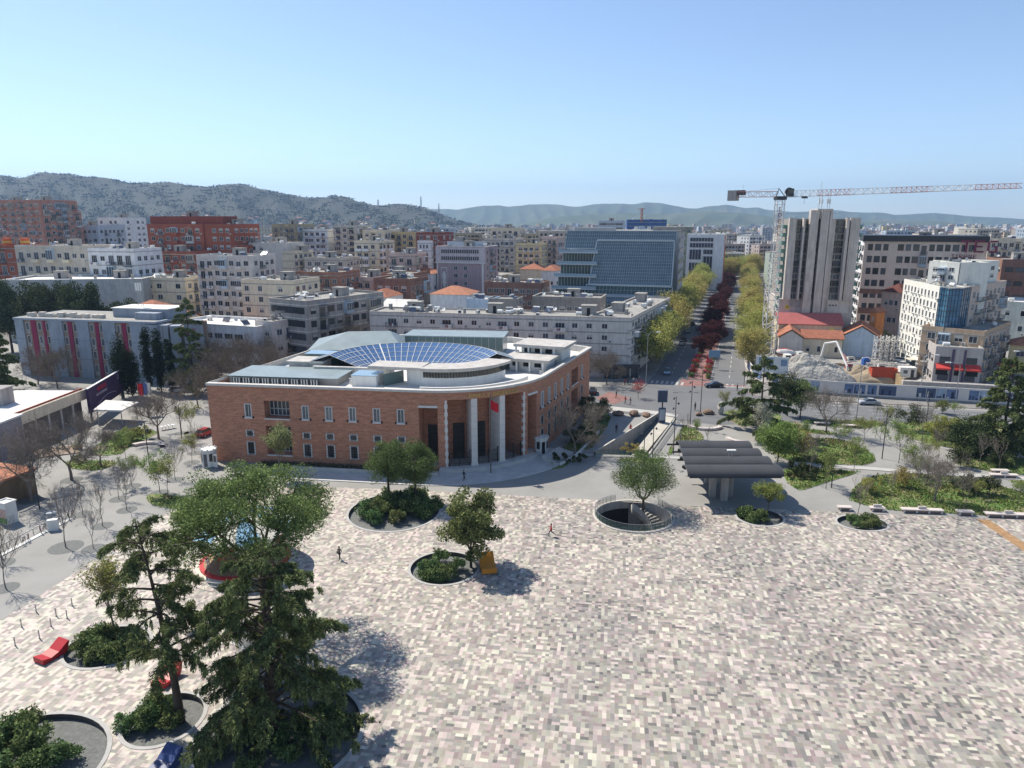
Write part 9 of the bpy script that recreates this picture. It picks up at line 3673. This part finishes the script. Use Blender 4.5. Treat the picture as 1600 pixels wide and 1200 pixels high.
m.box(-4, -1.1, .7, 4.6, 1.1, 1.1, DSTEEL)
m.obj('chassis', root)
m = MB()
m.box(3.0, -1.2, 1.1, 4.8, 1.2, 3.1, WHITE)
m.box(3.4, -1.22, 2.1, 4.6, -1.201, 2.9, GLASS)
m.box(4.801, -1.0, 2.1, 4.82, 1.0, 2.9, GLASS)
m.obj('cab', root)
for x in (-3, -1.8, 1.5, 3.9):
 for y in (-1.1, 1.1):
  m = MB()
  m.tube((x, y - .2, .55), (x, y + .2, .55), .52, .52, FRAMED, 14)
  m.tube((x, y - .22, .55), (x, y + .22, .55), .22, .22, STEEL, 8)
  m.obj('wheel', root)
p = P(1262, 570)
root = empty('pump_truck', (p.x, p.y, 0), -.05, 'concrete pump truck with its white boom reaching down beside the rock heap', 'truck')
m = MB()
m.box(-5, -1.1, .8, 5, 1.1, 1.6, mat('dull green', (.16, .2, .15), .6, .2))
m.box(-4.5, -.8, 1.6, 3, .8, 2.3, STEEL)
m.obj('chassis', root)
m = MB()
m.box(-6.8, -1.2, .9, -5, 1.2, 3.0, WHITE)
m.box(-6.7, -1.22, 2.0, -5.4, -1.201, 2.8, GLASS)
m.obj('cab', root)
m = MB()
m.path([(3.5, 0, 2.3), (4.2, 0, 6.2), (6.2, -3, 7.2), (7.2, -9, 1.5), (7.2, -10.5, -4)], .28, WHITE, 6)
m.tube((7.0, -6, 4.2), (7.4, -7.5, 2.8), .5, .5, CRR, 6)
m.box(8.0, -7, -1, 9.6, -5.8, 2.0, mat('pump red', (.4, .05, .05), .6, .1))
m.obj('boom', root)
for x in (-5.8, -3, 2, 3.4):
 for y in (-1.1, 1.1):
  m = MB()
  m.tube((x, y - .2, .55), (x, y + .2, .55), .52, .52, FRAMED, 14)
  m.obj('wheel', root)
p = Vector((PX(1379, 183, 0), 183))
root = empty('site_container', (p.x, p.y, -.6), -.12, 'orange red open container in the construction pit', 'container')
OC = mat('orange red container', (.42, .07, .035), .6, .08)
m = MB()
m.box(-3.2, -1.2, 0, 3.2, 1.2, .15, OC)
m.box(-3.2, -1.2, .15, 3.2, -1.1, 2.6, OC)
m.box(-3.2, 1.1, .15, 3.2, 1.2, 2.6, OC)
m.box(-3.2, -1.099, .15, -3.1, 1.099, 2.6, OC)
m.box(3.1, -1.099, .15, 3.2, 1.099, 2.6, OC)
for k in range(10):
 m.box(-3.0 + k * .64, -1.28, .15, -2.9 + k * .64, -1.201, 2.5, OC)
m.obj('body', root)
m = MB()
for x in (-2.4, 2.4):
 m.box(x - .15, -1.0, -.5, x + .15, 1.0, -.001, DSTEEL)
m.obj('skids', root)
for i, px in enumerate((1372, 1379, 1386, 1393)):
 m = MB()
 lattice(m, (0, 0, 0), (0, 0, 7.5), 1.8, 1.8, 5, CRW, .12, .07)
 tag(m.obj('crane_section', None, (PX(px, 203 - i % 2, 4) + i * .4, 203 - (i % 2), 0)), 'white lattice crane section standing upright at the back of the site', 'crane section', 'upright white lattice sections')
for i, (px, py, s_) in enumerate(((1432, 572, 1), (1440, 573, 1), (1447, 575, .9))):
 p = P(px, py)
 root = empty('site_silo', (p.x, p.y, 0), 0, ('left', 'middle', 'right')[i] + ' one of three grey ribbed tanks beside the site wall', 'tank')
 m = MB()
 m.tube((0, 0, .5), (0, 0, 3.4), .85, .85, STEEL, 14)
 for k in range(6):
  m.tube((0, 0, .7 + k * .5), (0, 0, .78 + k * .5), .9, .9, WHITE, 14)
 m.obj('tank', root)
 m = MB()
 for a in range(4):
  m.box(.7 * math.cos(a * 1.57) - .06, .7 * math.sin(a * 1.57) - .06, 0, .7 * math.cos(a * 1.57) + .06, .7 * math.sin(a * 1.57) + .06, .5, DSTEEL)
 m.obj('legs', root)
rg = random.Random(14)
for i in range(26):
 px, py = rg.uniform(1205, 1440), rg.uniform(562, 582)
 p = P(px, py)
 k = i % 4
 m = MB()
 if k == 0:
  for q in range(7):
   m.box(-1.6, -.5 + q * .15, 0, 1.6, -.4 + q * .15, .12 + .1 * (q % 3), mat('site timber', (.4, .28, .16), .9, .2))
  nm, lab, c = 'timber_stack', 'stack of timber boards in the construction site', 'timber'
 elif k == 1:
  for q in range(6):
   m.tube((-2, -.4 + q * .14, .1 + .06 * (q % 2)), (2, -.4 + q * .15, .1), .06, .06, mat('rusty steel', (.2, .1, .06), .8, .2), 5)
  nm, lab, c = 'steel_bundle', 'bundle of rusty reinforcing bars in the construction site', 'steel bars'
 elif k == 2:
  m.box(-1, -.7, 0, 1, .7, 1.1, WHITE)
  m.box(-.9, -.6, 1.1, .9, .6, 1.25, WDGREY)
  m.box(-.6, -.72, .3, .6, -.701, .8, FRAMED)
  nm, lab, c = 'site_generator', 'white machine box in the construction site', 'generator'
 else:
  lattice(m, (-2.2, 0, .5), (2.2, 0, .5), .9, .9, 4, CRW, .07, .05)
  nm, lab, c = 'lattice_piece', 'white lattice piece lying in the construction site', 'crane part'
 tag(m.obj(nm, None, (p.x, p.y, .02), rg.uniform(-.8, .8)), lab, c)
m = MB()
TAN = mat('tan pile wall', (.4, .3, .17), .95, .2, .5)
w0, w1 = Vector(gxy(1412, 606)), Vector(gxy(1520, 612))
for k in range(22):
 q = w0.lerp(w1, k / 21)
 m.tube((q.x, q.y, -4.5), (q.x, q.y, 1.0), .55, .55, TAN, 8)
m2 = Vector(gxy(1398, 582))
for k in range(10):
 q = m2.lerp(w0, k / 10)
 m.tube((q.x, q.y, -4.5), (q.x, q.y, 1.0), .55, .55, TAN, 8)
m.box(0, -.7, .9, 24, .9, 1.9, CONC, Matrix.Translation((w0.x - .5, w0.y, 0)) @ Matrix.Rotation(math.atan2(w1.y - w0.y, w1.x - w0.x), 4, 'Z'))
tag(m.obj('pile_wall'), 'tan pile retaining wall with a concrete cap at the right of the pit', 'wall')
p = Vector((PX(1416, 182, 0), 182))
root = empty('site_cabin', (p.x, p.y, 0), -.2, 'small white site cabin above the tan pile wall', 'cabin')
m = MB()
m.box(-2, -1.2, 0, 2, 1.2, 2.5, WHITE)
m.obj('body', root)
m = MB()
m.box(-1.2, -1.23, .9, -.2, -1.203, 1.8, GLASS)
m.box(.6, -1.23, 0, 1.4, -1.203, 2.0, FRAMED)
m.obj('window', root)
p = Vector((PX(1352, 197, 0), 197))
m = MB()
m.box(-.9, -.7, 0, .9, .7, 1.7, mat('blue tank', (.03, .1, .35), .6, .1))
m.box(-.6, -.5, 1.7, .6, .5, 2.0, mat('blue tank', (.03, .1, .35), .6, .1))
tag(m.obj('site_tank', None, (p.x, p.y, 0)), 'small blue tank left of the white lattice sections', 'tank')
for (px, yt, yb, Y, lab) in ((658, 307, 322, 2690, 'thin radio mast on the ridge of the near hills'), (591, 312, 320, 2690, 'short radio mast on the ridge left of the thin one'), (686, 318, 333, 2690, 'faint radio mast at the right end of the near hills')):
 a = Dp(px, yb + 3, Y)
 b2 = Dp(px, yt, Y)
 m = MB()
 lattice(m, (0, 0, 0), (0, 0, b2.z - a.z), 5, 2, 8, STEEL, .8, .4)
 tag(m.obj('radio_mast', None, (a.x, a.y, a.z)), lab, 'mast')
a = Dp(1002, 345, 640)
m = MB()
lattice(m, (0, 0, 0), (0, 0, 12), 1.6, 1.6, 8, CRR, .25, .15)
m.tube((-4, 0, 11), (3, 0, 11.5), .35, .3, CRR, 4)
tag(m.obj('small_crane', None, (a.x, a.y - 1, a.z - 1)), 'tiny crane above the blue netted building', 'crane')
# ---------------- haze
hz = MB()
hz.box(-8200, -300, -12, 8200, 12500, 620, ASPH)
me = hz.mesh('haze')
me.materials.clear()
hm = bpy.data.materials.new('haze')
hm.use_nodes = True
t = hm.node_tree
t.nodes.clear()
o_ = t.nodes.new('ShaderNodeOutputMaterial')
pvn = t.nodes.new('ShaderNodeVolumePrincipled')
pvn.inputs['Color'].default_value = (.45, .68, 1.0, 1)
pvn.inputs['Density'].default_value = 0.0001
pvn.inputs['Anisotropy'].default_value = 0.2
t.links.new(pvn.outputs[0], o_.inputs['Volume'])
me.materials.append(hm)
ho = link('haze', me)
tag(ho, 'pale blue air haze over the town', 'haze', kind='stuff')
# ---------------- things that look alike within one bed are told apart by their order
def camx(o):
 p = o.location
 zc = p.y * CP + (HC - p.z) * SP
 return 800 + F_ * p.x / zc
same = {}
for o in COL.objects:
 if o.parent is None and o.get('label') and o.get('category'):
  same.setdefault(o['label'], []).append(o)
for lab, obs in same.items():
 if 1 < len(obs) <= 30 and obs[0]['category'] not in ('building', 'house'):
  obs.sort(key=camx)
  for i, o in enumerate(obs):
   w = ORD[i] if i < len(ORD) else 'number %d' % (i + 1)
   t_ = lab.split(' ')[:11]
   o['label'] = ('leftmost' if i == 0 else 'rightmost' if i == len(obs) - 1 else w + ' from the left,') + ' ' + ' '.join(t_)
